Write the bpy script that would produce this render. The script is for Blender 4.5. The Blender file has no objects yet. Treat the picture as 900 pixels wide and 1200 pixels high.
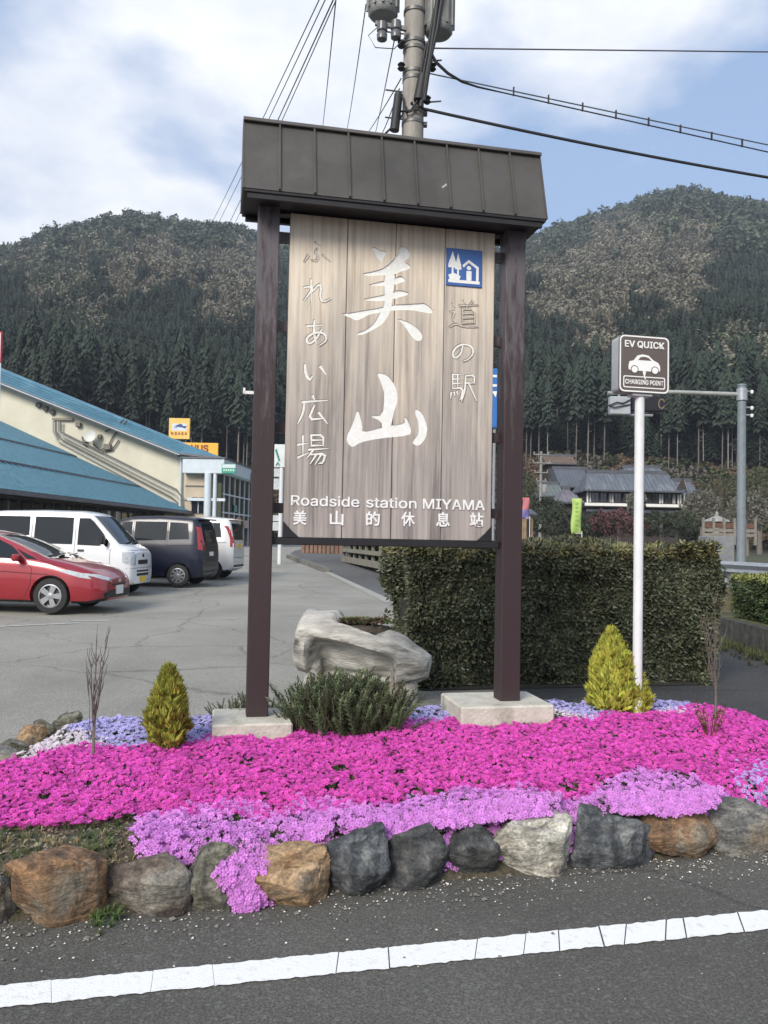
import bpy, bmesh, math, random
import numpy as np
from math import sin, cos, pi, radians as RD, atan2, sqrt, hypot
from mathutils import Vector, Matrix, noise
from mathutils.bvhtree import BVHTree
random.seed(7); rng = np.random.default_rng(7)
SC = bpy.context.scene; COL = SC.collection

# ------------------------------------------------------------------ camera, world, sun, exposure
F_PX, EYE, PITCH, ROLL = 950.0, 1.55, RD(1.93), RD(1.09)
cam_d = bpy.data.cameras.new('camera'); cam = bpy.data.objects.new('camera', cam_d); COL.objects.link(cam)
CR = Matrix.Rotation(pi/2+PITCH, 3, 'X') @ Matrix.Rotation(ROLL, 3, 'Z')
cam.matrix_world = Matrix.Translation((0, 0, EYE)) @ CR.to_4x4()
cam_d.sensor_fit = 'VERTICAL'; cam_d.sensor_height = 36; cam_d.lens = 36*F_PX/1200
cam_d.clip_start = .05; cam_d.clip_end = 6000
SC.camera = cam
SC.view_settings.view_transform = 'Standard'; SC.view_settings.look = 'None'
SC.view_settings.gamma = 1.0; SC.view_settings.exposure = 0.92
SUN_EL, SUN_AZ = RD(34), RD(208)      # azimuth measured clockwise from +Y (the view direction)

def ray(x, y): return CR @ Vector(((x-450)/F_PX, (600-y)/F_PX, -1))
def at(x, y, Y):
    d = ray(x, y); return Vector((0, 0, EYE)) + d*(Y/d.y)
def G(Y):                              # height of the gently rising valley floor
    return .025*max(0., min(Y, 45.)-12.)
def gnd(x, y, z=None):
    d = ray(x, y)
    if z is not None: return Vector((0, 0, EYE)) + d*((z-EYE)/d.z)
    t = 1.
    while t < 400:
        p = Vector((0, 0, EYE)) + d*t
        if p.z <= G(p.y): return p
        t *= 1.002
    return p

W = bpy.data.worlds.new('World'); SC.world = W; W.use_nodes = True
nt = W.node_tree; nt.nodes.clear()
def N(nt, t, **k):
    n = nt.nodes.new(t)
    for a, b in k.items(): setattr(n, a, b)
    return n
def sky_world():
    L = nt.links.new
    out = N(nt, 'ShaderNodeOutputWorld'); bg = N(nt, 'ShaderNodeBackground'); bg.inputs[1].default_value = .10
    sky = N(nt, 'ShaderNodeTexSky', sky_type='NISHITA'); sky.sun_disc = False
    sky.sun_elevation = SUN_EL; sky.sun_rotation = SUN_AZ; sky.air_density = 1.0; sky.dust_density = 1.6; sky.ozone_density = 1.0
    tc = N(nt, 'ShaderNodeTexCoord')
    sp = N(nt, 'ShaderNodeSeparateXYZ'); L(tc.outputs['Generated'], sp.inputs[0])
    zz = N(nt, 'ShaderNodeMath', operation='ADD'); L(sp.outputs[2], zz.inputs[0]); zz.inputs[1].default_value = .22
    zc = N(nt, 'ShaderNodeMath', operation='MAXIMUM'); L(zz.outputs[0], zc.inputs[0]); zc.inputs[1].default_value = .05
    dv = N(nt, 'ShaderNodeVectorMath', operation='DIVIDE')
    cb = N(nt, 'ShaderNodeCombineXYZ'); L(zc.outputs[0], cb.inputs[0]); L(zc.outputs[0], cb.inputs[1]); cb.inputs[2].default_value = 1
    L(tc.outputs['Generated'], dv.inputs[0]); L(cb.outputs[0], dv.inputs[1])
    n1 = N(nt, 'ShaderNodeTexNoise'); n1.inputs['Scale'].default_value = 1.5; n1.inputs['Detail'].default_value = 7; n1.inputs['Roughness'].default_value = .52; n1.inputs['Distortion'].default_value = .1
    L(dv.outputs[0], n1.inputs['Vector'])
    acc = n1.outputs['Fac']
    # the cloud banks and the gaps between them: (pixel the photo shows them at, angular sharpness, amount)
    for (px, py, k, a) in [(90, 205, 70, .24), (10, 150, 60, .10), (250, 60, 90, .07), (330, 120, 90, .07), (730, 60, 110, .26), (560, 190, 90, .10),
                           (880, 160, 60, -.17), (20, 50, 60, -.24), (190, 118, 300, -.24), (300, 165, 300, -.16), (700, 200, 60, -.20), (30, 265, 300, -.20), (560, 60, 160, -.10), (450, 30, 200, -.05), (870, 20, 200, -.1)]:
        d = ray(px, py).normalized()
        dt = N(nt, 'ShaderNodeVectorMath', operation='DOT_PRODUCT'); L(tc.outputs['Generated'], dt.inputs[0]); dt.inputs[1].default_value = d
        m = N(nt, 'ShaderNodeMath', operation='SUBTRACT'); L(dt.outputs['Value'], m.inputs[0]); m.inputs[1].default_value = 1
        m2 = N(nt, 'ShaderNodeMath', operation='MULTIPLY'); L(m.outputs[0], m2.inputs[0]); m2.inputs[1].default_value = k
        ex = N(nt, 'ShaderNodeMath', operation='EXPONENT'); L(m2.outputs[0], ex.inputs[0])
        ma = N(nt, 'ShaderNodeMath', operation='MULTIPLY_ADD'); L(ex.outputs[0], ma.inputs[0]); ma.inputs[1].default_value = a; L(acc, ma.inputs[2]); acc = ma.outputs[0]
    rp = N(nt, 'ShaderNodeValToRGB'); L(acc, rp.inputs[0])
    rp.color_ramp.elements[0].position = .44; rp.color_ramp.elements[0].color = (.03,)*3+(1,)
    rp.color_ramp.elements[1].position = .575; rp.color_ramp.elements[1].color = (1,)*3+(1,)
    e = rp.color_ramp.elements.new(.51); e.color = (.52,)*3+(1,)
    n2 = N(nt, 'ShaderNodeTexNoise'); n2.inputs['Scale'].default_value = 3.2; n2.inputs['Detail'].default_value = 6; n2.inputs['Roughness'].default_value = .6
    L(dv.outputs[0], n2.inputs['Vector'])
    cr = N(nt, 'ShaderNodeValToRGB'); L(n2.outputs['Fac'], cr.inputs[0])
    cr.color_ramp.elements[0].position = .30; cr.color_ramp.elements[0].color = (4.0, 4.4, 5.2, 1)
    cr.color_ramp.elements[1].position = .62; cr.color_ramp.elements[1].color = (5.9, 6.02, 6.3, 1)
    # blue part: the physical sky lightened by the thin high veil
    vm = N(nt, 'ShaderNodeMix', data_type='RGBA'); vm.inputs[0].default_value = .62
    L(sky.outputs[0], vm.inputs[6]); vm.inputs[7].default_value = (2.15, 3.05, 4.75, 1)
    mx = N(nt, 'ShaderNodeMix', data_type='RGBA'); L(rp.outputs[0], mx.inputs[0]); L(vm.outputs[2], mx.inputs[6]); L(cr.outputs[0], mx.inputs[7])
    L(mx.outputs[2], bg.inputs[0]); L(bg.outputs[0], out.inputs[0])
sky_world()
sd = bpy.data.lights.new('sun', 'SUN'); sd.energy = 2.3; sd.angle = RD(24); sd.color = (1, .94, .85)
sun = bpy.data.objects.new('sun', sd); COL.objects.link(sun)
sun.rotation_euler = Vector((-sin(SUN_AZ)*cos(SUN_EL), -cos(SUN_AZ)*cos(SUN_EL), -sin(SUN_EL))).to_track_quat('-Z', 'Y').to_euler()

# ------------------------------------------------------------------ helpers
class MB:
    """collects shapes; build() links them as one mesh object"""
    def __init__(s): s.v = []; s.f = []; s.m = []
    def add(s, vs, fs, mi=0):
        o = len(s.v); s.v += [tuple(p) for p in vs]; s.f += [tuple(i+o for i in f) for f in fs]; s.m += [mi]*len(fs); return s
    def box(s, c, d, R=None, mi=0):
        hx, hy, hz = d[0]/2, d[1]/2, d[2]/2
        P = [Vector((x, y, z)) for x in (-hx, hx) for y in (-hy, hy) for z in (-hz, hz)]
        if R is not None: P = [R @ p for p in P]
        P = [p+Vector(c) for p in P]
        return s.add(P, [(0, 1, 3, 2), (4, 6, 7, 5), (0, 4, 5, 1), (2, 3, 7, 6), (0, 2, 6, 4), (1, 5, 7, 3)], mi)
    def cbox(s, c, d, ch=.01, R=None, mi=0):   # box with chamfered edges
        hx, hy, hz = d[0]/2, d[1]/2, d[2]/2; k = ch
        bm = bmesh.new(); bmesh.ops.create_cube(bm, size=1)
        for v in bm.verts: v.co = Vector((v.co.x*d[0], v.co.y*d[1], v.co.z*d[2]))
        bmesh.ops.bevel(bm, geom=bm.edges[:], offset=k, segments=1, affect='EDGES')
        P = [(R @ v.co if R is not None else v.co.copy())+Vector(c) for v in bm.verts]
        Fs = [tuple(v.index for v in f.verts) for f in bm.faces]; bm.free()
        return s.add(P, Fs, mi)
    def bar(s, a, b, w, h, up=(0, 0, 1), mi=0):   # box beam from a to b
        a, b = Vector(a), Vector(b); d = (b-a); L = d.length; x = d.normalized(); u = Vector(up)
        y = u.cross(x)
        if y.length < 1e-4: y = Vector((0, 1, 0)).cross(x)
        y.normalize(); z = x.cross(y)
        return s.box((a+b)/2, (L, w, h), Matrix((x, y, z)).transposed(), mi)
    def tube(s, pts, r, n=8, mi=0, caps=True):
        pts = [Vector(p) for p in pts]; rs = r if isinstance(r, (list, tuple)) else [r]*len(pts)
        V = []; Fc = []; ref = None
        for i, p in enumerate(pts):
            t = (pts[min(i+1, len(pts)-1)]-pts[max(i-1, 0)]).normalized()
            if ref is None: ref = Vector((0, 0, 1)) if abs(t.z) < .9 else Vector((1, 0, 0))
            a = ref.cross(t)
            if a.length < 1e-5: a = Vector((0, 1, 0)).cross(t)
            a.normalize(); b = t.cross(a); ref = t.cross(a).cross(t)*0+ref
            for k in range(n):
                q = 2*pi*k/n; V.append(p+(a*cos(q)+b*sin(q))*rs[i])
        for i in range(len(pts)-1):
            for k in range(n):
                k2 = (k+1) % n; Fc.append((i*n+k, i*n+k2, (i+1)*n+k2, (i+1)*n+k))
        if caps: Fc += [tuple(range(n-1, -1, -1)), tuple(range((len(pts)-1)*n, len(pts)*n))]
        return s.add(V, Fc, mi)
    def prism(s, poly, h0, h1, M=None, mi=0):     # poly [(x,y)] extruded z h0..h1, M maps to place
        n = len(poly); V = [Vector((x, y, h0)) for x, y in poly]+[Vector((x, y, h1)) for x, y in poly]
        if M is not None: V = [M @ v for v in V]
        return s.add(V, [tuple(range(n-1, -1, -1)), tuple(range(n, 2*n))]+[(i, (i+1) % n, n+(i+1) % n, n+i) for i in range(n)], mi)
    def lathe(s, prof, n=16, M=None, mi=0):       # prof [(r,z)]
        V = []; Fc = []
        for r, z in prof:
            for k in range(n): V.append(Vector((r*cos(2*pi*k/n), r*sin(2*pi*k/n), z)))
        for i in range(len(prof)-1):
            for k in range(n): Fc.append((i*n+k, i*n+(k+1) % n, (i+1)*n+(k+1) % n, (i+1)*n+k))
        Fc += [tuple(range(n-1, -1, -1)), tuple(range((len(prof)-1)*n, len(prof)*n))]
        if M is not None: V = [M @ v for v in V]
        return s.add(V, Fc, mi)
    def mesh(s, name, mats, smooth=None):
        me = bpy.data.meshes.new(name); me.from_pydata(s.v, [], s.f)
        for m in (mats if isinstance(mats, (list, tuple)) else [mats]): me.materials.append(m)
        if any(s.m): me.polygons.foreach_set('material_index', s.m)
        bm = bmesh.new(); bm.from_mesh(me); bmesh.ops.recalc_face_normals(bm, faces=bm.faces); bm.to_mesh(me); bm.free()
        if smooth:
            me.shade_smooth(); me.set_sharp_from_angle(angle=RD(smooth))
        me.update(); return me
    def build(s, name, mats, parent=None, smooth=None, **props):
        return link(name, s.mesh(name, mats, smooth), parent, **props)
def link(name, data, parent=None, **props):
    o = bpy.data.objects.new(name, data); COL.objects.link(o)
    if parent: o.parent = parent
    for k, v in props.items(): o[k] = v
    return o
def thing(name, label, cat, loc=(0, 0, 0), rz=0, group=None):
    o = bpy.data.objects.new(name, None); COL.objects.link(o); o.location = loc; o.rotation_euler = (0, 0, rz)
    o.empty_display_size = .1; o['label'] = label; o['category'] = cat
    if group: o['group'] = group
    return o
def tag(o, label, cat, group=None):
    o['label'] = label; o['category'] = cat
    if group: o['group'] = group
    return o
def copy_tree(o, parent=None):
    kids = list(o.children); c = o.copy(); COL.objects.link(c)
    if parent: c.parent = parent
    for ch in kids: copy_tree(ch, c)
    return c

# ------------------------------------------------------------------ materials
MATS = {}
def mat(name, c1, c2=None, scale=8., rough=.7, metal=0., bump=0., bscale=None, detail=6., stretch=(1, 1, 1), lo=.35, hi=.65, spec=.5, rand=0., c3=None, s3=1., a3=.5, emit=None, coat=0, trans=0, coord='Object', blo=None):
    if name in MATS: return MATS[name]
    m = bpy.data.materials.new(name); m.use_nodes = True; t = m.node_tree; L = t.links.new; b = t.nodes['Principled BSDF']
    b.inputs['Roughness'].default_value = rough; b.inputs['Metallic'].default_value = metal; b.inputs['Specular IOR Level'].default_value = spec
    if coat: b.inputs['Coat Weight'].default_value = coat; b.inputs['Coat Roughness'].default_value = .04
    tc = N(t, 'ShaderNodeTexCoord'); mp = N(t, 'ShaderNodeMapping'); mp.inputs['Scale'].default_value = stretch; L(tc.outputs[coord], mp.inputs[0])
    col = None
    if c2 is not None:
        n = N(t, 'ShaderNodeTexNoise'); n.inputs['Scale'].default_value = scale; n.inputs['Detail'].default_value = detail; n.inputs['Roughness'].default_value = .62; L(mp.outputs[0], n.inputs['Vector'])
        r = N(t, 'ShaderNodeValToRGB'); L(n.outputs['Fac'], r.inputs[0]); r.color_ramp.elements[0].position = lo; r.color_ramp.elements[1].position = hi
        r.color_ramp.elements[0].color = (*c1, 1); r.color_ramp.elements[1].color = (*c2, 1); col = r.outputs[0]
        if c3 is not None:
            n3 = N(t, 'ShaderNodeTexNoise'); n3.inputs['Scale'].default_value = s3; n3.inputs['Detail'].default_value = 5; L(mp.outputs[0], n3.inputs['Vector'])
            r3 = N(t, 'ShaderNodeValToRGB'); L(n3.outputs['Fac'], r3.inputs[0]); r3.color_ramp.elements[0].position = a3; r3.color_ramp.elements[1].position = a3+.12
            x = N(t, 'ShaderNodeMix', data_type='RGBA'); L(r3.outputs[0], x.inputs[0]); L(col, x.inputs[6]); x.inputs[7].default_value = (*c3, 1); col = x.outputs[2]
    else: b.inputs['Base Color'].default_value = (*c1, 1)
    if rand:
        oi = N(t, 'ShaderNodeObjectInfo'); mr = N(t, 'ShaderNodeMapRange'); L(oi.outputs['Random'], mr.inputs[0]); mr.inputs[3].default_value = 1-rand; mr.inputs[4].default_value = 1+rand
        hs = N(t, 'ShaderNodeHueSaturation'); L(mr.outputs[0], hs.inputs['Value'])
        mr2 = N(t, 'ShaderNodeMapRange'); ml = N(t, 'ShaderNodeMath', operation='MULTIPLY'); L(oi.outputs['Random'], ml.inputs[0]); ml.inputs[1].default_value = 17.3
        fr = N(t, 'ShaderNodeMath', operation='FRACT'); L(ml.outputs[0], fr.inputs[0]); L(fr.outputs[0], mr2.inputs[0]); mr2.inputs[3].default_value = .5-rand*.06; mr2.inputs[4].default_value = .5+rand*.06
        L(mr2.outputs[0], hs.inputs['Hue'])
        if col is not None: L(col, hs.inputs['Color'])
        else: hs.inputs['Color'].default_value = (*c1, 1)
        col = hs.outputs[0]
    if col is not None: L(col, b.inputs['Base Color'])
    if bump:
        nb = N(t, 'ShaderNodeTexNoise'); nb.inputs['Scale'].default_value = bscale or scale*3; nb.inputs['Detail'].default_value = 8; L(mp.outputs[0], nb.inputs['Vector'])
        bp = N(t, 'ShaderNodeBump'); bp.inputs['Strength'].default_value = min(1, bump); bp.inputs['Distance'].default_value = .01*max(1, bump); L(nb.outputs['Fac'], bp.inputs['Height']); L(bp.outputs[0], b.inputs['Normal'])
    if emit: b.inputs['Emission Color'].default_value = (*emit[:3], 1); b.inputs['Emission Strength'].default_value = emit[3]
    if trans: b.inputs['Transmission Weight'].default_value = trans
    MATS[name] = m; return m

# ------------------------------------------------------------------ scattering (geometry nodes) for what nobody could count
def proto(name, mb, mats, smooth=None):
    o = bpy.data.objects.new(name, mb.mesh(name, mats, smooth)); return o      # never linked: only instanced
def scatter(name, P, Rt, S, protos, parent=None, **props):
    """P (n,3) points, Rt (n,3) eulers, S (n,) or (n,3) scales; protos: list of prototype objects, one picked per point"""
    P = np.asarray(P, dtype=np.float32); n = len(P); S = np.asarray(S, dtype=np.float32)
    if S.ndim == 1: S = np.repeat(S[:, None], 3, 1)
    me = bpy.data.meshes.new(name); me.vertices.add(n); me.vertices.foreach_set('co', P.ravel())
    for nm, A in (('rot', np.asarray(Rt, dtype=np.float32)), ('scl', S)):
        a = me.attributes.new(nm, 'FLOAT_VECTOR', 'POINT'); a.data.foreach_set('vector', A.ravel())
    a = me.attributes.new('kindid', 'INT', 'POINT'); a.data.foreach_set('value', rng.integers(0, len(protos), n).astype(np.int32))
    o = link(name, me, parent, **props)
    g = bpy.data.node_groups.new(name+'_scatter', 'GeometryNodeTree')
    g.interface.new_socket('Geometry', in_out='INPUT', socket_type='NodeSocketGeometry'); g.interface.new_socket('Geometry', in_out='OUTPUT', socket_type='NodeSocketGeometry')
    L = g.links.new; gi = N(g, 'NodeGroupInput'); go = N(g, 'NodeGroupOutput'); ip = N(g, 'GeometryNodeInstanceOnPoints'); L(gi.outputs[0], ip.inputs['Points'])
    j = N(g, 'GeometryNodeGeometryToInstance')
    for p in reversed(protos):
        oi = N(g, 'GeometryNodeObjectInfo'); oi.inputs['Object'].default_value = p; oi.inputs['As Instance'].default_value = False; L(oi.outputs['Geometry'], j.inputs[0])
    L(j.outputs[0], ip.inputs['Instance']); ip.inputs['Pick Instance'].default_value = True
    for nm, typ, sock in (('kindid', 'INT', 'Instance Index'), ('rot', 'FLOAT_VECTOR', 'Rotation'), ('scl', 'FLOAT_VECTOR', 'Scale')):
        na = N(g, 'GeometryNodeInputNamedAttribute', data_type=typ); na.inputs['Name'].default_value = nm; L(na.outputs[0], ip.inputs[sock])
    L(ip.outputs[0], go.inputs[0])
    md = o.modifiers.new('scatter', 'NODES'); md.node_group = g
    return o
try: SANS = bpy.data.fonts.load(bpy.utils.system_resource('DATAFILES')+'/fonts/Inter.woff2')   # Blender's own interface font
except Exception: SANS = None
def text_mesh(s, w, h, bold=0., depth=.0, shear=0.):
    """lettering mesh centred on the origin in the XY plane, fitted to w x h"""
    asc = SANS and s.isascii(); cu = bpy.data.curves.new('lettering', 'FONT'); cu.body = s; cu.size = 1; cu.offset = 0 if asc else bold; cu.extrude = depth; cu.resolution_u = 3; cu.shear = shear
    if asc: cu.font = SANS
    o = bpy.data.objects.new('lettering', cu); COL.objects.link(o); bpy.context.view_layer.update()
    me = bpy.data.meshes.new_from_object(o.evaluated_get(bpy.context.evaluated_depsgraph_get())); COL.objects.unlink(o); bpy.data.objects.remove(o)
    if asc and bold:                 # thicken thin glyphs with slightly shifted layers, each at its own depth
        b2 = bmesh.new(); b2.from_mesh(me); base = me.copy()
        for k, (dx, dy) in enumerate(((bold*1.3, 0), (bold*1.3, bold*1.3), (0, bold*1.3))):
            base.transform(Matrix.Translation((dx, dy, 0)) @ Matrix.Scale(1+.02*(k+1), 4, (0, 0, 1))); b2.from_mesh(base); base.transform((Matrix.Translation((dx, dy, 0)) @ Matrix.Scale(1+.02*(k+1), 4, (0, 0, 1))).inverted())
        b2.to_mesh(me); b2.free()
    n = len(me.vertices); a = np.empty(n*3); me.vertices.foreach_get('co', a); a = a.reshape(-1, 3)
    lo, hi = a.min(0), a.max(0); a[:, :2] -= (lo[:2]+hi[:2])/2; sx = w/(hi[0]-lo[0]); sy = h/(hi[1]-lo[1]) if h else sx
    a[:, 0] *= sx; a[:, 1] *= sy; me.vertices.foreach_set('co', a.ravel()); me.update(); return me
def lettering(s, w, h, M, m, parent, name='lettering', bold=0., depth=.02, shear=0.):
    me = text_mesh(s, w, h, bold, depth, shear); me.materials.clear(); me.materials.append(m); me.name = name
    o = link(name, me, parent); o.matrix_basis = M; return o
UP = Matrix.Rotation(pi/2, 4, 'X')     # XY drawing plane -> upright, facing -Y
def T(x, y, z): return Matrix.Translation((x, y, z))

# frame of the sign and the flower bed: a along the sign, b away from the camera
YAW = RD(11.68); SO = Vector((-.82, 5.41, 0)); SU = Vector((cos(YAW), sin(YAW), 0)); SV = Vector((-sin(YAW), cos(YAW), 0))
def S(a, b, z=0): return SO+SU*a+SV*b+Vector((0, 0, z))
def Sinv(p): q = Vector(p)-SO; return q.dot(SU), q.dot(SV)
# ------------------------------------------------------------------ terrain, roads, lot
RIDGE = [(-2200, 470), (-900, 400), (-300, 318), (-100, 300), (0, 290), (50, 273), (100, 261), (150, 252), (200, 264), (260, 264), (330, 285), (450, 305), (560, 300), (610, 280), (650, 266), (700, 249), (760, 230), (810, 221), (850, 231), (900, 241), (1000, 262), (1300, 330), (2000, 450), (3000, 520)]
RX = np.array([p[0] for p in RIDGE], float); RY = np.array([p[1] for p in RIDGE], float)
def ridge_t(az):          # tangent of the ridge's elevation seen from the viewpoint
    a = max(-1.2, min(1.25, az)); px = 450+950*math.tan(a); yh = 632+(px-450)*.019
    t = (yh-np.interp(px, RX, RY))/950*cos(a)
    k = max(0, (abs(az)-1.1)/.7); return max(.0, float(t))*max(0., 1-k)
def foot(az):
    px = 450+950*math.tan(max(-1.2, min(1.2, az)))
    r0 = np.interp(px, [-300, 250, 330, 470, 560, 640, 1200], [100, 105, 112, 118, 108, 94, 92])
    r1 = np.interp(px, [-300, 250, 450, 640, 1200], [128, 132, 140, 136, 134]); return float(r0), float(r1)
def terrain_z(x, y):
    r = hypot(x, y); az = atan2(x, y)
    base = G(y)-.02
    if r < 56: return base
    t = ridge_t(az); r0, r1 = foot(az); R = 470+50*sin(az*3.1+.6); zr = EYE+R*t-5.5
    zf = 13.5+1.5*sin(az*9)
    if zr < zf: zf = zr*.5
    k = min(1, t/.15)
    if r < r0: return base
    if r < r1:
        s = (r-r0)/(r1-r0); z = base+(zf-base)*k*(s**1.3)
        z += .8*k*max(0, noise.noise(Vector((x/9, y/9, 3))))*s; return z
    s = (r-r1)/(R-r1)
    nz = noise.noise(Vector((x/70, y/70, 0)))*.6+noise.noise(Vector((x/28, y/28, 5)))*.3
    if s < 1:
        zz = zf+(zr-zf)*(s**.93); zz += (nz-.25)*26*s*(1-s)*4*k*.6
        return base*(1-k)+zz*k
    return (base*(1-k)+zr*k)*max(0.15, 1-(s-1)*.5)
def build_terrain():
    mb = MB(); rs = [0.0]+[2*1.22**i for i in range(17)]+list(np.linspace(62, 150, 30))+list(np.linspace(156, 560, 62))+[600, 660, 740, 840, 940]
    rs = sorted(set([r for r in rs if not 54 < r < 62]+[56]))
    nA = 420; V = []; Fc = []
    for r in rs:
        for k in range(nA):
            az = -pi+2*pi*k/nA; x, y = r*sin(az), r*cos(az)
            z = terrain_z(x, y)
            V.append((x, y, z))
    for i in range(len(rs)-1):
        for k in range(nA): Fc.append((i*nA+k, i*nA+(k+1) % nA, (i+1)*nA+(k+1) % nA, (i+1)*nA+k))
    mb.add(V, Fc)
    m = mat('hill_earth', (.035, .032, .02), (.075, .062, .04), .08, .95, bump=.6, bscale=1.2, c3=(.055, .065, .025), s3=.05, a3=.48)
    o = mb.build('ground', m, smooth=80, kind='structure')
build_terrain()

def sheet(name, poly, z, m, step=1.5, parent=None):
    """flat sheet following the valley floor; poly in world XY"""
    bm = bmesh.new(); vs = [bm.verts.new((x, y, 0)) for x, y in poly]; bm.faces.new(vs)
    ys = [p[1] for p in poly]
    y = 12.
    while y < min(max(ys), 46):
        if y > min(ys): bmesh.ops.bisect_plane(bm, geom=bm.verts[:]+bm.edges[:]+bm.faces[:], plane_co=(0, y, 0), plane_no=(0, 1, 0))
        y += 33 if True else step
    bmesh.ops.triangulate(bm, faces=[f for f in bm.faces if len(f.verts) > 4])
    for v in bm.verts: v.co.z = G(v.co.y)+z
    bmesh.ops.recalc_face_normals(bm, faces=bm.faces)
    me = bpy.data.meshes.new(name); bm.to_mesh(me); bm.free()
    if me.polygons and me.polygons[0].normal.z < 0: me.flip_normals()
    me.materials.append(m); o = link(name, me, parent)
    if not parent: o['kind'] = 'structure'
    return o
def asphalt(name, c, c2, speck):
    m = bpy.data.materials.new(name); m.use_nodes = True; t = m.node_tree; L = t.links.new; b = t.nodes['Principled BSDF']; b.inputs['Roughness'].default_value = .9
    tc = N(t, 'ShaderNodeTexCoord')
    n1 = N(t, 'ShaderNodeTexNoise'); n1.inputs['Scale'].default_value = .55; n1.inputs['Detail'].default_value = 8; n1.inputs['Roughness'].default_value = .6
    n2 = N(t, 'ShaderNodeTexNoise'); n2.inputs['Scale'].default_value = 110; n2.inputs['Detail'].default_value = 3
    vo = N(t, 'ShaderNodeTexVoronoi'); vo.inputs['Scale'].default_value = 85
    for n in (n1, n2, vo): L(tc.outputs['Object'], n.inputs['Vector'])
    r = N(t, 'ShaderNodeValToRGB'); L(n1.outputs['Fac'], r.inputs[0]); r.color_ramp.elements[0].position = .36; r.color_ramp.elements[1].position = .64
    r.color_ramp.elements[0].color = (*c, 1); r.color_ramp.elements[1].color = (*c2, 1)
    r2 = N(t, 'ShaderNodeValToRGB'); L(n2.outputs['Fac'], r2.inputs[0]); r2.color_ramp.elements[0].position = .38; r2.color_ramp.elements[1].position = .68
    r2.color_ramp.elements[0].color = (.62, .62, .62, 1); r2.color_ramp.elements[1].color = (1.35, 1.34, 1.3, 1)
    mu = N(t, 'ShaderNodeMix', data_type='RGBA', blend_type='MULTIPLY'); mu.inputs[0].default_value = 1; L(r.outputs[0], mu.inputs[6]); L(r2.outputs[0], mu.inputs[7])
    sp = N(t, 'ShaderNodeSeparateColor'); L(vo.outputs['Color'], sp.inputs[0]); g = N(t, 'ShaderNodeMath', operation='GREATER_THAN'); L(sp.outputs[0], g.inputs[0]); g.inputs[1].default_value = .93
    mx = N(t, 'ShaderNodeMix', data_type='RGBA'); L(g.outputs[0], mx.inputs[0]); L(mu.outputs[2], mx.inputs[6]); mx.inputs[7].default_value = (*speck, 1)
    n5 = N(t, 'ShaderNodeTexNoise'); n5.inputs['Scale'].default_value = .23; n5.inputs['Detail'].default_value = 9; n5.inputs['Roughness'].default_value = .68; n5.inputs['Distortion'].default_value = .6; L(tc.outputs['Object'], n5.inputs['Vector'])
    r5 = N(t, 'ShaderNodeValToRGB'); L(n5.outputs['Fac'], r5.inputs[0]); r5.color_ramp.elements[0].position = .36; r5.color_ramp.elements[1].position = .56; r5.color_ramp.elements[0].color = (.80, .80, .80, 1); r5.color_ramp.elements[1].color = (1.03, 1.03, 1.03, 1)
    v5 = N(t, 'ShaderNodeTexVoronoi', feature='DISTANCE_TO_EDGE'); v5.inputs['Scale'].default_value = .38; nd = N(t, 'ShaderNodeVectorMath', operation='MULTIPLY_ADD'); L(n1.outputs['Color'], nd.inputs[0]); nd.inputs[1].default_value = (1.3, 1.3, 0); L(tc.outputs['Object'], nd.inputs[2]); L(nd.outputs[0], v5.inputs['Vector'])
    c5 = N(t, 'ShaderNodeMapRange'); L(v5.outputs['Distance'], c5.inputs[0]); c5.inputs[1].default_value = .0; c5.inputs[2].default_value = .010; c5.inputs[3].default_value = .62; c5.inputs[4].default_value = 1
    m5 = N(t, 'ShaderNodeMix', data_type='RGBA', blend_type='MULTIPLY'); m5.inputs[0].default_value = 1; L(mx.outputs[2], m5.inputs[6]); L(r5.outputs[0], m5.inputs[7])
    m6 = N(t, 'ShaderNodeVectorMath', operation='SCALE'); L(m5.outputs[2], m6.inputs[0]); L(c5.outputs[0], m6.inputs['Scale']); L(m6.outputs[0], b.inputs['Base Color'])
    bp = N(t, 'ShaderNodeBump'); bp.inputs['Strength'].default_value = .7; bp.inputs['Distance'].default_value = .006; L(n2.outputs['Fac'], bp.inputs['Height']); L(bp.outputs[0], b.inputs['Normal'])
    return m
M_LOT = asphalt('lot_asphalt', (.272, .264, .232), (.325, .315, .278), (.24, .24, .22))
M_ROAD = asphalt('road_asphalt', (.083, .080, .071), (.112, .108, .096), (.13, .13, .12))
M_ROAD2 = asphalt('side_road_asphalt', (.045, .046, .048), (.062, .063, .064), (.11, .11, .11))
M_DRIVE = asphalt('drive_asphalt', (.105, .107, .105), (.125, .126, .122), (.15, .15, .15))
M_WHITE = mat('road_paint', (.78, .78, .76), (.58, .58, .56), 30, .75, bump=.3, bscale=120, lo=.55, hi=.75)
M_CONC = mat('concrete', (.42, .40, .35), (.33, .31, .27), 9, .85, bump=.4, bscale=70)
M_CONCD = mat('old_concrete', (.20, .19, .17), (.11, .105, .095), 5, .9, bump=.6, bscale=40)
lot_poly = [tuple(S(-58, -1.21).xy), tuple(S(-1.35, -1.21).xy), tuple(S(-1.35, .2).xy), (-1.3, 6.2), (3.3, 7.1), (4.6, 10.2), (7.5, 24), (8.5, 60), (-2, 96), (-40, 96), (-60, 60)]
sheet('parking_lot', lot_poly, .004, M_LOT)
# the road in front, one sheet in the sign's frame
sheet('road', [tuple(S(a, b).xy) for a, b in [(-40, -9), (40, -9), (40, -1.2), (-40, -1.2)]], .002, M_ROAD)
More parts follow.
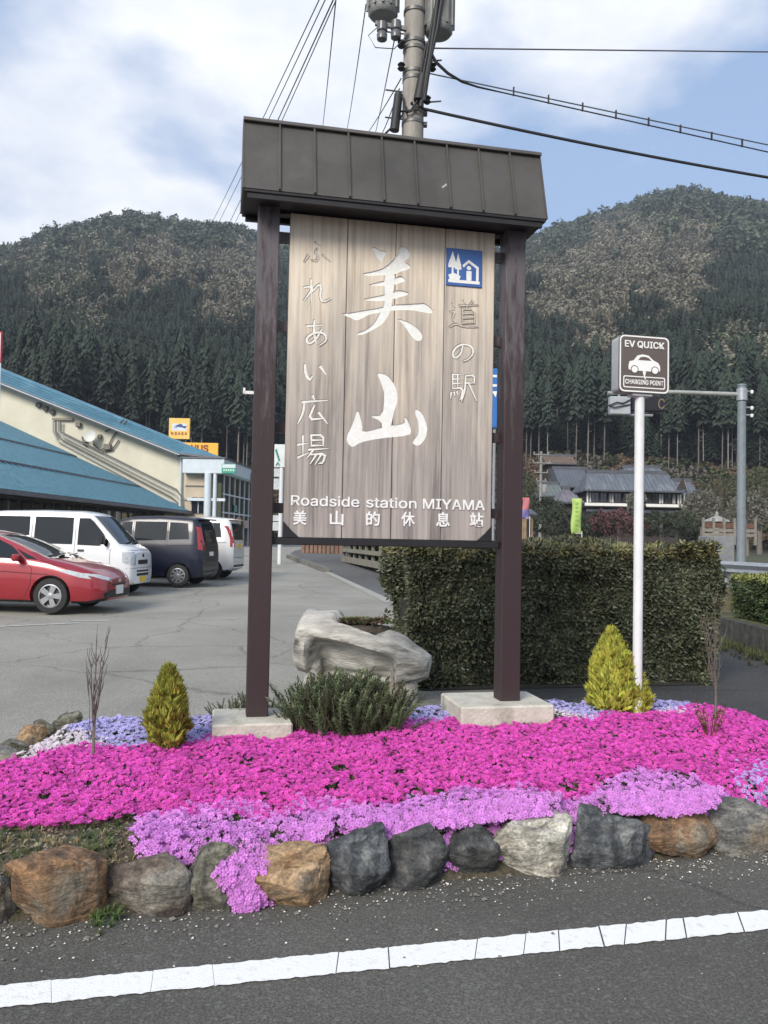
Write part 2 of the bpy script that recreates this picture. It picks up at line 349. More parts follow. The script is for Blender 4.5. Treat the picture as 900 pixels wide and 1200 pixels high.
# side road right of the hedge; stretched left as painted shade in front of it
p = [gnd(800, 800), gnd(845, 755), gnd(905, 778), Vector((9, 9.3, 0)), Vector((6, 3.5, 0)), Vector((3.2, 4.4, 0)), Vector((2.9, 6.4, 0))]
sheet('side_road', [(2.75, 4.2), (6, 3.5), (30, 9), (30, 22), (5.6, 13.4), (3.6, 13.6), (1.2, 8.0), (.9, 6.2), (3.1, 6.9)], .008, M_ROAD2)
# drive running away beyond the lot
dl = [gnd(352, 652), gnd(378, 668), gnd(455, 702), gnd(455, 678), gnd(398, 648)]
sheet('drive', [(gnd(383, 669).x, gnd(383, 669).y), (gnd(462, 705).x, gnd(462, 705).y), (2.9, 18), (4.6, 30), (2.2, 60), (-1.5, 92), (-7, 92), (gnd(340, 649).x, gnd(340, 649).y)], .008, M_DRIVE)
# pale edge strip between lot and drive
q = [gnd(372, 667), gnd(383, 669), gnd(462, 705), gnd(452, 707)]
sheet('drive_edge', [tuple(v.xy) for v in q], .012, mat('pale_concrete', (.36, .35, .31), (.28, .27, .24), 3, .9))
# bay lines of the car park
bays = [((0, 735), (92, 731)), ((85, 728), (128, 728)), ((182, 691), (250, 690)), ((190, 704), (206, 704)), ((255, 686), (290, 683)), ((232, 674), (292, 676)), ((300, 672), (326, 671))]
for a, b in bays:
    A, B = gnd(*a), gnd(*b); d = (B-A).normalized(); nrm = Vector((-d.y, d.x, 0))*.06
    mb = MB(); P = [A-nrm, B-nrm, B+nrm, A+nrm]
    o = mb.add([(p_.x, p_.y, G(p_.y)+.012) for p_ in P], [(0, 1, 2, 3)]).build('bay_line', mat('worn_paint', (.5, .5, .47), (.3, .3, .28), 14, .85), kind='structure')
# white edge line of the road with cracks; every painted stretch is a piece
road = bpy.data.objects['road']
cr_px = [-1500, -900, -520, -230, -60, 60, 178, 250, 395, 456, 558, 615, 655, 705, 733, 780, 803, 868, 960, 1060, 1210, 1420, 1800]
def road_line():
    SK = [random.uniform(-2, 4.5) for _ in cr_px]
    for i in range(len(cr_px)-1):
        p0, p1 = cr_px[i], cr_px[i+1]
        yt = lambda x: 1157-x*(89/900.); yb = lambda x: 1183-x*(92/900.)
        n = max(3, min(40, int((p1-p0)/6))); top = []; bot = []
        g = random.choice((1.0, 1.8, 2.4)) if i > 7 else .5; sk0 = SK[i]; sk1 = SK[i+1]
        sk = [random.uniform(-5, 5), random.uniform(-5, 5)]
        for k in range(n+1):
            x = p0+g/2+(p1-p0-g)*k/n; e = 5. if k in (0, n) else 0
            kk = sk0 if k == 0 else sk1; xt = x-kk; xb = x+kk
            def w(px, py): P = gnd(px, py, 0.0); return (P.x, P.y)
            top.append(w(xt if k in (0, n) else x, yt(x)+random.uniform(-.8, .8))); bot.append(w(xb if k in (0, n) else x, yb(x)+random.uniform(-1, 1)))
        mb = MB(); V = [(x, y, .0065) for x, y in top]+[(x, y, .0065) for x, y in bot]
        mb.add(V, [(k, k+1, n+2+k, n+1+k) for k in range(n)]).build('paint_segment', M_WHITE, road)
road_line()
# slight darker wear band and grit between line and stones
def grit():
    P = []; 
    for _ in range(1500):
        a = random.uniform(-1.6, 3.6); edge = -1.93+.06*(a+1)
        b = edge-abs(random.gauss(0, .16)) if random.random() < .94 else edge-random.uniform(0, 1.6)
        p_ = S(a, b); P.append((p_.x, p_.y, .006))
    n = len(P)
    mb = MB(); mb.add([(-1, -.6, 0), (.9, -.8, .1), (1, .7, 0), (-.8, .8, .25), (0, 0, .9)], [(0, 1, 4), (1, 2, 4), (2, 3, 4), (3, 0, 4)])
    mg = mat('pale_grit', (.62, .60, .54), rough=.9, rand=.35); md = mat('dark_grit', (.16, .15, .13), rough=.9, rand=.4)
    R_ = np.c_[np.zeros(n), np.zeros(n), rng.uniform(0, 6.28, n)]
    h = n*6//10
    scatter('scattered_grit', P[:h], R_[:h], np.abs(rng.normal(.0024, .0013, h))+.0008, [proto('chip', mb, mg)], kind='stuff')
    scatter('dark_gravel', P[h:], R_[h:], np.abs(rng.normal(.005, .003, n-h))+.001, [proto('chip_dark', mb, md)], kind='stuff')
grit()
for nm, pr in (('scattered_grit', 'pale grit and fallen petals strewn along the foot of the stones'), ('dark_gravel', 'dark loose gravel along the edge of the road')):
    tag(bpy.data.objects[nm], pr, 'gravel')
# ------------------------------------------------------------------ the big wooden sign
def build_sign():
    t = thing('roadside_sign', 'tall weathered wooden sign with carved white characters under a dark metal roof', 'sign', S(0, 0), YAW)
    z4 = Matrix.Identity(4)
    # local frame: x = a, y = b
    m_post = bpy.data.materials.new('post_paint'); m_post.use_nodes = True; nt_ = m_post.node_tree; L = nt_.links.new; b = nt_.nodes['Principled BSDF']; b.inputs['Roughness'].default_value = .55
    tc = N(nt_, 'ShaderNodeTexCoord'); mp = N(nt_, 'ShaderNodeMapping'); mp.inputs['Scale'].default_value = (14, 14, 2.2); L(tc.outputs['Object'], mp.inputs[0])
    n1 = N(nt_, 'ShaderNodeTexNoise'); n1.inputs['Scale'].default_value = 1.6; n1.inputs['Detail'].default_value = 9; n1.inputs['Roughness'].default_value = .7; L(mp.outputs[0], n1.inputs['Vector'])
    sp = N(nt_, 'ShaderNodeSeparateXYZ'); L(tc.outputs['Object'], sp.inputs[0])
    mr = N(nt_, 'ShaderNodeMapRange'); L(sp.outputs[2], mr.inputs[0]); mr.inputs[1].default_value = 1.7; mr.inputs[2].default_value = 3.4; mr.inputs[3].default_value = -.22; mr.inputs[4].default_value = .12
    ad = N(nt_, 'ShaderNodeMath', operation='ADD'); L(n1.outputs['Fac'], ad.inputs[0]); L(mr.outputs[0], ad.inputs[1])
    r = N(nt_, 'ShaderNodeValToRGB'); L(ad.outputs[0], r.inputs[0]); r.color_ramp.elements[0].position = .44; r.color_ramp.elements[0].color = (.032, .018, .019, 1)
    r.color_ramp.elements[1].position = .62; r.color_ramp.elements[1].color = (.10, .088, .095, 1); e = r.color_ramp.elements.new(.53); e.color = (.06, .045, .048, 1)
    L(r.outputs[0], b.inputs['Base Color']); bp = N(nt_, 'ShaderNodeBump'); bp.inputs['Strength'].default_value = .5; bp.inputs['Distance'].default_value = .004; L(n1.outputs['Fac'], bp.inputs['Height']); L(bp.outputs[0], b.inputs['Normal'])
    m_roof = mat('roof_sheet', (.075, .069, .060), (.105, .097, .086), 3, .42, metal=.35, bump=.15, bscale=30, c3=(.13, .122, .11), s3=2.2, a3=.62)
    m_dark = mat('dark_trim', (.006, .0055, .007), (.011, .010, .012), 12, .6)
    for a0, a1, zb in ((-.066, .079, .355), (1.700, 1.848, .42)):
        MB().cbox(((a0+a1)/2, .074, (zb+3.83)/2), (a1-a0, .148, 3.83-zb), .006).build('post', m_post, t)
    m_base = mat('footing_concrete', (.56, .53, .45), (.42, .40, .34), 7, .9, bump=.7, bscale=45, c3=(.26, .25, .19), s3=5, a3=.57)
    for a0, a1, b0, b1, z1 in ((-.285, .225, -.20, .30, .358), (1.365, 2.04, -.165, .36, .424)):
        MB().cbox(((a0+a1)/2, (b0+b1)/2, z1-.21), (a1-a0, b1-b0, .42), .012).build('footing', m_base, t)
    # board of four planks, the big characters carved in, painted white on their floor
    n3 = Vector((-sin(YAW), cos(YAW), 0))
    def bp_(px, py, d=.05):
        r_ = ray(px, py); P0 = S(0, d); k = (P0-Vector((0, 0, EYE))).dot(SV)/r_.dot(SV); P = Vector((0, 0, EYE))+r_*k; return ((P-SO).dot(SU), P.z)
    Z5 = lambda L_: [bp_(390+x/6.923, 280+y/6.923) for x, y in L_]
    Z3 = lambda L_: [bp_(320+x/3.214, 440+y/3.214) for x, y in L_]
    strokes = [Z5([(312, 60), (345, 66), (385, 92), (432, 97), (425, 132), (398, 188), (372, 170), (342, 120)]),
               Z5([(540, 72), (575, 58), (608, 72), (632, 112), (622, 152), (575, 178), (632, 216), (630, 240), (560, 262), (500, 285), (400, 292), (300, 300), (252, 292), (246, 276), (292, 270), (400, 243), (468, 192), (525, 130)]),
               Z5([(288, 370), (395, 342), (500, 326), (522, 305), (556, 300), (592, 328), (578, 346), (510, 370), (400, 380), (300, 378)]),
               Z5([(245, 488), (285, 478), (400, 455), (498, 430), (520, 416), (572, 418), (622, 440), (600, 457), (510, 482), (420, 502), (300, 502), (262, 496)]),
               Z5([(74, 602), (122, 602), (200, 588), (380, 558), (470, 534), (690, 524), (737, 517), (782, 545), (817, 585), (805, 606), (740, 596), (640, 577), (500, 577), (380, 597), (290, 612), (230, 650), (185, 662), (138, 636), (84, 615)]),
               Z5([(424, 276), (505, 276), (500, 340), (482, 500), (476, 550), (410, 556), (420, 480), (414, 340)]),
               Z5([(418, 520), (478, 540), (462, 602), (412, 682), (342, 728), (250, 777), (196, 780), (188, 766), (268, 738), (330, 688), (370, 620), (405, 565)]),
               Z5([(518, 648), (560, 653), (642, 688), (702, 738), (732, 790), (716, 826), (680, 828), (638, 792), (580, 704), (548, 668)]),
               Z3([(388, -12), (428, -5), (462, 38), (471, 90), (457, 132), (447, 180), (436, 205), (412, 205), (408, 172), (360, 152), (412, 150), (420, 72), (405, 22)]),
               Z3([(318, 122), (337, 188), (336, 215), (420, 193), (497, 180), (493, 153), (506, 165), (523, 207), (515, 226), (400, 237), (330, 251), (300, 271), (284, 260), (273, 236), (300, 180)]),
               Z3([(535, 123), (562, 140), (582, 190), (577, 235), (550, 267), (523, 256), (530, 240), (547, 220), (546, 170), (534, 145)])]
    def smooth_poly(P, it=1):
        for _ in range(it):
            Q = []
            for i in range(len(P)):
                p, q = P[i], P[(i+1) % len(P)]; Q += [(p[0]*.78+q[0]*.22, p[1]*.78+q[1]*.22), (p[0]*.22+q[0]*.78, p[1]*.22+q[1]*.78)]
            P = Q
        return P
    strokes = [smooth_poly(s_) for s_ in strokes]
    MP = Matrix(((1, 0, 0, 0), (0, 0, 1, 0), (0, 1, 0, 0), (0, 0, 0, 1)))      # (a, z, b) -> local
    cutters = []
    for s_ in strokes:
        o = MB().prism(s_, .03, .064, MP).build('cutter', m_dark); cutters.append(o)
    m_wood = bpy.data.materials.new('weathered_plank'); m_wood.use_nodes = True; nt_ = m_wood.node_tree; L = nt_.links.new; b = nt_.nodes['Principled BSDF']; b.inputs['Roughness'].default_value = .85
    tc = N(nt_, 'ShaderNodeTexCoord'); oi = N(nt_, 'ShaderNodeObjectInfo')
    def noise_(sc, st, det=8, rough=.6):
        mp = N(nt_, 'ShaderNodeMapping'); mp.inputs['Scale'].default_value = st; L(tc.outputs['Object'], mp.inputs[0]); L(oi.outputs['Random'], mp.inputs['Location'])
        n = N(nt_, 'ShaderNodeTexNoise'); n.inputs['Scale'].default_value = sc; n.inputs['Detail'].default_value = det; n.inputs['Roughness'].default_value = rough; L(mp.outputs[0], n.inputs['Vector']); return n.outputs['Fac']
    def ramp(f, st):
        r = N(nt_, 'ShaderNodeValToRGB'); L(f, r.inputs[0]); e = r.color_ramp.elements
        while len(e) < len(st): e.new(.5)
        for i, (p_, c_) in enumerate(st): e[i].position = p_; e[i].color = (*c_, 1)
        return r.outputs[0]
    def mix(f, a_, b_, bt='MIX'):
        x = N(nt_, 'ShaderNodeMix', data_type='RGBA', blend_type=bt)
        if isinstance(f, float): x.inputs[0].default_value = f
        else: L(f, x.inputs[0])
        L(a_, x.inputs[6]); L(b_, x.inputs[7]); return x.outputs[2]
    grain = noise_(1.0, (38, 38, .9)); fine = noise_(1.0, (150, 150, 3.5), 4); blot = noise_(1.0, (5, 5, 1.1), 5)
    sp = N(nt_, 'ShaderNodeSeparateXYZ'); L(tc.outputs['Object'], sp.inputs[0])
    mr = N(nt_, 'ShaderNodeMapRange'); L(sp.outputs[2], mr.inputs[0]); mr.inputs[1].default_value = 3.9; mr.inputs[2].default_value = 1.9; mr.inputs[3].default_value = -.12; mr.inputs[4].default_value = .62
    a1 = N(nt_, 'ShaderNodeMath', operation='MULTIPLY_ADD'); L(blot, a1.inputs[0]); a1.inputs[1].default_value = .9; L(mr.outputs[0], a1.inputs[2])
    wet = ramp(a1.outputs[0], [(.45, (0, 0, 0)), (1.0, (1, 1, 1))])
    light = ramp(grain, [(.3, (.52, .425, .32)), (.5, (.68, .59, .475)), (.7, (.75, .68, .57))])
    dark = ramp(grain, [(.24, (.14, .128, .12)), (.42, (.30, .27, .245)), (.58, (.38, .34, .31)), (.78, (.47, .43, .39))])
    c = mix(wet, light, dark); c = mix(.35, c, ramp(fine, [(.35, (.72, .72, .72)), (.6, (1.05, 1.05, 1.05))]), 'MULTIPLY')
    # grey-black water stains running down along the grain
    st = noise_(1.0, (9, 9, .35), 6, .7); stf = ramp(st, [(.50, (0, 0, 0)), (.66, (.8, .8, .8))])
    stm = N(nt_, 'ShaderNodeMath', operation='MULTIPLY'); L(stf, stm.inputs[0]); L(wet, stm.inputs[1])
    cc = N(nt_, 'ShaderNodeRGB'); cc.outputs[0].default_value = (.095, .088, .088, 1); c = mix(stm.outputs[0], c, cc.outputs[0]); L(c, b.inputs['Base Color'])
    bp = N(nt_, 'ShaderNodeBump'); bp.inputs['Strength'].default_value = .6; bp.inputs['Distance'].default_value = .004; L(grain, bp.inputs['Height']); L(bp.outputs[0], b.inputs['Normal'])
    edges = [.152, .554, .899, 1.258, 1.632]
    for i in range(4):
        o = MB().cbox(((edges[i]+edges[i+1])/2, .07+.0012*(i % 2), 2.663), (edges[i+1]-edges[i]-.005, .04, 2.225), .004).build('board_plank', m_wood, None)
        xs = (edges[i], edges[i+1]); use = [c_ for c_, s_ in zip(cutters, strokes) if min(p[0] for p in s_) < xs[1] and max(p[0] for p in s_) > xs[0]]
        for c_ in use:
            md = o.modifiers.new('b', 'BOOLEAN'); md.operation = 'DIFFERENCE'; md.object = c_; md.solver = 'EXACT'
        bpy.context.view_layer.update(); me = bpy.data.meshes.new_from_object(o.evaluated_get(bpy.context.evaluated_depsgraph_get()))
        me.materials.clear(); me.materials.append(m_wood); o.modifiers.clear(); o.data = me; o.parent = t
    for c_ in cutters: bpy.data.objects.remove(c_)
    m_car = mat('carved_white', (.88, .88, .85), (.76, .76, .72), 26, .8, bump=.3, bscale=80, lo=.3, hi=.5)
    for k, s_ in enumerate(strokes):
        cx = sum(p[0] for p in s_)/len(s_); cz = sum(p[1] for p in s_)/len(s_)
        MB().prism([(cx+(x-cx)*.995, cz+(z-cz)*.995) for x, z in s_], .0585-.0005*k, .068, MP).build('carved_stroke', m_car, t)
    # small brush characters
    CH = {
     'fu': [[(.45, .02), (.62, .15)], [(.52, .3), (.42, .48), (.56, .66), (.48, .86), (.3, .82)], [(.18, .6), (.02, .88)], [(.74, .6), (.98, .84)]],
     're': [[(.3, 0), (.3, 1)], [(.05, .3), (.42, .25), (.05, .8)], [(.3, .5), (.62, .15), (.66, .3), (.62, .75), (.75, .88), (1, .75)]],
     'a': [[(.1, .22), (.8, .17)], [(.42, 0), (.4, .5), (.5, .92)], [(.72, .38), (.5, .75), (.2, .95), (.05, .8), (.2, .58), (.6, .45), (.9, .55), (.95, .8), (.65, 1)]],
     'i': [[(.05, .05), (.08, .6), (.25, 1), (.38, .75)], [(.75, .15), (.98, .6)]],
     'hiro': [[(.5, 0), (.56, .13)], [(.15, .22), (.98, .16)], [(.22, .2), (.18, .6), (0, .98)], [(.55, .35), (.35, .85), (.85, .8)], [(.7, .6), (.98, .98)]],
     'ba': [[(0, .35), (.32, .3)], [(.17, .05), (.17, .7)], [(0, .78), (.35, .62)], [(.45, .02), (.45, .38)], [(.45, .03), (.85, .02), (.85, .38)], [(.45, .2), (.85, .19)], [(.45, .38), (.85, .37)], [(.35, .52), (1, .48)], [(.5, .55), (.3, .8)], [(.45, .68), (.92, .64), (.85, .95), (.7, .98)], [(.62, .68), (.42, .98)], [(.78, .68), (.58, 1)]],
     'michi': [[(.1, .1), (.18, .2)], [(.02, .4), (.2, .38), (.08, .6), (.2, .78)], [(0, .95), (.2, .82), (.5, .95), (1, .95)], [(.5, 0), (.55, .1)], [(.82, 0), (.72, .12)], [(.35, .17), (1, .15)], [(.62, .17), (.58, .3)], [(.45, .3), (.45, .8)], [(.45, .3), (.88, .3), (.88, .8)], [(.45, .46), (.88, .46)], [(.45, .62), (.88, .62)], [(.45, .8), (.88, .8)]],
     'no': [[(.5, .12), (.42, .6), (.15, .85), (.02, .6), (.2, .25), (.55, .08), (.9, .25), (.95, .6), (.7, .9), (.5, .98)]],
     'eki': [[(.08, .02), (.08, .55)], [(.08, .03), (.45, .02)], [(.08, .2), (.42, .19)], [(.08, .36), (.42, .35)], [(.27, .03), (.27, .52)], [(.08, .54), (.48, .52), (.42, .9), (.35, .95)], [(.02, .7), (0, .9)], [(.13, .68), (.15, .8)], [(.24, .66), (.28, .78)], [(.58, .08), (.92, .06), (.92, .35)], [(.58, .35), (.92, .34)], [(.58, .08), (.56, .6), (.42, 1)], [(.7, .36), (1, .98)]]}
    m_fade = mat('faded_letter', (.62, .57, .49), (.42, .37, .31), 60, .85); m_let = mat('cream_letter', (.82, .81, .76), (.66, .65, .6), 60, .8); m_rim_shade = mat('painted_rim_shade', (.10, .08, .065), (.16, .13, .11), 40, .9)
    def char(key, x0, y0, x1, y1, m, w, side=0):
        mb = MB(); rim = MB(); k = 0
        for s_ in CH[key]:
            P = [Vector(bp_(x0+(x1-x0)*x, y0+(y1-y0)*y)) for x, y in s_]
            # Chaikin-smoothed path
            if len(P) > 2:
                Q = [P[0]]
                for i in range(len(P)-1): Q += [P[i]*.75+P[i+1]*.25, P[i]*.25+P[i+1]*.75]
                P = Q+[P[-1]]
            n = len(P)
            for i in range(n-1):
                d = (P[i+1]-P[i]); 
                if d.length < 1e-5: continue
                d.normalize(); nn = Vector((-d.y, d.x))
                f0 = i/(n-1); f1 = (i+1)/(n-1); prof = lambda f: w*(1.15-.75*f if n == 2 else .75+.5*sin(f*pi)-.35*f)
                w0, w1 = prof(f0), prof(f1); e = d*w*.35
                k += 1; zt = .0478-.00022*k
                q4 = [P[i]-e+nn*w0/2, P[i]-e-nn*w0/2, P[i+1]+e-nn*w1/2, P[i+1]+e+nn*w1/2]
                mb.prism([tuple(v) for v in q4], zt, .052, MP)
                sh = Vector((-.0035, .0045)); rim.prism([tuple(v+sh) for v in q4], .0492-.00004*k, .052, MP)  # dark copy shifted up-left paints the shade of a carved recess
        o = mb.build('brush_character', m, t); rim.build('painted_groove_shade', m_rim_shade, o)
    col = [('fu', (356, 284, 387, 310), m_fade, .014), ('re', (355, 328, 387, 358), m_let, .014), ('a', (357, 376, 384, 405), m_let, .015), ('i', (356, 427, 382, 446), m_let, .018),
           ('hiro', (349, 464, 384, 497), m_let, .015), ('ba', (349, 509, 384, 544), m_let, .0135)]
    for k, (x0, y0, x1, y1), m, w in col:
        if k == 'i':
            st = CH['i']
            for s_ in st: CH['i'] = [s_]; char('i', x0, y0, x1, y1, m, w)
        else: char(k, x0, y0, x1, y1, m, w)
    for k, (x0, y0, x1, y1), m, w in [('michi', (527, 353, 560, 385), m_fade, .0105), ('no', (529, 401, 556, 424), m_let, .013), ('eki', (528, 438, 558, 470), m_let, .0115)]: char(k, x0, y0, x1, y1, m, w)
    # painted lines of print at the bottom
    def flat(s_, px0, px1, py0, py1, bold, name='lettering'):
        A = bp_(px0, (py0+py1)/2); B = bp_(px1, (py0+py1)/2+ (px1-px0)*.02); h = bp_(px0, py0)[1]-bp_(px0, py1)[1]
        lettering(s_, B[0]-A[0], h, T((A[0]+B[0])/2, .0485, (A[1]+B[1])/2) @ UP, m_print, t, name, bold, .004)
    m_print = mat('print_white', (.78, .78, .76), (.6, .6, .58), 50, .7, lo=.5, hi=.8)
    flat('Roadside', 341, 421, 580.3, 592.7, .012); flat('station', 429, 488, 582.6, 595, .012); flat('MIYAMA', 495.5, 568, 584.6, 596.6, .012)
    for s_, x in zip('美山的休息站', (351.5, 394.5, 437, 478, 519, 558.5)):
        flat(s_, x-8, x+8, 598+(x-350)*.012, 615+(x-350)*.012, .018, 'character')
    # blue pictogram plate: two trees, a house with a figure, a ground line
    A, B, C_, D_ = bp_(523, 291), bp_(565, 294), bp_(523, 335), bp_(565, 337)
    x0, x1, zt, zb = A[0], B[0], (A[1]+B[1])/2, (C_[1]+D_[1])/2; w = x1-x0; h = zt-zb
    pl = MB().cbox(((x0+x1)/2, .046, (zt+zb)/2), (w, .008, h), .002).build('pictogram_plate', mat('sign_blue', (.035, .105, .33), (.05, .13, .38), 5, .4), t)
    pm = MB(); q_ = lambda L_: [(x0+x*w, zt-y*h) for x, y in L_]
    for k, P in enumerate([[(.06, .84), (.93, .84), (.93, .92), (.06, .92)], [(.17, .08), (.28, .42), (.29, .52), (.05, .52), (.06, .42)], [(.15, .5), (.2, .5), (.2, .86), (.15, .86)],
              [(.32, .12), (.41, .45), (.42, .56), (.24, .56), (.25, .45)], [(.30, .55), (.35, .55), (.35, .86), (.30, .86)], [(.06, .72), (.2, .66), (.4, .74), (.36, .85), (.1, .85)],
              [(.44, .44), (.62, .28), (.9, .46), (.9, .84), (.83, .84), (.83, .50), (.62, .36), (.48, .5)], [(.56, .58), (.70, .58), (.70, .84), (.56, .84)], [(.57, .47), (.62, .44), (.68, .47), (.69, .53), (.63, .56), (.57, .53)]]):
        pm.prism(q_(P), .0405-.00015*k, .0425, MP)
    pm.build('pictogram', m_print, pl)
    # bottom beam and gussets
    MB().cbox((.88, .075, 1.527), (1.62, .07, .052), .004).build('bottom_beam', m_dark, t)
    MB().cbox((.88, .10, 3.795), (1.62, .07, .05), .004).build('top_beam', m_dark, t)
    for sx, s1 in ((.152, 1), (1.632, -1)):
        g = MB().prism([(sx, 1.552), (sx+.11*s1, 1.552), (sx+.055*s1, 1.60), (sx, 1.66)], .036, .0465, MP).build('corner_bracket', m_dark, t)
    for zc in (3.62, 3.0, 2.3, 1.75):                      # battens that tie the planks at the back
        MB().box((.89, .112, zc), (1.62, .04, .07)).build('batten', m_post, t)
    MB().box((-.10, .06, bp_(293, 460)[1]), (.07, .03, .02)).build('small_bracket', m_print, t); MB().box((-.13, .06, bp_(293, 460)[1]+.012), (.015, .03, .035)).build('small_bracket', m_print, t)
    # roof
    a0, a1 = -.173, 1.915; zb, zt_ = 3.81, 4.316; bf, bt, bk = -.207, -.062, .24
    nP = 9; wP = (a1-a0)/nP; sl = Vector((0, bt-bf, zt_-zb)).normalized(); nr = Vector((0, -sl.z, sl.y))
    for i in range(nP):
        xa, xb = a0+i*wP+.003, a0+(i+1)*wP-.003
        P = [Vector((xa, bf, zb)), Vector((xb, bf, zb)), Vector((xb, bt, zt_)), Vector((xa, bt, zt_))]; dz = -nr*.012
        MB().add([*P, *[p+dz for p in P]], [(0, 1, 2, 3), (7, 6, 5, 4), (0, 4, 5, 1), (1, 5, 6, 2), (2, 6, 7, 3), (3, 7, 4, 0)]).build('roof_panel', m_roof, t)
    for i in range(1, nP):
        x = a0+i*wP; A_ = Vector((x, bf, zb))+nr*.008+sl*.004; B_ = Vector((x, bt, zt_))+nr*.008
        MB().bar(A_, B_, .011, .022, up=nr).build('roof_seam', m_roof, t)
    for x in (a0-.004, a1+.004):
        MB().prism([(bf-.004, zb), (bt, zt_+.002), (bk-.14, zt_+.002), (bk, zb)], -.006, .006, T(x, 0, 0) @ Matrix(((0, 0, 1, 0), (1, 0, 0, 0), (0, 1, 0, 0), (0, 0, 0, 1)))).build('roof_end', m_roof, t)
    MB().cbox(((a0+a1)/2, (bt+bk-.14)/2-.004, zt_+.014), (a1-a0+.02, bk-.14-bt+.04, .026), .004).build('roof_cap', mat('cap_sheet', (.10, .095, .088), (.14, .13, .12), 5, .4, metal=.4), t)
    MB().add([(a0, bk, zb), (a1, bk, zb), (a1, bk-.14, zt_), (a0, bk-.14, zt_), (a0, bk-.012, zb), (a1, bk-.012, zb), (a1, bk-.152, zt_), (a0, bk-.152, zt_)], [(0, 1, 2, 3), (4, 5, 6, 7), (0, 1, 5, 4), (2, 3, 7, 6), (0, 3, 7, 4), (1, 2, 6, 5)]).build('rear_panel', m_roof, t)
    MB().cbox(((a0+a1)/2, (bf+bk)/2, zb-.012), (a1-a0-.004, bk-bf-.006, .02), .003).build('soffit', m_dark, t)
    for b_ in (bf+.03, bk-.03):
        MB().box(((a0+a1)/2, b_, zb-.04), (a1-a0-.05, .035, .035)).build('soffit_batten', m_dark, t)
    # pale bird mark / scratch on a roof panel
    p = Vector((1.17, 0, 0)); P0 = Vector((1.17, bf, zb))+sl*.16+nr*.003
    MB().add([P0, P0+Vector((.035, 0, 0))+sl*.03, P0+Vector((.03, 0, 0))+sl*.045, P0+sl*.012+Vector((-.006, 0, 0))], [(0, 1, 2, 3)]).build('roof_scratch', mat('scratch', (.35, .34, .32), rough=.8), t)
    return t
build_sign()
# ------------------------------------------------------------------ the flower bed
BED = [(-1.62, -1.95), (-1.72, -1.2), (-1.62, -.55), (-1.42, .12), (-1.2, .58), (-.6, .62), (.5, .62), (1.6, .68), (3.0, .74), (3.45, .62), (3.72, .1), (3.85, -.6), (3.95, -1.62), (2.4, -1.72), (1.0, -1.83), (-.4, -1.92)]
def inpoly(x, y, P):
    c = False; j = len(P)-1
    for i in range(len(P)):
        if (P[i][1] > y) != (P[j][1] > y) and x < (P[j][0]-P[i][0])*(y-P[i][1])/(P[j][1]-P[i][1])+P[i][0]: c = not c
        j = i
    return c
def edge_d(x, y, P):
    m = 9
    for i in range(len(P)):
        ax, ay = P[i]; bx, by = P[(i+1) % len(P)]; dx, dy = bx-ax, by-ay; t = max(0, min(1, ((x-ax)*dx+(y-ay)*dy)/(dx*dx+dy*dy))); m = min(m, hypot(x-ax-dx*t, y-ay-dy*t))
    return m
def bed_z(a, b):
    if not inpoly(a, b, BED): return 0.
    d = edge_d(a, b, BED); k = min(1, d/.22); base = .19+.035*max(0, min(1, (a+.3)/2.3))+.05*max(0, min(1, (b+1.9)/2))
    return base*(k*(2-k))+.025*noise.noise(Vector((a*2.2, b*2.2, 1)))*k
def bed_soil():
    bm = bmesh.new(); n = 110; m_ = 52; V = {}
    for i in range(n+1):
        for j in range(m_+1):
            a = -1.8+5.9*i/n; b = -2.02+2.82*j/m_; P = S(a, b, bed_z(a, b)); V[i, j] = bm.verts.new(P) if inpoly(a, b, BED) or edge_d(a, b, BED) < .07 else None
    for i in range(n):
        for j in range(m_):
            q = [V[i, j], V[i+1, j], V[i+1, j+1], V[i, j+1]]
            if all(q): bm.faces.new(q)
    me = bpy.data.meshes.new('flower_bed_soil'); bm.to_mesh(me); bm.free(); me.shade_smooth()
    me.materials.append(mat('soil', (.045, .036, .024), (.11, .095, .065), 16, .95, bump=2.5, bscale=45, c3=(.05, .06, .025), s3=6, a3=.55)); link('flower_bed_soil', me, kind='structure')
bed_soil()

# rough stones in front: (px left, right, top, bottom, colour key)
def stone(cx, cz, b, w, h, d, seed, m, label, flat=0.):
    bm = bmesh.new(); bmesh.ops.create_icosphere(bm, subdivisions=5, radius=1)
    rr = random.Random(seed); o = Vector((seed*7.1, seed*3.3, 0))
    cuts = [(Vector((rr.uniform(-1, 1), rr.uniform(-1, .6), rr.uniform(-.7, 1))).normalized(), rr.uniform(.62, .86)) for _ in range(9)]
    for v in bm.verts:
        p = v.co.copy(); p = Vector([math.copysign(abs(c)**.5, c) for c in p])
        for n_, k in cuts:
            e = p.dot(n_)-k
            if e > 0: p -= n_*e*.9
        p += p.normalized()*(noise.noise(p*1.7+o)*.07+noise.noise(p*4+o)*.07+abs(noise.noise(p*9+o))*.05+noise.noise(p*22+o)*.012)
        v.co = Vector((p.x*w/2*1.12, p.y*d/2, p.z*h/2*1.1))
    me = bpy.data.meshes.new('stone'); bm.to_mesh(me); bm.free(); me.shade_smooth(); me.set_sharp_from_angle(angle=RD(38)); me.materials.append(m)
    P = S(cx, b, cz); ob = link('boulder', me); ob.location = P; ob.rotation_euler = (0, 0, YAW+rr.uniform(-.1, .1)); tag(ob, label, 'stone', 'rough stones edging the flower bed'); return ob
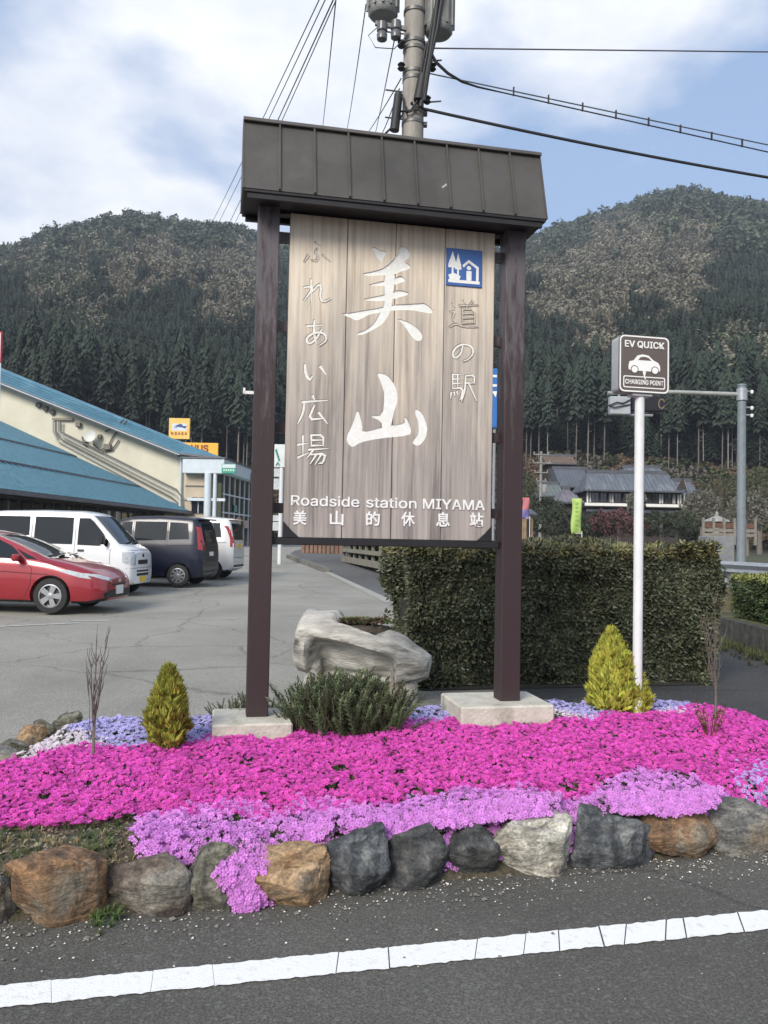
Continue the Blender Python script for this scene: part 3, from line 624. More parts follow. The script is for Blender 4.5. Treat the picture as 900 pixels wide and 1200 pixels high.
def stone_mat(name, c1, c2, c3, sc=7, streak=(1, 1, 1), a3=.5, s3=4):
    m = mat(name, c1, c2, sc, .82, stretch=streak, lo=.40, hi=.58, c3=c3, s3=s3, a3=a3); t = m.node_tree; L = t.links.new; b = t.nodes['Principled BSDF']; src = b.inputs['Base Color'].links[0].from_socket
    tc = N(t, 'ShaderNodeTexCoord'); mp = N(t, 'ShaderNodeMapping'); mp.inputs['Rotation'].default_value = (.3, .9, .2); mp.inputs['Scale'].default_value = (7, 7, 28); L(tc.outputs['Object'], mp.inputs[0])
    n1 = N(t, 'ShaderNodeTexNoise'); n1.inputs['Scale'].default_value = 1; n1.inputs['Detail'].default_value = 9; n1.inputs['Roughness'].default_value = .72; n1.inputs['Distortion'].default_value = 1.2; L(mp.outputs[0], n1.inputs['Vector'])
    r = N(t, 'ShaderNodeValToRGB'); L(n1.outputs['Fac'], r.inputs[0]); e = r.color_ramp.elements; e[0].position = .36; e[0].color = (.28, .28, .28, 1); e[1].position = .66; e[1].color = (1.5, 1.48, 1.42, 1)
    x = N(t, 'ShaderNodeMix', data_type='RGBA', blend_type='MULTIPLY'); x.inputs[0].default_value = .8; L(src, x.inputs[6]); L(r.outputs[0], x.inputs[7])
    n2 = N(t, 'ShaderNodeTexNoise'); n2.inputs['Scale'].default_value = 70; n2.inputs['Detail'].default_value = 6; L(tc.outputs['Object'], n2.inputs['Vector'])
    r2 = N(t, 'ShaderNodeValToRGB'); L(n2.outputs['Fac'], r2.inputs[0]); e = r2.color_ramp.elements; e[0].position = .35; e[0].color = (.6, .6, .6, 1); e[1].position = .68; e[1].color = (1.45, 1.45, 1.45, 1)
    y = N(t, 'ShaderNodeMix', data_type='RGBA', blend_type='MULTIPLY'); y.inputs[0].default_value = .7; L(x.outputs[2], y.inputs[6]); L(r2.outputs[0], y.inputs[7]); L(y.outputs[2], b.inputs['Base Color'])
    ad = N(t, 'ShaderNodeMath', operation='MULTIPLY_ADD'); L(n2.outputs['Fac'], ad.inputs[0]); ad.inputs[1].default_value = .35; L(n1.outputs['Fac'], ad.inputs[2])
    bp = N(t, 'ShaderNodeBump'); bp.inputs['Strength'].default_value = .9; bp.inputs['Distance'].default_value = .022; L(ad.outputs[0], bp.inputs['Height']); L(bp.outputs[0], b.inputs['Normal']); return m
BR = 1.35
def _b(c): return tuple(min(.8, x*BR) for x in c)
_sm = stone_mat
def stone_mat(n, a, b, c, *k): return _sm(n, _b(a), _b(b), _b(c), *k)
SM = dict(orange=stone_mat('stone_orange', (.12, .075, .045), (.30, .17, .085), (.17, .145, .11), 5), brown=stone_mat('stone_brown', (.07, .055, .045), (.17, .13, .10), (.16, .15, .13), 6),
          olive=stone_mat('stone_olive', (.055, .055, .045), (.20, .19, .15), (.10, .095, .07), 9, (1.6, 1.6, .5)), tan=stone_mat('stone_tan', (.20, .12, .06), (.36, .25, .15), (.10, .09, .075), 5, (1, 1, 1.4), .56),
          slate=stone_mat('stone_slate', (.035, .04, .045), (.115, .12, .125), (.19, .19, .18), 8, (1.4, 1.4, .6), .6), dark=stone_mat('stone_dark', (.03, .032, .034), (.085, .085, .082), (.15, .15, .14), 7, (1, 1, 1), .62),
          cream=stone_mat('stone_cream', (.26, .24, .20), (.50, .48, .42), (.12, .115, .10), 7, (1, 1, 1), .56, 5), grey=stone_mat('stone_grey', (.09, .09, .085), (.22, .215, .20), (.16, .13, .09), 6))
for i, (x0, x1, yt, yb, k, lb) in enumerate([
        (-70, 4, 1020, 1094, 'grey', 'grey stone cut by the left edge of the photo, beside the large orange boulder'),
        (8, 120, 990, 1090, 'orange', 'largest orange brown boulder, leftmost whole stone of the bed edge'),
        (126, 216, 1005, 1074, 'brown', 'low grey brown stone between the big orange boulder and the striped olive stone'),
        (218, 274, 988, 1070, 'olive', 'narrow upright olive grey striped stone left of the hanging pink flowers'),
        (304, 383, 992, 1067, 'tan', 'squarish tan orange stone right of the hanging pink flowers'),
        (384, 456, 966, 1055, 'slate', 'tall blue grey stone with vertical veins, right of the tan stone'),
        (456, 535, 966, 1042, 'dark', 'dark grey stone just left of the smaller dark pointed stone'),
        (532, 592, 961, 1033, 'dark', 'small dark pointed stone left of the cream white stone'),
        (586, 684, 956, 1028, 'cream', 'cream white stone with grey patches, palest of the row'),
        (682, 777, 947, 1022, 'slate', 'broad charcoal stone between the cream stone and the brown one'),
        (765, 860, 944, 1010, 'orange', 'smooth brown stone, second from the right end of the row'),
        (850, 950, 942, 1002, 'grey', 'pale grey stone at the right end of the row'),
        (945, 1040, 930, 990, 'dark', 'dark stone beyond the right edge of the photo')]):
    cxp = (x0+x1)/2; P = gnd(cxp, yb, 0); sc = P.y/950*cos(YAW)**-1*.99; w = (x1-x0)*P.y/950*1.02; h = (yb-yt)*P.y/950
    a, b = Sinv(P); h *= .80
    ob = stone(a, h/2-.01, b+.12, w*1.03, h+.03, .30, i*5+61, SM[k], lb)
# flat stones at the left rim and by the right end
for i, (x, y, w, h, k, lb) in enumerate([(35, 862, .16, .10, 'tan', 'small tan stone on the left rim of the bed, beside the blue flowers'), (52, 851, .12, .08, 'olive', 'small mossy stone at the back left corner of the bed'), (14, 874, .18, .09, 'olive', 'flat mossy stone on the left rim of the bed, below the tan one'), (-10, 892, .24, .12, 'grey', 'flat grey stone on the left rim at the edge of the photo'), (78, 838, .16, .06, 'olive', 'flattest mossy stone at the far left corner of the bed')]):
    P = gnd(x, y, .12); a, b = Sinv(P); stone(a, h/2+.04, b, w*1.25, h+.08, w, i+40, SM[k], lb)

# flowers: five petals with a notch, dark eye
def flower_proto(name, mp, me_, cup=.25):
    mb = MB()
    for k in range(5):
        q = 2*pi*k/5; c, s = cos(q), sin(q)
        def R_(x, y, z): return (x*c-y*s, x*s+y*c, z)
        mb.add([R_(.12, 0, 0), R_(.55, -.34, .12*cup), R_(.98, -.30, .30*cup), R_(.84, 0, .22*cup), R_(.98, .30, .30*cup), R_(.55, .34, .12*cup)], [(0, 1, 2, 3), (0, 3, 4, 5)], 0)
    mb.add([(.16*cos(2*pi*k/5), .16*sin(2*pi*k/5), .03) for k in range(5)], [(0, 1, 2, 3, 4)], 1)
    return proto(name, mb, [mp, me_])
def cushion_leaf(name, m):
    mb = MB(); rr = random.Random(3)
    for k in range(14):
        q = rr.uniform(0, 6.28); e = rr.uniform(.2, 1.2); d = Vector((cos(q)*cos(e), sin(q)*cos(e), sin(e))); s = Vector((-sin(q), cos(q), 0))*.10
        o = Vector((rr.uniform(-.4, .4), rr.uniform(-.4, .4), 0)); mb.add([o-s, o+s, o+d], [(0, 1, 2)])
    return proto(name, mb, m)
def petal_mat(name, c, rand=.16):
    m = mat(name, tuple(x*.86 for x in c), tuple(min(.9, x*1.12+.01) for x in c), 6, .75, rand=rand, spec=.2, detail=3); b = m.node_tree.nodes['Principled BSDF']
    # petals let light through
    t = m.node_tree; tr = N(t, 'ShaderNodeBsdfTranslucent'); mx = N(t, 'ShaderNodeMixShader'); mx.inputs[0].default_value = .32
    src = b.inputs['Base Color'].links[0].from_socket; t.links.new(src, tr.inputs[0]); out = t.nodes['Material Output']
    t.links.new(b.outputs[0], mx.inputs[1]); t.links.new(tr.outputs[0], mx.inputs[2]); t.links.new(mx.outputs[0], out.inputs[0]); return m
PM = dict(magenta=petal_mat('petal_magenta', (.74, .095, .50), .28), pink=petal_mat('petal_lilac_pink', (.68, .27, .70), .2), blue=petal_mat('petal_blue', (.52, .48, .84), .15), white=petal_mat('petal_white', (.78, .70, .76), .08))
EYE_ = dict(magenta=mat('eye_magenta', (.25, .005, .12), rough=.8), pink=mat('eye_purple', (.28, .04, .32), rough=.8), blue=mat('eye_blue', (.14, .10, .40), rough=.8), white=mat('eye_white', (.6, .45, .4), rough=.8))
# ground outline of each colour, taken from the picture at cushion height
def W_(pts, z=.27): return [Sinv(gnd(x, y, z)) for x, y in pts]
front_z = .27
R_pink = W_([(158, 950), (205, 937), (262, 932), (330, 945), (380, 930), (430, 936), (520, 932), (560, 920), (640, 928), (660, 935), (720, 915), (745, 905), (800, 908), (850, 925), (862, 945), (838, 962), (800, 958), (770, 955), (740, 944), (690, 958), (668, 975), (640, 975), (590, 968), (540, 975), (500, 975), (470, 985), (430, 978), (395, 988), (378, 1000), (300, 1010), (240, 998), (200, 1010), (170, 990)])
R_mag = W_([(-60, 905), (0, 886), (40, 884), (80, 875), (110, 869), (170, 876), (220, 868), (250, 862), (330, 862), (400, 850), (480, 845), (545, 852), (600, 852), (700, 845), (760, 842), (820, 832), (860, 830), (960, 862), (1010, 900), (1010, 960), (900, 950), (870, 945), (850, 925), (800, 905), (740, 905), (660, 935), (560, 922), (430, 938), (330, 950), (200, 945), (165, 948), (120, 952), (60, 958), (20, 952), (-60, 960)])
R_blue = [W_([(62, 848), (100, 834), (180, 829), (262, 830), (262, 866), (220, 872), (170, 878), (120, 870), (105, 862), (70, 858), (58, 860)]), W_([(470, 828), (545, 826), (548, 850), (478, 852)]), W_([(640, 826), (690, 830), (760, 820), (812, 818), (830, 832), (760, 842), (700, 850), (640, 840)]), W_([(860, 904), (920, 888), (990, 900), (990, 940), (880, 935)])]
R_white = [W_([(24, 880), (56, 862), (75, 856), (110, 860), (130, 866), (108, 871), (75, 878), (30, 886)]), W_([(220, 828), (262, 826), (330, 828), (330, 834), (220, 833)]), W_([(500, 822), (540, 822), (540, 828), (500, 828)]), W_([(770, 838), (800, 834), (815, 840), (780, 846)]), W_([(640, 840), (670, 842), (700, 848), (650, 850)])]
def clump(a, b): return .5+.5*noise.noise(Vector((a*3.2, b*3.2, 9)))
def surf(a, b):
    return bed_z(a, b)+.045+.03*noise.noise(Vector((a*5, b*5, 4)))+.014*noise.noise(Vector((a*17, b*17, 2)))
def grow(name, regs, key, dens, label, size=.0125, thin=.0, drop=None):
    P = []; E_ = []; area = 0
    for R_ in regs:
        xs = [p[0] for p in R_]; ys = [p[1] for p in R_]; A = (max(xs)-min(xs))*(max(ys)-min(ys)); n = int(A*dens)
        for _ in range(n):
            a = random.uniform(min(xs)-.04, max(xs)+.04); b = random.uniform(min(ys)-.04, max(ys)+.04)
            ja = a+.07*noise.noise(Vector((a*9, b*9, 0)))+random.gauss(0, .02); jb = b+.09*noise.noise(Vector((a*4, b*4, 7)))+.05*noise.noise(Vector((a*11, b*11, 7)))+random.gauss(0, .02)
            if not inpoly(ja, jb, R_) or not inpoly(a, b, BED): continue
            if noise.noise(Vector((a*6, b*6, 31))) > .52-thin or noise.noise(Vector((a*22, b*22, 8))) > .47: 
                if random.random() < .85: continue
            z = surf(a, b)
            # cushion normal
            e = .03; nx = -(surf(a+e, b)-surf(a-e, b))/(2*e); ny = -(surf(a, b+e)-surf(a, b-e))/(2*e)-.25
            w = SU*nx+SV*ny+Vector((random.gauss(0, .35), random.gauss(0, .35), 1)); w.normalize()
            eu = w.to_track_quat('Z', 'Y').to_euler(); p = S(a, b, z+random.uniform(-.012, .008)); P.append(p[:]); E_.append((eu.x, eu.y, eu.z))
    if drop:
        for p, w in drop:
            eu = w.to_track_quat('Z', 'Y').to_euler(); P.append(p[:]); E_.append((eu.x, eu.y, eu.z))
    # spin each flower about its own axis
    from mathutils import Euler
    E2 = []
    for e in E_:
        m = Euler(e).to_matrix() @ Matrix.Rotation(random.uniform(0, 6.28), 3, 'Z'); q = m.to_euler(); E2.append((q.x, q.y, q.z))
    o = scatter(name, P, E2, rng.normal(size, size*.13, len(P)), [flower_proto(name+'_bloom', PM[key], EYE_[key], c) for c in (.2, .8, -.4)], kind='stuff'); tag(o, label, 'flowers'); return P
# purple cushion hanging down between two stones
drop = []
def fplane(px, py, b):      # point of an upright plane b in the sign's frame
    r_ = ray(px, py); k = (S(0, b)-Vector((0, 0, EYE))).dot(SV)/r_.dot(SV); return Vector((0, 0, EYE))+r_*k
for _ in range(2100):
    s = random.random()**.85; px = 284+8*s+random.gauss(0, 22*(1-.60*s)); py = 992+s*72+random.gauss(0, 2)
    if 238 < px < 330: p = fplane(px, py, -1.80-.19*min(1, s*2.2)**.6+random.uniform(-.02, .02)); p.z = max(p.z, .015); drop.append((p, Vector((random.gauss(0, .4), -1, .5+random.gauss(0, .3))).normalized()))
for _ in range(130):
    px, py = 286+random.gauss(0, 6), 1058+random.gauss(0, 4); p = fplane(px, py, -2.03); p.z = max(p.z, .015); drop.append((p, Vector((random.gauss(0, .4), -1, .7)).normalized()))
for x0, x1 in ((160, 400), (395, 665), (700, 850)):
    for _ in range(1700):                          # front fringe nodding over the stone tops
        px = random.uniform(x0, x1); yb = np.interp(px, [160, 175, 200, 240, 300, 340, 370, 400, 440, 460, 500, 540, 580, 640, 665, 700, 740, 800, 850], [985, 1000, 1002, 1012, 1015, 1000, 985, 968, 975, 985, 972, 968, 962, 956, 955, 955, 952, 955, 945])+5*noise.noise(Vector((px/14, 0, 0)))
        if min(px-x0, x1-px) < random.random()**.7*34: continue
        s = random.random()**1.2; py = yb-26+s*26; drop.append((fplane(px, py, -1.66-.14*s+random.uniform(-.02, .02)), Vector((random.gauss(0, .3), -.8, .8)).normalized()))
grow('magenta_moss_phlox', [R_mag], 'magenta', 6000, 'carpet of bright magenta moss phlox across the middle of the bed', .0125)
grow('lilac_moss_phlox', [R_pink], 'pink', 5200, 'lilac pink moss phlox spilling over the front stones', .0145, drop=drop)
grow('blue_moss_phlox', R_blue, 'blue', 4200, 'pale lavender blue moss phlox along the back of the bed', .0125)
grow('white_moss_phlox', R_white, 'white', 4200, 'white moss phlox in small patches at the back of the bed', .0125)
# green cushions under the flowers
def cushions():
    P = []
    for _ in range(26000):
        a = random.uniform(-1.65, 3.9); b = random.uniform(-1.9, .7)
        if not inpoly(a, b, BED): continue
        if a < -.35 and b < -1.38+.1*noise.noise(Vector((a*4, 0, 0))): continue
        P.append(S(a, b, surf(a, b)-.022)[:])
    for p, w in drop: 
        if random.random() < .5: P.append((p-w*.02)[:])
    n = len(P); o = scatter('phlox_foliage', P, np.c_[rng.normal(0, .5, n), rng.normal(0, .5, n), rng.uniform(0, 6.28, n)], rng.uniform(.018, .03, n), [cushion_leaf('phlox_sprig', mat('phlox_leaf', (.045, .075, .02), rough=.8, rand=.4))], kind='stuff'); tag(o, 'dark green needle foliage beneath the moss phlox', 'foliage')
cushions()
# dry grass, weeds at the front left corner
def weeds():
    def blade(name, m, n, sp, L_):
        mb = MB(); rr = random.Random(n)
        for k in range(n):
            q = rr.uniform(0, 6.28); l = rr.uniform(.5, 1)*L_; ln = rr.uniform(.2, .9)*sp; d = Vector((cos(q), sin(q), 0)); s = Vector((-sin(q), cos(q), 0))*.03; o = d*rr.uniform(0, .15)
            m1 = o+d*ln*.35*l+Vector((0, 0, .6*l)); mb.add([o-s, o+s, m1+s*.7, m1-s*.7, o+d*ln*l+Vector((0, 0, l*.95-ln*.35*l))], [(0, 1, 2, 3), (3, 2, 4)])
        return proto(name, mb, m)
    dry = mat('dry_blade', (.30, .24, .13), rough=.9, rand=.3); grn = mat('weed_blade', (.07, .11, .03), rough=.8, rand=.35); dk = mat('rosette', (.045, .07, .025), rough=.8, rand=.3)
    def rnd(n, f):
        P = []
        while len(P) < n:
            x, y = f(); a, b = Sinv(gnd(x, y, .17)); 
            P.append(S(a, b, bed_z(a, b)-.003)[:] if inpoly(a, b, BED) else gnd(x, y, 0)[:])
        return P
    zz = lambda n: np.c_[rng.normal(0, .2, n), rng.normal(0, .2, n), rng.uniform(0, 6.28, n)]
    P = rnd(260, lambda: (random.uniform(-20, 165), random.uniform(960, 1035))); o = scatter('dry_grass', P, zz(260), rng.uniform(.02, .055, 260), [blade('dry_tuft', dry, 14, 1.2, 1.)], kind='stuff'); tag(o, 'dry straw coloured grass on bare soil at the front left of the bed', 'grass')
    P = rnd(330, lambda: (random.choice([random.gauss(20, 22), random.gauss(125, 18), random.gauss(215, 25), random.uniform(0, 230)]), random.uniform(965, 1060))); o = scatter('green_weeds', P, zz(330), rng.uniform(.03, .075, 330), [blade('weed_tuft', grn, 16, 1.5, .9), blade('weed_dark', dk, 12, 2.2, .8)], kind='stuff'); tag(o, 'low green weeds growing among the front left stones', 'weeds')
    P = [S(*Sinv(gnd(random.gauss(118, 9), random.gauss(1072, 7), .02)), .005)[:] for _ in range(26)]; o = scatter('stone_weeds', P, zz(26), rng.uniform(.04, .075, 26), [blade('weed_b', grn, 14, 1.3, .9)], kind='stuff'); tag(o, 'green weed tuft between the orange boulder and the brown stone', 'weeds')
    P = rnd(70, lambda: (random.gauss(136, 14), random.gauss(955, 6))); n = 70; o = scatter('dry_seed_heads', P, zz(n), rng.uniform(.03, .06, n), [blade('seed', mat('pale_straw', (.46, .40, .32), rough=.9, rand=.15), 16, 2.0, .8)], kind='stuff'); tag(o, 'pale dried flower heads at the left end of the lilac phlox', 'grass')
    P = [];
    for _ in range(900):
        x, y = random.uniform(-20, 170), random.uniform(955, 1040); a, b = Sinv(gnd(x, y, .17))
        if inpoly(a, b, BED): P.append(S(a, b, bed_z(a, b)+.002)[:])
    n = len(P); mb = MB(); mb.add([(-1, -.6, 0), (.9, -.8, .1), (1, .7, 0), (-.8, .8, .25), (0, 0, .9)], [(0, 1, 4), (1, 2, 4), (2, 3, 4), (3, 0, 4)])
    o = scatter('soil_pebbles', P, zz(n), np.abs(rng.normal(.005, .003, n))+.001, [proto('peb', mb, mat('pebble', (.22, .19, .14), rough=.9, rand=.4))], kind='stuff'); tag(o, 'small pebbles on the bare soil at the front left', 'gravel')
weeds()
# kerb of the bed's back right corner
mb = MB(); kp = [S(2.6, .80), S(3.3, .82), S(3.62, .60), S(3.80, .1), S(3.93, -.6), S(4.03, -1.6)]
for A, B in zip(kp[:-1], kp[1:]): mb.bar(A+Vector((0, 0, .10)), B+Vector((0, 0, .10)), .10, .2)
mb.build('bed_kerb', M_CONCD, kind='structure')

# ---- shrubs
def spray_conifer(name, label, spots, h, r, mt, n, core, seed, lean=0.):
    """upright golden conifer made of many flat upright sprays"""
    rr = random.Random(seed); t = thing(name, label, 'shrub', spots)
    MB().tube([(0, 0, -.05), (0, 0, h*.3), (.01, 0, h*.75)], [.018, .014, .006], 7).build('trunk', mat('bark', (.07, .05, .035), (.12, .09, .06), 20, .9), t)
    mb = MB()
    for k in range(9):
        q = rr.uniform(0, 6.28); l = rr.uniform(.6, 1.0); w = .10; d = Vector((cos(q), sin(q), 0)); s = Vector((-sin(q), cos(q), 0))
        o = d*rr.uniform(0, .12); tip = o+d*.25*l+Vector((0, 0, l)); mid = o+d*.16*l+Vector((0, 0, .5*l)); mb.add([o-s*w*.3, o+s*w*.3, mid+s*w, tip, mid-s*w], [(0, 1, 2, 4), (4, 2, 3)])
    P = []; E_ = []; Sc = []
    for _ in range(n):
        u_ = rr.random()**.8; q = rr.uniform(0, 6.28); prof = (sin(min(1, (u_*.97+.09))**.75*pi)**.62) if u_ < .98 else .1
        R_ = r*prof*(1+.34*noise.noise(Vector((cos(q)*1.6, sin(q)*1.6, u_*4+seed)))); k = 1-rr.random()**2.2*.55
        P.append((R_*k*cos(q)+lean*u_, R_*k*sin(q), u_*h*.93)); E_.append((rr.gauss(0, .3)-sin(q)*.42*(1-u_*.6), rr.gauss(0, .3)+cos(q)*.42*(1-u_*.6), rr.uniform(0, 6.28))); Sc.append(rr.uniform(.7, 1.2)*.075)
    E_ = np.array(E_)
    o = scatter('foliage', P, E_, Sc, [proto('spray', mb, mt)], t, kind='stuff')
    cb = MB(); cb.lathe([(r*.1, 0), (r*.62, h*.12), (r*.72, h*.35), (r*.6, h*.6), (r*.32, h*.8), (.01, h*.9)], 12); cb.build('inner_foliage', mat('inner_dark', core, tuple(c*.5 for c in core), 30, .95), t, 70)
    return t
gold = mat('golden_spray', (.50, .45, .06), (.27, .32, .05), 3, .8, rand=.35, coord='Object')
gold2 = mat('golden_spray_dull', (.40, .35, .045), (.17, .21, .035), 3, .8, rand=.4)
def bs(px, py): a, b = Sinv(gnd(px, py, .25)); return S(a, b, bed_z(a, b)+.0)
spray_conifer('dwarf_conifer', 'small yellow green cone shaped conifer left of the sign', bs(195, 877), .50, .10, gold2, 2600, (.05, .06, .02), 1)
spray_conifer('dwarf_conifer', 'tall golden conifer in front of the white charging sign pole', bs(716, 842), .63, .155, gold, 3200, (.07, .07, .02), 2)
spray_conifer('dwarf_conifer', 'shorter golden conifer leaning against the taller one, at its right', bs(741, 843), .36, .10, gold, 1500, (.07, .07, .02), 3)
def rosemary(label, loc, r, h, n, seed, cat='shrub'):
    rr = random.Random(seed); t = thing('needle_shrub', label, cat, loc)
    def stem(sd):
        mb = MB(); q = random.Random(sd); mb.tube([(0, 0, 0), (.03, 0, .5), (.02, .02, 1)], [.02, .014, .006], 4, 1)
        for k in range(46):
            z = .12+.88*k/46; az = k*2.4; l = .16*(1.1-.5*z); d = Vector((cos(az), sin(az), .9)).normalized(); s = Vector((-sin(az), cos(az), 0))*.018; o = Vector((.02, 0, z)); mb.add([o-s, o+s, o+d*l], [(0, 1, 2)])
        return proto('stem', mb, [m_n, m_b])
    m_n = mat('needle_green', (.085, .115, .05), rough=.7, rand=.55); m_b = mat('shrub_bark', (.10, .075, .05), rough=.9)
    P = []; E_ = []; Sc = []
    for _ in range(n):
        q = rr.uniform(0, 6.28); d = sqrt(rr.random()); x, y = d*cos(q), d*sin(q); P.append((x*r*.8, y*r*.45, rr.uniform(-.02, .12)*h)); tl = .55*d
        E_.append((-y*tl+rr.gauss(0, .24), x*tl+rr.gauss(0, .24), rr.uniform(0, 6.28))); Sc.append(h*rr.uniform(.55, 1.0)*(1-.28*d))
    scatter('stems', P, E_, Sc, [stem(s) for s in (1, 2, 3)], t, kind='stuff'); return t
rosemary('wide dark green needle leaved shrub at the foot of the board between the posts', bs(405, 862)+Vector((.0, .06, 0)), .45, .46, 700, 5)
rosemary('small dark needle leaved shrub behind the left concrete footing', S(-.02, .40, .2), .30, .26, 150, 6)
def twiggy(name, label, loc, h, seed, m, n=7, spread=.12):
    rr = random.Random(seed); t = thing(name, label, 'young tree', loc); tr = MB(); tr.tube([(0, 0, -.03), (.005, 0, h*.22), (0, .01, h*.4)], [.011, .009, .006], 6); tr.build('trunk', m, t)
    for k in range(n):
        mb = MB(); q = rr.uniform(0, 6.28); z0 = h*rr.uniform(.18, .4); L_ = h*rr.uniform(.35, .62); P = [Vector((0, 0, z0))]
        for i in range(1, 7): P.append(Vector((cos(q)*spread*h*(i/6)**.6*.8+rr.gauss(0, .004), sin(q)*spread*h*(i/6)**.6*.8+rr.gauss(0, .004), z0+L_*i/6)))
        mb.tube(P, [.0036, .003, .0026, .0022, .0018, .0014, .0009], 4)
        for j in range(5):
            i = rr.randint(1, 5); a = rr.uniform(0, 6.28); l = rr.uniform(.05, .16)*h; mb.tube([P[i], P[i]+Vector((cos(a)*l*.25, sin(a)*l*.25, l*.6)), P[i]+Vector((cos(a)*l*.3, sin(a)*l*.3, l))], [.003, .0022, .001], 3)
        mb.build('branch', m, t)
    return t
bark = mat('twig_bark', (.13, .11, .095), (.20, .18, .16), 30, .9)
twiggy('bare_sapling', 'thin leafless sapling standing in the magenta phlox at the left', bs(108, 890), .84, 4, bark, 9, .10)
twiggy('bare_sapling', 'tall thin leafless sapling in front of the right end of the hedge', bs(838, 852), 1.02, 9, mat('twig_dark', (.10, .085, .07), (.16, .14, .12), 30, .9), 9, .09)
def red_shrub():
    t = thing('red_stem_shrub', 'low shrub with reddish upright stems and small leaves at the right of the bed', 'shrub', bs(832, 872)); rr = random.Random(2)
    mr = mat('red_stem', (.16, .045, .04), rough=.8, rand=.3); ml = mat('red_leaf', (.20, .07, .06), (.10, .12, .04), 30, .8)
    for k in range(15):
        q = rr.uniform(0, 6.28); l = rr.uniform(.12, .24); P = [Vector((cos(q)*.02, sin(q)*.02, 0)), Vector((cos(q)*.05, sin(q)*.05, l*.5)), Vector((cos(q)*.10, sin(q)*.10, l))]; mb = MB(); mb.tube(P, [.004, .003, .002], 4); o = mb.build('stem', mr, t)
        lf = MB()
        for j in range(9):
            p = P[1].lerp(P[2], rr.random()); a = rr.uniform(0, 6.28); d = Vector((cos(a), sin(a), .8))*.022; s = Vector((-sin(a), cos(a), 0))*.007; lf.add([p, p+d*.5+s, p+d, p+d*.5-s], [(0, 1, 2, 3)])
        lf.build('leaves', ml, o, kind='stuff')
red_shrub()
# ------------------------------------------------------------------ hollow log planter
def log_planter():
    t = thing('log_planter', 'hollowed weathered grey log planter with small plants on top, behind the sign', 'planter', (0, 0, 0))
    A = Vector((-.80, 8.10, .59)); B = Vector((.47, 7.80, .40)); ax = (B-A).normalized(); up = Vector((0, 0, 1)); sd_ = up.cross(ax).normalized(); up = ax.cross(sd_)
    fs = 1 if sd_.y < 0 else -1          # which way is the front
    nt_, na = 60, 48; V = []; Fc = []
    for i in range(nt_+1):
        s = i/nt_; r = np.interp(s, [0, .03, .15, .35, .6, .8, .93, 1], [.18, .26, .29, .28, .255, .215, .15, .08])
        cen = A.lerp(B, s)+Vector((0, 0, .03*sin(s*5)))
        for k in range(na):
            q = 2*pi*k/na; d = sd_*cos(q)*1.15+up*sin(q)*(1 if sin(q) < 0 else .95); p = cen+d*r
            w = max(0, min(1, min((s-.12)/.08, (.80-s)/.08)))
            if sin(q) < 0: p -= up*(-sin(q))*.10*(1-.5*s)
            if sin(q) < .15 and cos(q)*fs > -.25: p -= sd_*fs*(w*min(.24, max(0, .2+cos(q)*fs)*.34)*min(1, (.15-sin(q))/.3))
            wt = max(0, min(1, min((s-.26)/.08, (.66-s)/.1)))
            if sin(q) > .72: p -= up*(wt*.10*min(1, (sin(q)-.72)/.12))
            nz = noise.noise(Vector((s*6, q*1.1+cos(q), 2)))*.045+noise.noise(Vector((s*5, cos(q)*7, sin(q)*7)))*.018+noise.noise(Vector((s*30, cos(q)*9, sin(q)*9)))*.006
            V.append(p+d*nz)
    for i in range(nt_):
        for k in range(na): Fc.append((i*na+k, i*na+(k+1) % na, (i+1)*na+(k+1) % na, (i+1)*na+k))
    Fc += [tuple(range(na)), tuple(range(nt_*na, nt_*na+na))]
    m = mat('driftwood', (.26, .245, .22), (.56, .545, .50), 4, .9, bump=1.5, bscale=22, stretch=(.7, 3, 3), c3=(.11, .095, .08), s3=2.5, a3=.60)
    mb = MB(); mb.add(V, Fc); mb.build('log', m, t, 60)
    for s, r, h in ((.09, .085, .50), (.83, .09, .2)):
        c = A.lerp(B, s); MB().tube([(c.x, c.y-.04, -.02), (c.x+.02, c.y-.05, h*.5), (c.x, c.y, h)], [r*1.15, r*.9, r*1.2], 12).build('leg', m, t, 60)
    c = A.lerp(B, .72); MB().tube([(c.x+.02, c.y-.30, .10), (c.x+.02, c.y-.0, .10)], [.085, .085], 14).build('support_log', mat('sawn_log', (.22, .19, .15), (.36, .32, .26), 14, .9), t, 50)
    # soil and small plants in the hollow
    cc = A.lerp(B, .45)+up*.20; P = []; 
    MB().lathe([(.28, -.05), (.27, 0), (.1, .02)], 16, Matrix.Translation(cc) @ Matrix.Scale(.5, 4, Vector((0, 1, 0)))).build('planter_soil', mat('soil_dark', (.05, .04, .03), (.11, .09, .07), 30, .95, bump=1), t)
    mb = MB(); rr = random.Random(1)
    for k in range(16):
        q = rr.uniform(0, 6.28); d = Vector((cos(q), sin(q), 1.1))*.8; s = Vector((-sin(q), cos(q), 0))*.3; mb.add([Vector((0, 0, 0)), d*.55+s, d, d*.55-s], [(0, 1, 2, 3)])
    P = [(cc.x+rr.gauss(-.02, .12), cc.y+rr.gauss(0, .06), cc.z+.02) for _ in range(160)]
    scatter('planter_leaves', P, np.c_[np.zeros(160), np.zeros(160), rng.uniform(0, 6.28, 160)], rng.uniform(.03, .075, 160), [proto('succ', mb, mat('succulent', (.13, .17, .06), rough=.7, rand=.3)), proto('succ2', mb, mat('dry_leaf', (.14, .10, .07), rough=.9, rand=.3))], t, kind='stuff')
log_planter()

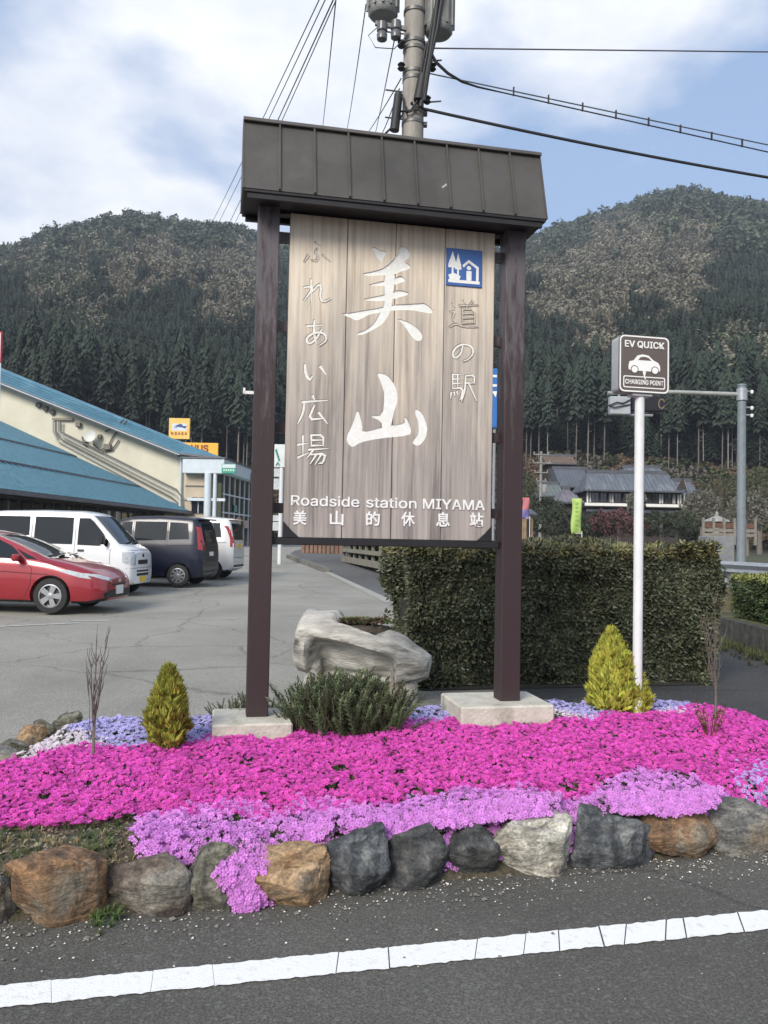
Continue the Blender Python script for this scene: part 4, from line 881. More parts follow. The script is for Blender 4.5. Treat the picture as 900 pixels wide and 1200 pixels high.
# ------------------------------------------------------------------ hedges
def leaf_sprig(name, m, n=6, seed=0, L_=1., w=.42):
    mb = MB(); rr = random.Random(seed)
    for k in range(n):
        q = 2*pi*k/n+rr.uniform(-.5, .5); e = rr.uniform(-.2, 1.2); d = Vector((cos(q)*cos(e), sin(q)*cos(e), sin(e))); s = Vector((-sin(q), cos(q), rr.uniform(-.4, .4))).normalized()*w/2; o = d*.1; nn = d.cross(s).normalized()*.09
        l = L_*rr.uniform(.7, 1.1); mb.add([o, o+d*l*.5+s-nn, o+d*l, o+d*l*.5-s-nn, o+d*l*.5], [(0, 1, 4), (1, 2, 4), (4, 2, 3), (0, 4, 3)])
    return proto(name, mb, m)
def hedge(name, label, org, yaw, L_, D, H0, H1, n, ml, mtop, core, cat='hedge', size=.055, wob=.06, taper=.12, zb=0., topn=.30):
    t = thing(name, label, cat, org, yaw); P = []; E_ = []; Pt = []; Et = []
    def nrm(x, y, z): return noise.noise(Vector((x*1.3, y*1.3, z*1.8)))*wob*1.3+noise.noise(Vector((x*5, y*5, z*5)))*wob*.6
    for _ in range(n):
        f = random.random(); z = random.random()
        top = f < topn
        if top: x, y = random.uniform(0, L_), random.uniform(0, D); H = H0+(H1-H0)*x/L_; zz = H+nrm(x, y, 3)*.8-abs(random.gauss(0, .03)); nv = Vector((0, -.25, 1))
        else:
            H = H0+(H1-H0)*random.random(); zz = zb+z*(H0-zb); ins = taper*(1-z)**2
            if f < topn+.45: x = random.uniform(0, L_); y = ins-nrm(x, 0, zz)+abs(random.gauss(0, .05)); nv = Vector((0, -1, .35)); zz = zb+z*((H0+(H1-H0)*x/L_)-zb)
            elif f < topn+.58: y = random.uniform(0, D); x = ins-nrm(0, y, zz)+abs(random.gauss(0, .05)); nv = Vector((-1, 0, .35))
            elif f < topn+.70: y = random.uniform(0, D); x = L_-ins+nrm(9, y, zz)-abs(random.gauss(0, .05)); nv = Vector((1, 0, .35))
            else: x = random.uniform(0, L_); y = D; nv = Vector((0, 1, .35))
        v = (nv+Vector((random.gauss(0, .5), random.gauss(0, .5), random.gauss(0, .5)))).normalized(); e = v.to_track_quat('Z', 'Y').to_euler()
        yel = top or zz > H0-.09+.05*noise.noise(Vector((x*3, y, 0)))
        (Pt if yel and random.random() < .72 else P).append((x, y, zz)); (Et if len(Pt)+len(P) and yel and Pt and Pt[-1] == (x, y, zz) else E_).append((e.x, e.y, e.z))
    scatter('leaves', P, E_, rng.uniform(.75, 1.25, len(P))*size, [leaf_sprig(name+'_a', ml, 6, 1), leaf_sprig(name+'_b', ml, 5, 2)], t, kind='stuff')
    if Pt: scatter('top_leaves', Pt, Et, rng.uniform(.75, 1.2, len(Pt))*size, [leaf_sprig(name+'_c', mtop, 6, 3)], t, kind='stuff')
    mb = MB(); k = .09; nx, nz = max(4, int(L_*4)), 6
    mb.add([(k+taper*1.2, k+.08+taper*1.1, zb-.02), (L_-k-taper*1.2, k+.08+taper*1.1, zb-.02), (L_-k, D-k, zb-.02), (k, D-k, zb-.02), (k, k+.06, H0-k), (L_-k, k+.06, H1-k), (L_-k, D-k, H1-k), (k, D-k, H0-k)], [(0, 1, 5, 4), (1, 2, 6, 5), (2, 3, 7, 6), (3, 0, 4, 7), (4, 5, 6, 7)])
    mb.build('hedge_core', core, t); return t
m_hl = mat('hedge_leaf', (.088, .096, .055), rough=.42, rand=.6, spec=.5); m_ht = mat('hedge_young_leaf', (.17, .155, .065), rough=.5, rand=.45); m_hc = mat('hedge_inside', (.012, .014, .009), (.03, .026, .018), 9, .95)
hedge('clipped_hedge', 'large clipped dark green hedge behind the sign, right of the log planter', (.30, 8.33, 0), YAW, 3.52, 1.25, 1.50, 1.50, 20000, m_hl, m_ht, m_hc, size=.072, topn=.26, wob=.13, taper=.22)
# stems at the foot of the hedge
mb = MB()
for _ in range(60):
    x = random.uniform(.15, 3.4); y = random.uniform(.14, .35); p = Vector((.30, 8.33, 0))+SU*x+SV*y; mb.tube([p, p+Vector((random.gauss(0, .03), random.gauss(0, .02), .35))], [.009, .006], 4)
o = mb.build('hedge_stem', m_hc, bpy.data.objects['clipped_hedge']); o.matrix_parent_inverse = (Matrix.Translation((.30, 8.33, 0)) @ Matrix.Rotation(YAW, 4, 'Z')).inverted(); o['kind'] = 'stuff'
# earth under the hedge
sheet('hedge_bed', [tuple((Vector((.30, 8.33, 0))+SU*a+SV*b).xy) for a, b in [(.05, .0), (3.5, .0), (3.55, 1.3), (.0, 1.3)]], .016, mat('hedge_earth', (.025, .021, .016), (.05, .045, .035), 12, .95, bump=1))

# ------------------------------------------------------------------ the EV charging point sign
def ev_sign():
    t = thing('charging_sign', 'brown and white EV quick charging sign box on a slim white pole', 'sign', S(2.77, .03, 0), YAW)
    wp = mat('white_pole', (.72, .73, .73), (.62, .63, .63), 6, .45)
    MB().tube([(0, 0, .15), (0, 0, 2.68)], .035, 20).build('pole', wp, t, 40)
    MB().tube([(0, 0, .2), (0, 0, .235)], .06, 20).build('pole_flange', wp, t, 40)
    x0, x1, z0, z1 = -.197, .200, 2.668, 3.085
    def rr_(x0, x1, z0, z1, r, n=5):
        P = []
        for cx, cz, a in ((x1-r, z1-r, 0), (x0+r, z1-r, 90), (x0+r, z0+r, 180), (x1-r, z0+r, 270)):
            for k in range(n+1): q = RD(a+90*k/n); P.append((cx+r*cos(q), cz+r*sin(q)))
        return P
    MP = Matrix(((1, 0, 0, 0), (0, 0, 1, 0), (0, 1, 0, 0), (0, 0, 0, 1)))
    MB().prism(rr_(x0, x1, z0, z1, .035), -.05, .062, MP).build('sign_box', mat('sign_case', (.46, .47, .47), (.38, .39, .39), 4, .45, metal=.2), t, 30)
    wh = mat('sign_white', (.80, .80, .78), rough=.35); br = mat('sign_brown', (.105, .082, .07), (.12, .095, .083), 5, .35)
    MB().prism(rr_(x0-.004, x1+.004, z0-.004, z1+.004, .038), -.060, -.0505, MP).build('sign_face', br, t, 30)
    def ring(X0, X1, Z0, Z1, r, w, y0, y1, m, nm):
        a = rr_(X0, X1, Z0, Z1, r); b = rr_(X0+w, X1-w, Z0+w, Z1-w, r-w*.6); n = len(a); mb = MB()
        V = [(x, y, z) for y in (y0, y1) for L_ in (a, b) for x, z in L_]
        mb.add(V, [(k, (k+1) % n, n+(k+1) % n, n+k) for k in range(n)]+[(2*n+k, 2*n+(k+1) % n, (k+1) % n, k) for k in range(n)]+[(3*n+k, 3*n+(k+1) % n, n+(k+1) % n, n+k) for k in range(n)]); return mb.build(nm, m, t)
    ring(x0, x1, z0, z1, .036, .010, -.0622, -.0605, wh, 'border')
    ring(x0+.030, x1-.030, z0+.030, z0+.118, .014, .0075, -.0622, -.0605, wh, 'text_frame')
    w = x1-x0; h = z1-z0; cx = (x0+x1)/2
    lettering('EV QUICK', w*.80, h*.13, T(cx, -.0622, z1-h*.155) @ UP, wh, t, 'lettering', .02, .003)
    lettering('CHARGING POINT', w*.77, h*.085, T(cx, -.0622, z0+.074) @ UP, wh, t, 'lettering', .014, .003)
    # car pictogram
    mb = MB(); Q = lambda L_: [(x0+x*w, z1-y*h) for x, y in L_]
    mb.prism(Q([(.18, .53), (.20, .46), (.28, .44), (.36, .35), (.46, .325), (.58, .34), (.68, .42), (.78, .46), (.82, .52), (.82, .60), (.78, .62), (.24, .62), (.18, .60)]), -.0625, -.0605, MP)
    mb.prism(Q([(.465, .60), (.535, .60), (.525, .67), (.505, .715), (.495, .715), (.475, .67)]), -.0628, -.0606, MP); mb.prism(Q([(.495, .70), (.515, .70), (.53, .77), (.51, .77)]), -.0631, -.0607, MP)
    o = mb.build('car_pictogram', wh, t)
    mb = MB(); mb.prism(Q([(.37, .43), (.42, .375), (.50, .365), (.58, .38), (.64, .43)]), -.0636, -.0610, MP)
    for c in (.30, .715):
        P = [(x0+(c+.078*cos(q)*1)*w, z1-(.60-.074*sin(q))*h) for q in np.linspace(0, 2*pi, 18, endpoint=False)]; mb.prism(P, -.0634, -.0611, MP)
    mb.build('pictogram_dark', br, o)
    for c in (.30, .715):
        mb = MB()
        P = [(x0+(c+.062*cos(q))*w, z1-(.60-.058*sin(q))*h) for q in np.linspace(0, 2*pi, 18, endpoint=False)]; mb.prism(P, -.0645, -.0612, MP); mb.build('pictogram_wheel', wh, o)
    MB().cbox((0, 0, 2.655), (.16, .09, .02), .003).build('mounting_plate', wp, t)
ev_sign()

# ------------------------------------------------------------------ right hand side: wall, bank, guardrail, grey pole with arm
def right_side():
    gm = mat('galvanised', (.30, .32, .34), (.38, .40, .42), 8, .45, metal=.4); gp = mat('grey_pole_paint', (.16, .19, .21), (.20, .23, .25), 8, .5)
    # low retaining wall of blocks
    A = at(842, 725, 13.3); B = at(965, 742, 9.9); A.z = B.z = 0; d = (B-A).normalized(); yaw = atan2(d.y, d.x)
    t = thing('low_wall', 'low dark mossy concrete wall beside the side road', 'wall', A, yaw); L_ = (B-A).length; n = 6
    for k in range(n): MB().cbox(((k+.5)*L_/n, .07, .19), (L_/n-.012, .14, .40), .01).build('wall_block', mat('mossy_concrete', (.035, .036, .03), (.085, .085, .07), 6, .95, bump=1, bscale=30), t)
    # raised bank behind the wall
    nrm = Vector((-d.y, d.x, 0)); P = [A+nrm*.14-d*.6, B+nrm*.14+d*6, B+nrm*6+d*8, A+nrm*6-d*.6]
    MB().prism([(v.x, v.y) for v in P], -.05, .36).build('raised_bank', mat('bank_grass', (.05, .06, .02), (.12, .12, .05), 5, .95, bump=2, bscale=30), kind='structure')
    hedge('ivy_bank', 'low bright green hedge below the guardrail at the right edge', A+nrm*.3+Vector((0, 0, 0))-d*.3, yaw, 5.2, 1.3, 1.08, 1.02, 5200, mat('ivy_leaf', (.05, .075, .022), rough=.5, rand=.5), mat('ivy_top', (.20, .22, .055), rough=.6, rand=.35), m_hc, size=.06, zb=.36, topn=.35)
    # weeds along the wall foot
    Pw = []; mbw = MB(); rr = random.Random(5)
    for k in range(12):
        q = rr.uniform(0, 6.28); dd = Vector((cos(q), sin(q), 1.2))*.5; s = Vector((-sin(q), cos(q), 0))*.12; mbw.add([Vector((0, 0, 0))-s*.4, s*.4, dd+s*.2, dd*1.6], [(0, 1, 2), (0, 2, 3)])
    for _ in range(420): Pw.append((A+d*rr.uniform(-.4, L_)-nrm*abs(rr.gauss(0, .22))+Vector((0, 0, .01)))[:])
    o = scatter('roadside_weeds', Pw, np.c_[np.zeros(420), np.zeros(420), rng.uniform(0, 6.28, 420)], rng.uniform(.05, .12, 420), [proto('weed', mbw, mat('road_weed', (.07, .08, .03), rough=.9, rand=.5))], kind='stuff'); tag(o, 'weeds and dead leaves along the foot of the low wall', 'weeds')
    # guardrail
    A = at(838, 664, 18.0); B = at(960, 668, 14.6); g0 = .36; t = thing('guardrail', 'galvanised corrugated steel guardrail above the green bank', 'guardrail', (0, 0, 0)); z1, z0 = 1.22, .93
    d = (B-A); d.z = 0; d.normalize(); n_ = Vector((d.y, -d.x, 0)); mb = MB(); prof = [(0, z1), (.035, z1-.03), (.075, z1-.07), (.03, z1-.125), (.0, z1-.145), (.03, z1-.165), (.075, z1-.22), (.035, z1-.26), (0, z1-.29)]
    V = []
    for P in (A, B):
        for w_, z in prof: V.append(Vector((P.x, P.y, z))+n_*w_)
    for P in (A, B):
        for w_, z in prof: V.append(Vector((P.x, P.y, z))+n_*(w_-.006))
    m9 = len(prof); mb.add(V, [(k, k+1, m9+k+1, m9+k) for k in range(m9-1)]+[(2*m9+k, 2*m9+k+1, 3*m9+k+1, 3*m9+k) for k in range(m9-1)]+[(0, m9, 3*m9, 2*m9), (m9-1, 2*m9-1, 4*m9-1, 3*m9-1)]); mb.build('rail', gm, t)
    L_ = (Vector((B.x, B.y, 0))-Vector((A.x, A.y, 0))).length
    for k in range(4):
        p = Vector((A.x, A.y, 0))+d*(.3+k*L_/3.6)-n_*.08; MB().tube([(p.x, p.y, .3), (p.x, p.y, 1.16)], .057, 12).build('post', gm, t, 40)
    MB().prism([(A.x, A.y-.4), (B.x+3, B.y-.6), (B.x+6, B.y+14), (A.x-.5, A.y+14)], .0, .62).build('road_bank', mat('bank_earth', (.06, .055, .03), (.13, .11, .07), 4, .95, bump=2, bscale=20, c3=(.07, .09, .03), s3=1.2), kind='structure')
    # tall grey pole with a long arm carrying a temperature board
    Y0 = 19.; P = at(868.5, 640, Y0); t = thing('street_pole', 'tall grey steel pole with a long horizontal arm reaching left', 'pole', (P.x, P.y, .6))
    zt = at(868, 452, Y0).z-.6; MB().tube([(0, 0, -.3), (0, 0, zt)], [.105, .095], 16).build('pole', gp, t, 40); MB().tube([(0, 0, zt), (0, 0, zt+.03)], [.11, .10], 16).build('pole_cap', gp, t)
    za = at(868, 462.5, Y0).z-.6; x_end = at(712, 459, Y0).x-P.x
    MB().tube([(0, 0, za), (x_end*.5, 0, za+.03), (x_end, 0, za-.02)], [.055, .05, .045], 10).build('arm', mat('arm_galv', (.30, .31, .29), (.38, .39, .37), 8, .5, metal=.3), t, 40)
    MB().tube([(0, 0, za-.14), (0, 0, za+.14)], .125, 14).build('arm_collar', gm, t, 40)
    for z in (za+.08, za-.30, za-.48):
        MB().tube([(.08, 0, z), (.22, 0, z)], .018, 8).build('bracket', gm, t); MB().lathe([(.03, 0), (.04, .03), (.04, .06), (.02, .08)], 10, T(.24, 0, z-.05)).build('insulator', M_WHITE, t, 40)
    # things hung on the arm
    q = at(725, 476, Y0); bx = thing('control_box', 'pale grey box with dark cables hung on the arm behind the charging sign', 'box', (q.x, q.y, q.z))
    MB().cbox((0, -.05, 0), (.48, .2, .42), .015).build('case', mat('box_pale', (.42, .44, .46), (.34, .36, .38), 4, .5), bx)
    MB().tube([(-.42, -.18, -.08), (-.1, -.19, .06), (.05, -.18, .04), (.24, -.17, .14)], .016, 6).build('cable', M_BLACK, bx); MB().tube([(-.4, -.18, .0), (-.15, -.19, -.06), (.24, -.17, .02)], .014, 6).build('cable', M_BLACK, bx)
    MB().box((0, 0, .28), (.04, .04, .22)).build('hanger', gm, bx)
    q = at(759, 473.5, Y0); bx = thing('temperature_display', 'black electronic temperature display hanging from the arm, mostly behind the charging sign', 'display', (q.x, q.y, q.z))
    MB().cbox((0, 0, 0), (.80, .14, .36), .02).build('case', mat('display_black', (.012, .012, .016), rough=.4), bx)
    lettering('C', .15, .24, T(.30, -.074, -.0) @ UP, mat('display_tan', (.20, .16, .09), rough=.6), bx, 'lettering', .0, .004)
    MB().box((-.25, 0, .25), (.04, .04, .12)).build('hanger', gm, bx); MB().box((.25, 0, .25), (.04, .04, .12)).build('hanger', gm, bx)
    MB().tube([(-.45, 0, -.27), (.12, 0, -.27)], .03, 8).build('lower_bar', gm, bx)
    # concrete wall, deck and stone lantern past the guardrail
    Yc = 27.; a, b = at(829, 660, Yc), at(861, 629, Yc); o = MB().cbox(((a.x+b.x)/2, Yc+.4, (b.z+.5)/2), (b.x-a.x, .8, b.z-.5+.0), .02).build('block', mat('pale_wall', (.16, .17, .18), (.22, .23, .235), 4, .85), None)
    o.name = 'concrete_block'; tag(o, 'plain grey concrete block behind the guardrail left of the grey pole', 'block')
    a, b = at(824, 628, 29), at(885, 611, 29); t = thing('deck_fence', 'weathered pale timber rail fence with brown top behind the grey pole', 'fence', (0, 0, 0)); mw = mat('pale_timber', (.24, .22, .19), (.17, .155, .135), 6, .9); mbn = mat('brown_board', (.10, .05, .04), (.15, .08, .06), 6, .9)
    for z in (a.z+.05, (a.z*.62+b.z*.38)): MB().box(((a.x+b.x)/2, 29, z), (b.x-a.x, .06, .11)).build('rail', mw, t)
    MB().box(((a.x+b.x)/2, 29.05, a.z*.3+b.z*.7), (b.x-a.x, .05, .18)).build('top_board', mbn, t)
    for k in range(6): MB().box((a.x+(b.x-a.x)*k/5, 29.0, (a.z+b.z)/2-.1), (.08, .08, b.z-a.z+.4)).build('post', mw, t)
    q = at(840, 612, 33); t = thing('stone_lantern', 'small grey stone lantern with a wide cap beyond the fence', 'lantern', (q.x, q.y, q.z-.25)); sm = mat('lantern_stone', (.20, .20, .19), (.32, .32, .30), 9, .9, bump=.5)
    MB().lathe([(.13, -.9), (.10, -.1), (.20, -.02), (.20, .05)], 8).build('shaft', sm, t); MB().box((0, 0, .17), (.26, .26, .24)).build('fire_box', sm, t); MB().lathe([(.55, .27), (.50, .33), (.18, .47), (.06, .52), (.07, .62), (.01, .70)], 8).build('cap', sm, t)
M_BLACK = mat('black_rubber', (.012, .012, .013), rough=.6)
right_side()
# ------------------------------------------------------------------ cars
M_GLASS = mat('car_glass', (.012, .016, .018), rough=.04, spec=.5)
M_TYRE = mat('tyre', (.018, .018, .018), (.028, .028, .027), 40, .85); M_RIM = mat('alloy', (.50, .51, .52), rough=.28, metal=.85); M_TRIM = mat('black_trim', (.014, .014, .015), rough=.5)
M_LAMP = mat('lamp_clear', (.55, .58, .60), (.35, .38, .40), 30, .08, spec=.8, coat=.8); M_RED = mat('lamp_red', (.38, .012, .015), (.22, .008, .01), 20, .1, coat=.8); M_AMB = mat('lamp_amber', (.6, .35, .08), rough=.2)
M_PLW = mat('plate_white', (.72, .73, .70), rough=.5); M_PLY = mat('plate_yellow', (.75, .48, .04), rough=.5); M_PLG = mat('plate_green', (.03, .16, .09), rough=.5); M_SEAM = mat('seam', (.01, .01, .01), rough=.8); M_CHR = mat('chrome', (.6, .61, .62), rough=.12, metal=1)
def car(name, label, cat, paint, spec, loc, rz):
    """body lofted from a side outline; windows, lamps and seams are laid onto its surface"""
    L_, Wd = spec['L'], spec['W']; hw = Wd/2; t = thing(name, label, cat, loc, rz)
    xs = sorted(set(np.round(np.concatenate([np.linspace(0, L_, 49), [p[0] for p in spec['top']]]), 4)))
    tx, tz = zip(*spec['top']); bx, bz = zip(*spec['belt']); ux, uz = zip(*spec['bot']); wx, wz = zip(*spec['plan']); tw = spec['tumble']
    def sm(x, X, Z, k=.05): return float(np.mean([np.interp(x+d, X, Z) for d in (-k, -k/2, 0, k/2, k)]))
    rings = []
    for x in xs:
        zt, zb_, zu, w = sm(x, tx, tz), min(sm(x, bx, bz), sm(x, tx, tz)-.015), float(np.interp(x, ux, uz)), float(np.interp(x, wx, wz))*hw
        g = max(0, zt-zb_); wr = w-tw*min(1, g/.45)-.015; c = min(.10, g*.35+.01)
        half = [(0, zu), (w*.82, zu), (w-.03, zu+.05), (w, zu+.16), (w+.0, (zu+zb_)/2+.05), (w-.012, zb_-.09), (w-.03, zb_), (wr+(w-.03-wr)*.5, zb_+(zt-c-zb_)*.5), (wr, zt-c), (wr-.05, zt-c*.32), (wr*.72, zt-.004), (wr*.35, zt+.012), (0, zt+.016)]
        rings.append([(-y, z) for y, z in reversed(half[1:-1])]+half[0:0]+[])
        ring = [Vector((L_/2-x, y, z)) for y, z in half]+[Vector((L_/2-x, -y, z)) for y, z in reversed(half[1:-1])]; rings[-1] = ring
    n = len(rings[0]); mb = MB(); V = [p for r in rings for p in r]
    mb.add(V, [(i*n+k, i*n+(k+1) % n, (i+1)*n+(k+1) % n, (i+1)*n+k) for i in range(len(xs)-1) for k in range(n)]+[tuple(range(n)), tuple(range((len(xs)-1)*n, len(xs)*n))])
    body = mb.build('body', [paint, M_TRIM], t, 45); wr_ = spec['wr']; axs = [L_/2-a for a in spec['axles']]
    cut = MB()
    for a in axs: cut.tube([(a, -hw-.3, wr_), (a, hw+.3, wr_)], wr_+.055, 28)
    co = cut.build('cut', M_TRIM, t); md = body.modifiers.new('b', 'BOOLEAN'); md.operation = 'DIFFERENCE'; md.object = co; md.solver = 'EXACT'
    bpy.context.view_layer.update(); dg = bpy.context.evaluated_depsgraph_get(); me = bpy.data.meshes.new_from_object(body.evaluated_get(dg)); body.modifiers.clear(); body.data = me
    while len(me.materials) > 2: me.materials.pop(index=len(me.materials)-1)
    bpy.data.objects.remove(co)
    for p in me.polygons:
        c = p.center; p.material_index = 1 if any(hypot(c.x-a, c.z-wr_) < wr_+.05 and abs(c.y) < hw-.001 and (abs(p.normal.y) < .5) for a in axs) else 0
        if c.z < .26 and spec.get('skirt', True) and abs(p.normal.z) > .6: p.material_index = 1
    me.shade_smooth(); me.set_sharp_from_angle(angle=RD(40))
    bm = bmesh.new(); bm.from_mesh(me); bvh = BVHTree.FromBMesh(bm); bm.free()
    def decal(nm, poly, view, m, off=.006, parent=None, side=-1, thick=.02, dens=.06):
        """poly drawn in side view (x from nose, z), front/rear view (y, z) or top view (x from nose, y)"""
        b = bmesh.new(); vs = []; N_ = len(poly)
        for i in range(N_):
            p, q = poly[i], poly[(i+1) % N_]; k = max(1, int(hypot(q[0]-p[0], q[1]-p[1])/dens))
            for j in range(k): vs.append(b.verts.new((p[0]+(q[0]-p[0])*j/k, p[1]+(q[1]-p[1])*j/k, 0)))
        f = b.faces.new(vs); x0 = min(p[0] for p in poly); x1 = max(p[0] for p in poly)
        y0 = min(p[1] for p in poly); y1 = max(p[1] for p in poly)
        for X in np.arange(x0+dens, x1, dens): bmesh.ops.bisect_plane(b, geom=b.verts[:]+b.edges[:]+b.faces[:], plane_co=(X, 0, 0), plane_no=(1, 0, 0))
        for Y in np.arange(y0+dens, y1, dens): bmesh.ops.bisect_plane(b, geom=b.verts[:]+b.edges[:]+b.faces[:], plane_co=(0, Y, 0), plane_no=(0, 1, 0))
        bmesh.ops.triangulate(b, faces=[f for f in b.faces if len(f.verts) > 4])
        for v in b.verts:
            a_, c_ = v.co.x, v.co.y
            if view == 'side': o, d = Vector((L_/2-a_, side*3, c_)), Vector((0, -side, 0))
            elif view == 'front': o, d = Vector((5, a_, c_)), Vector((-1, 0, 0))
            elif view == 'rear': o, d = Vector((-5, a_, c_)), Vector((1, 0, 0))
            h = bvh.ray_cast(o, d)
            if h[0] is None:
                h = bvh.find_nearest(o+d*(5-L_/2 if view != 'side' else 3-hw)); 
            nn = h[1] if h[1].dot(d) < 0 else -h[1]; v.co = h[0]+(nn*.6-d*.4).normalized()*off; v.normal = nn
        for f in b.faces: f.smooth = True
        r = bmesh.ops.extrude_edge_only(b, edges=[e for e in b.edges if e.is_boundary])
        dd = Vector((0, -side, 0)) if view == 'side' else Vector((-1 if view == 'front' else 1, 0, 0))
        for g in r['geom']:
            if isinstance(g, bmesh.types.BMVert): g.co += dd*thick
        bmesh.ops.recalc_face_normals(b, faces=b.faces)
        me = bpy.data.meshes.new(nm); b.to_mesh(me); b.free(); me.set_sharp_from_angle(angle=RD(40)); me.materials.append(m); return link(nm, me, parent or t)
    for a in axs:
        for s in (-1, 1):
            yw = s*(hw-.11); Mw = T(a, yw, wr_) @ Matrix.Rotation(-s*pi/2, 4, 'X')
            w = MB().lathe([(wr_*.55, -.09), (wr_*.97, -.09), (wr_, -.06), (wr_, .06), (wr_*.97, .09), (wr_*.70, .10), (wr_*.66, .085), (wr_*.66, .0)], 32, Mw).build('wheel', M_TYRE, t, 40)
            rm = MB().lathe([(wr_*.67, .02), (wr_*.67, .095), (wr_*.61, .098), (wr_*.60, .03)], 32, Mw); ns = spec.get('spokes', 5)
            for k in range(ns):
                q = 2*pi*k/ns; c, s_ = cos(q), sin(q); pr = [(.03, -.035), (wr_*.63, -.055 if ns < 8 else -.022), (wr_*.63, .055 if ns < 8 else .022), (.03, .035)]; rm.prism([(x*c-y*s_, x*s_+y*c) for x, y in pr], .055, .088, Mw)
            rm.lathe([(.055, .05), (.055, .095), (.02, .10)], 16, Mw); rm.build('rim', M_RIM, w)
            MB().lathe([(wr_*.60, .0), (wr_*.60, .03)], 20, Mw).build('brake_disc', mat('brake', (.05, .05, .052), rough=.5, metal=.6), w)
    for d in spec['decals']: 
        nm, poly, view, m = d[:4]; kw = d[4] if len(d) > 4 else {}
        sides = (-1, 1) if view == 'side' and not kw.get('one') else (kw.get('side', -1),)
        kw = {k: v for k, v in kw.items() if k not in ('one', 'mirror', 'side')}
        for s in sides:
            decal(nm, poly, view, m, side=s, **kw)
            if len(d) > 4 and d[4].get('mirror'): decal(nm, [(-y, z) for y, z in poly], view, m, side=s, **kw)
    for nm, m, f in spec.get('extra', []):
        mbx = MB(); f(mbx, L_, hw); mbx.build(nm, m, t, 40)
    return t
def seam(pts, w=.008):
    """thin strip polygon along a polyline"""
    P = [Vector(p) for p in pts]; A = []; B = []
    for i, p in enumerate(P):
        d = (P[min(i+1, len(P)-1)]-P[max(i-1, 0)]).normalized(); n = Vector((-d.y, d.x))*w/2; A.append(tuple(p+n)); B.append(tuple(p-n))
    return A+B[::-1]
red = mat('paint_red', (.30, .012, .022), rough=.32, coat=1, spec=.6, metal=.25); white = mat('paint_white', (.74, .75, .76), rough=.25, coat=.8); navy = mat('paint_navy', (.004, .006, .020), rough=.3, coat=.3); white2 = mat('paint_pearl', (.66, .66, .65), rough=.25, coat=.8)
YC = RD(-3.5)
# red hatchback, nose to the right
hb = dict(L=4.46, W=1.745, wr=.318, axles=(.93, 3.63), tumble=.23, spokes=5,
    top=[(0, .60), (.04, .66), (.25, .78), (.6, .90), (1.0, .985), (1.10, 1.01), (1.6, 1.24), (2.1, 1.42), (2.4, 1.475), (2.7, 1.49), (3.2, 1.46), (3.8, 1.33), (4.2, 1.20), (4.36, 1.10), (4.46, .95)],
    belt=[(0, .52), (.3, .70), (1.0, .88), (1.4, .94), (2.5, .97), (3.6, 1.03), (4.46, .90)], bot=[(0, .24), (.3, .18), (4.2, .2), (4.46, .34)], plan=[(0, .62), (.06, .76), (.2, .88), (.5, .97), (.9, 1), (3.8, 1), (4.3, .93), (4.46, .82)],
    decals=[('windscreen', [(-.66, .985), (.66, .985), (.60, 1.20), (.53, 1.405), (-.53, 1.405), (-.60, 1.20)], 'front', M_GLASS),
        ('side_window', [(1.45, .975), (2.40, .995), (2.42, 1.38), (2.10, 1.345), (1.75, 1.20)], 'side', M_GLASS), ('side_window', [(2.48, .995), (3.30, 1.03), (3.42, 1.10), (3.2, 1.30), (2.85, 1.385), (2.5, 1.39)], 'side', M_GLASS), ('quarter_window', [(1.20, .965), (1.40, .975), (1.66, 1.16)], 'side', M_GLASS),
        ('headlight', [(.34, .56), (.60, .62), (.76, .69), (.80, .74), (.62, .71), (.38, .64)], 'front', M_LAMP, dict(mirror=1)), ('headlight', [(.22, .63), (.42, .66), (.86, .79), (.62, .79), (.32, .72)], 'side', M_LAMP, dict(off=.008)),
        ('grille', [(-.28, .49), (.28, .49), (.34, .53), (-.34, .53)], 'front', M_TRIM), ('lower_grille', [(-.55, .22), (.55, .22), (.62, .36), (.48, .42), (-.48, .42), (-.62, .36)], 'front', M_TRIM),
        ('number_plate', [(-.165, .33), (.165, .33), (.165, .495), (-.165, .495)], 'front', M_PLW, dict(off=.02)), ('badge', [(-.07, .55), (.07, .55), (.07, .62), (-.07, .62)], 'front', M_CHR, dict(off=.012)),
        ('door_seam', seam([(1.40, .30), (1.30, .5), (1.28, .80), (1.42, .96)]), 'side', M_SEAM, dict(off=.003)), ('door_seam', seam([(2.45, .26), (2.45, .97)]), 'side', M_SEAM, dict(off=.003)), ('door_seam', seam([(3.30, .70), (3.36, 1.02)]), 'side', M_SEAM, dict(off=.003)), ('sill', [(1.35, .20), (3.2, .20), (3.2, .255), (1.35, .255)], 'side', M_TRIM), ('character_line', seam([(.98, .70), (2.2, .76), (3.8, .84)], .012), 'side', M_SEAM, dict(off=.002)),
        ('bonnet_seam', seam([(.30, .69), (.7, .83), (1.15, .955)], .01), 'side', M_SEAM, dict(off=.003)), ('door_handle', [(2.16, .83), (2.34, .84), (2.34, .865), (2.16, .855)], 'side', red, dict(off=.025)), ('door_handle', [(3.0, .86), (3.18, .87), (3.18, .895), (3.0, .885)], 'side', red, dict(off=.025))],
    extra=[('mirror', red, lambda m, L_, hw: (m.cbox((L_/2-1.52, -hw-.09, 1.0), (.13, .2, .13), .035), m.cbox((L_/2-1.52, hw+.09, 1.0), (.13, .2, .13), .035))), ('wiper', M_TRIM, lambda m, L_, hw: (m.bar((L_/2-1.02, -.5, 1.03), (L_/2-1.14, .15, 1.075), .02, .015), m.bar((L_/2-1.0, .05, 1.03), (L_/2-1.10, .6, 1.06), .02, .015)))])
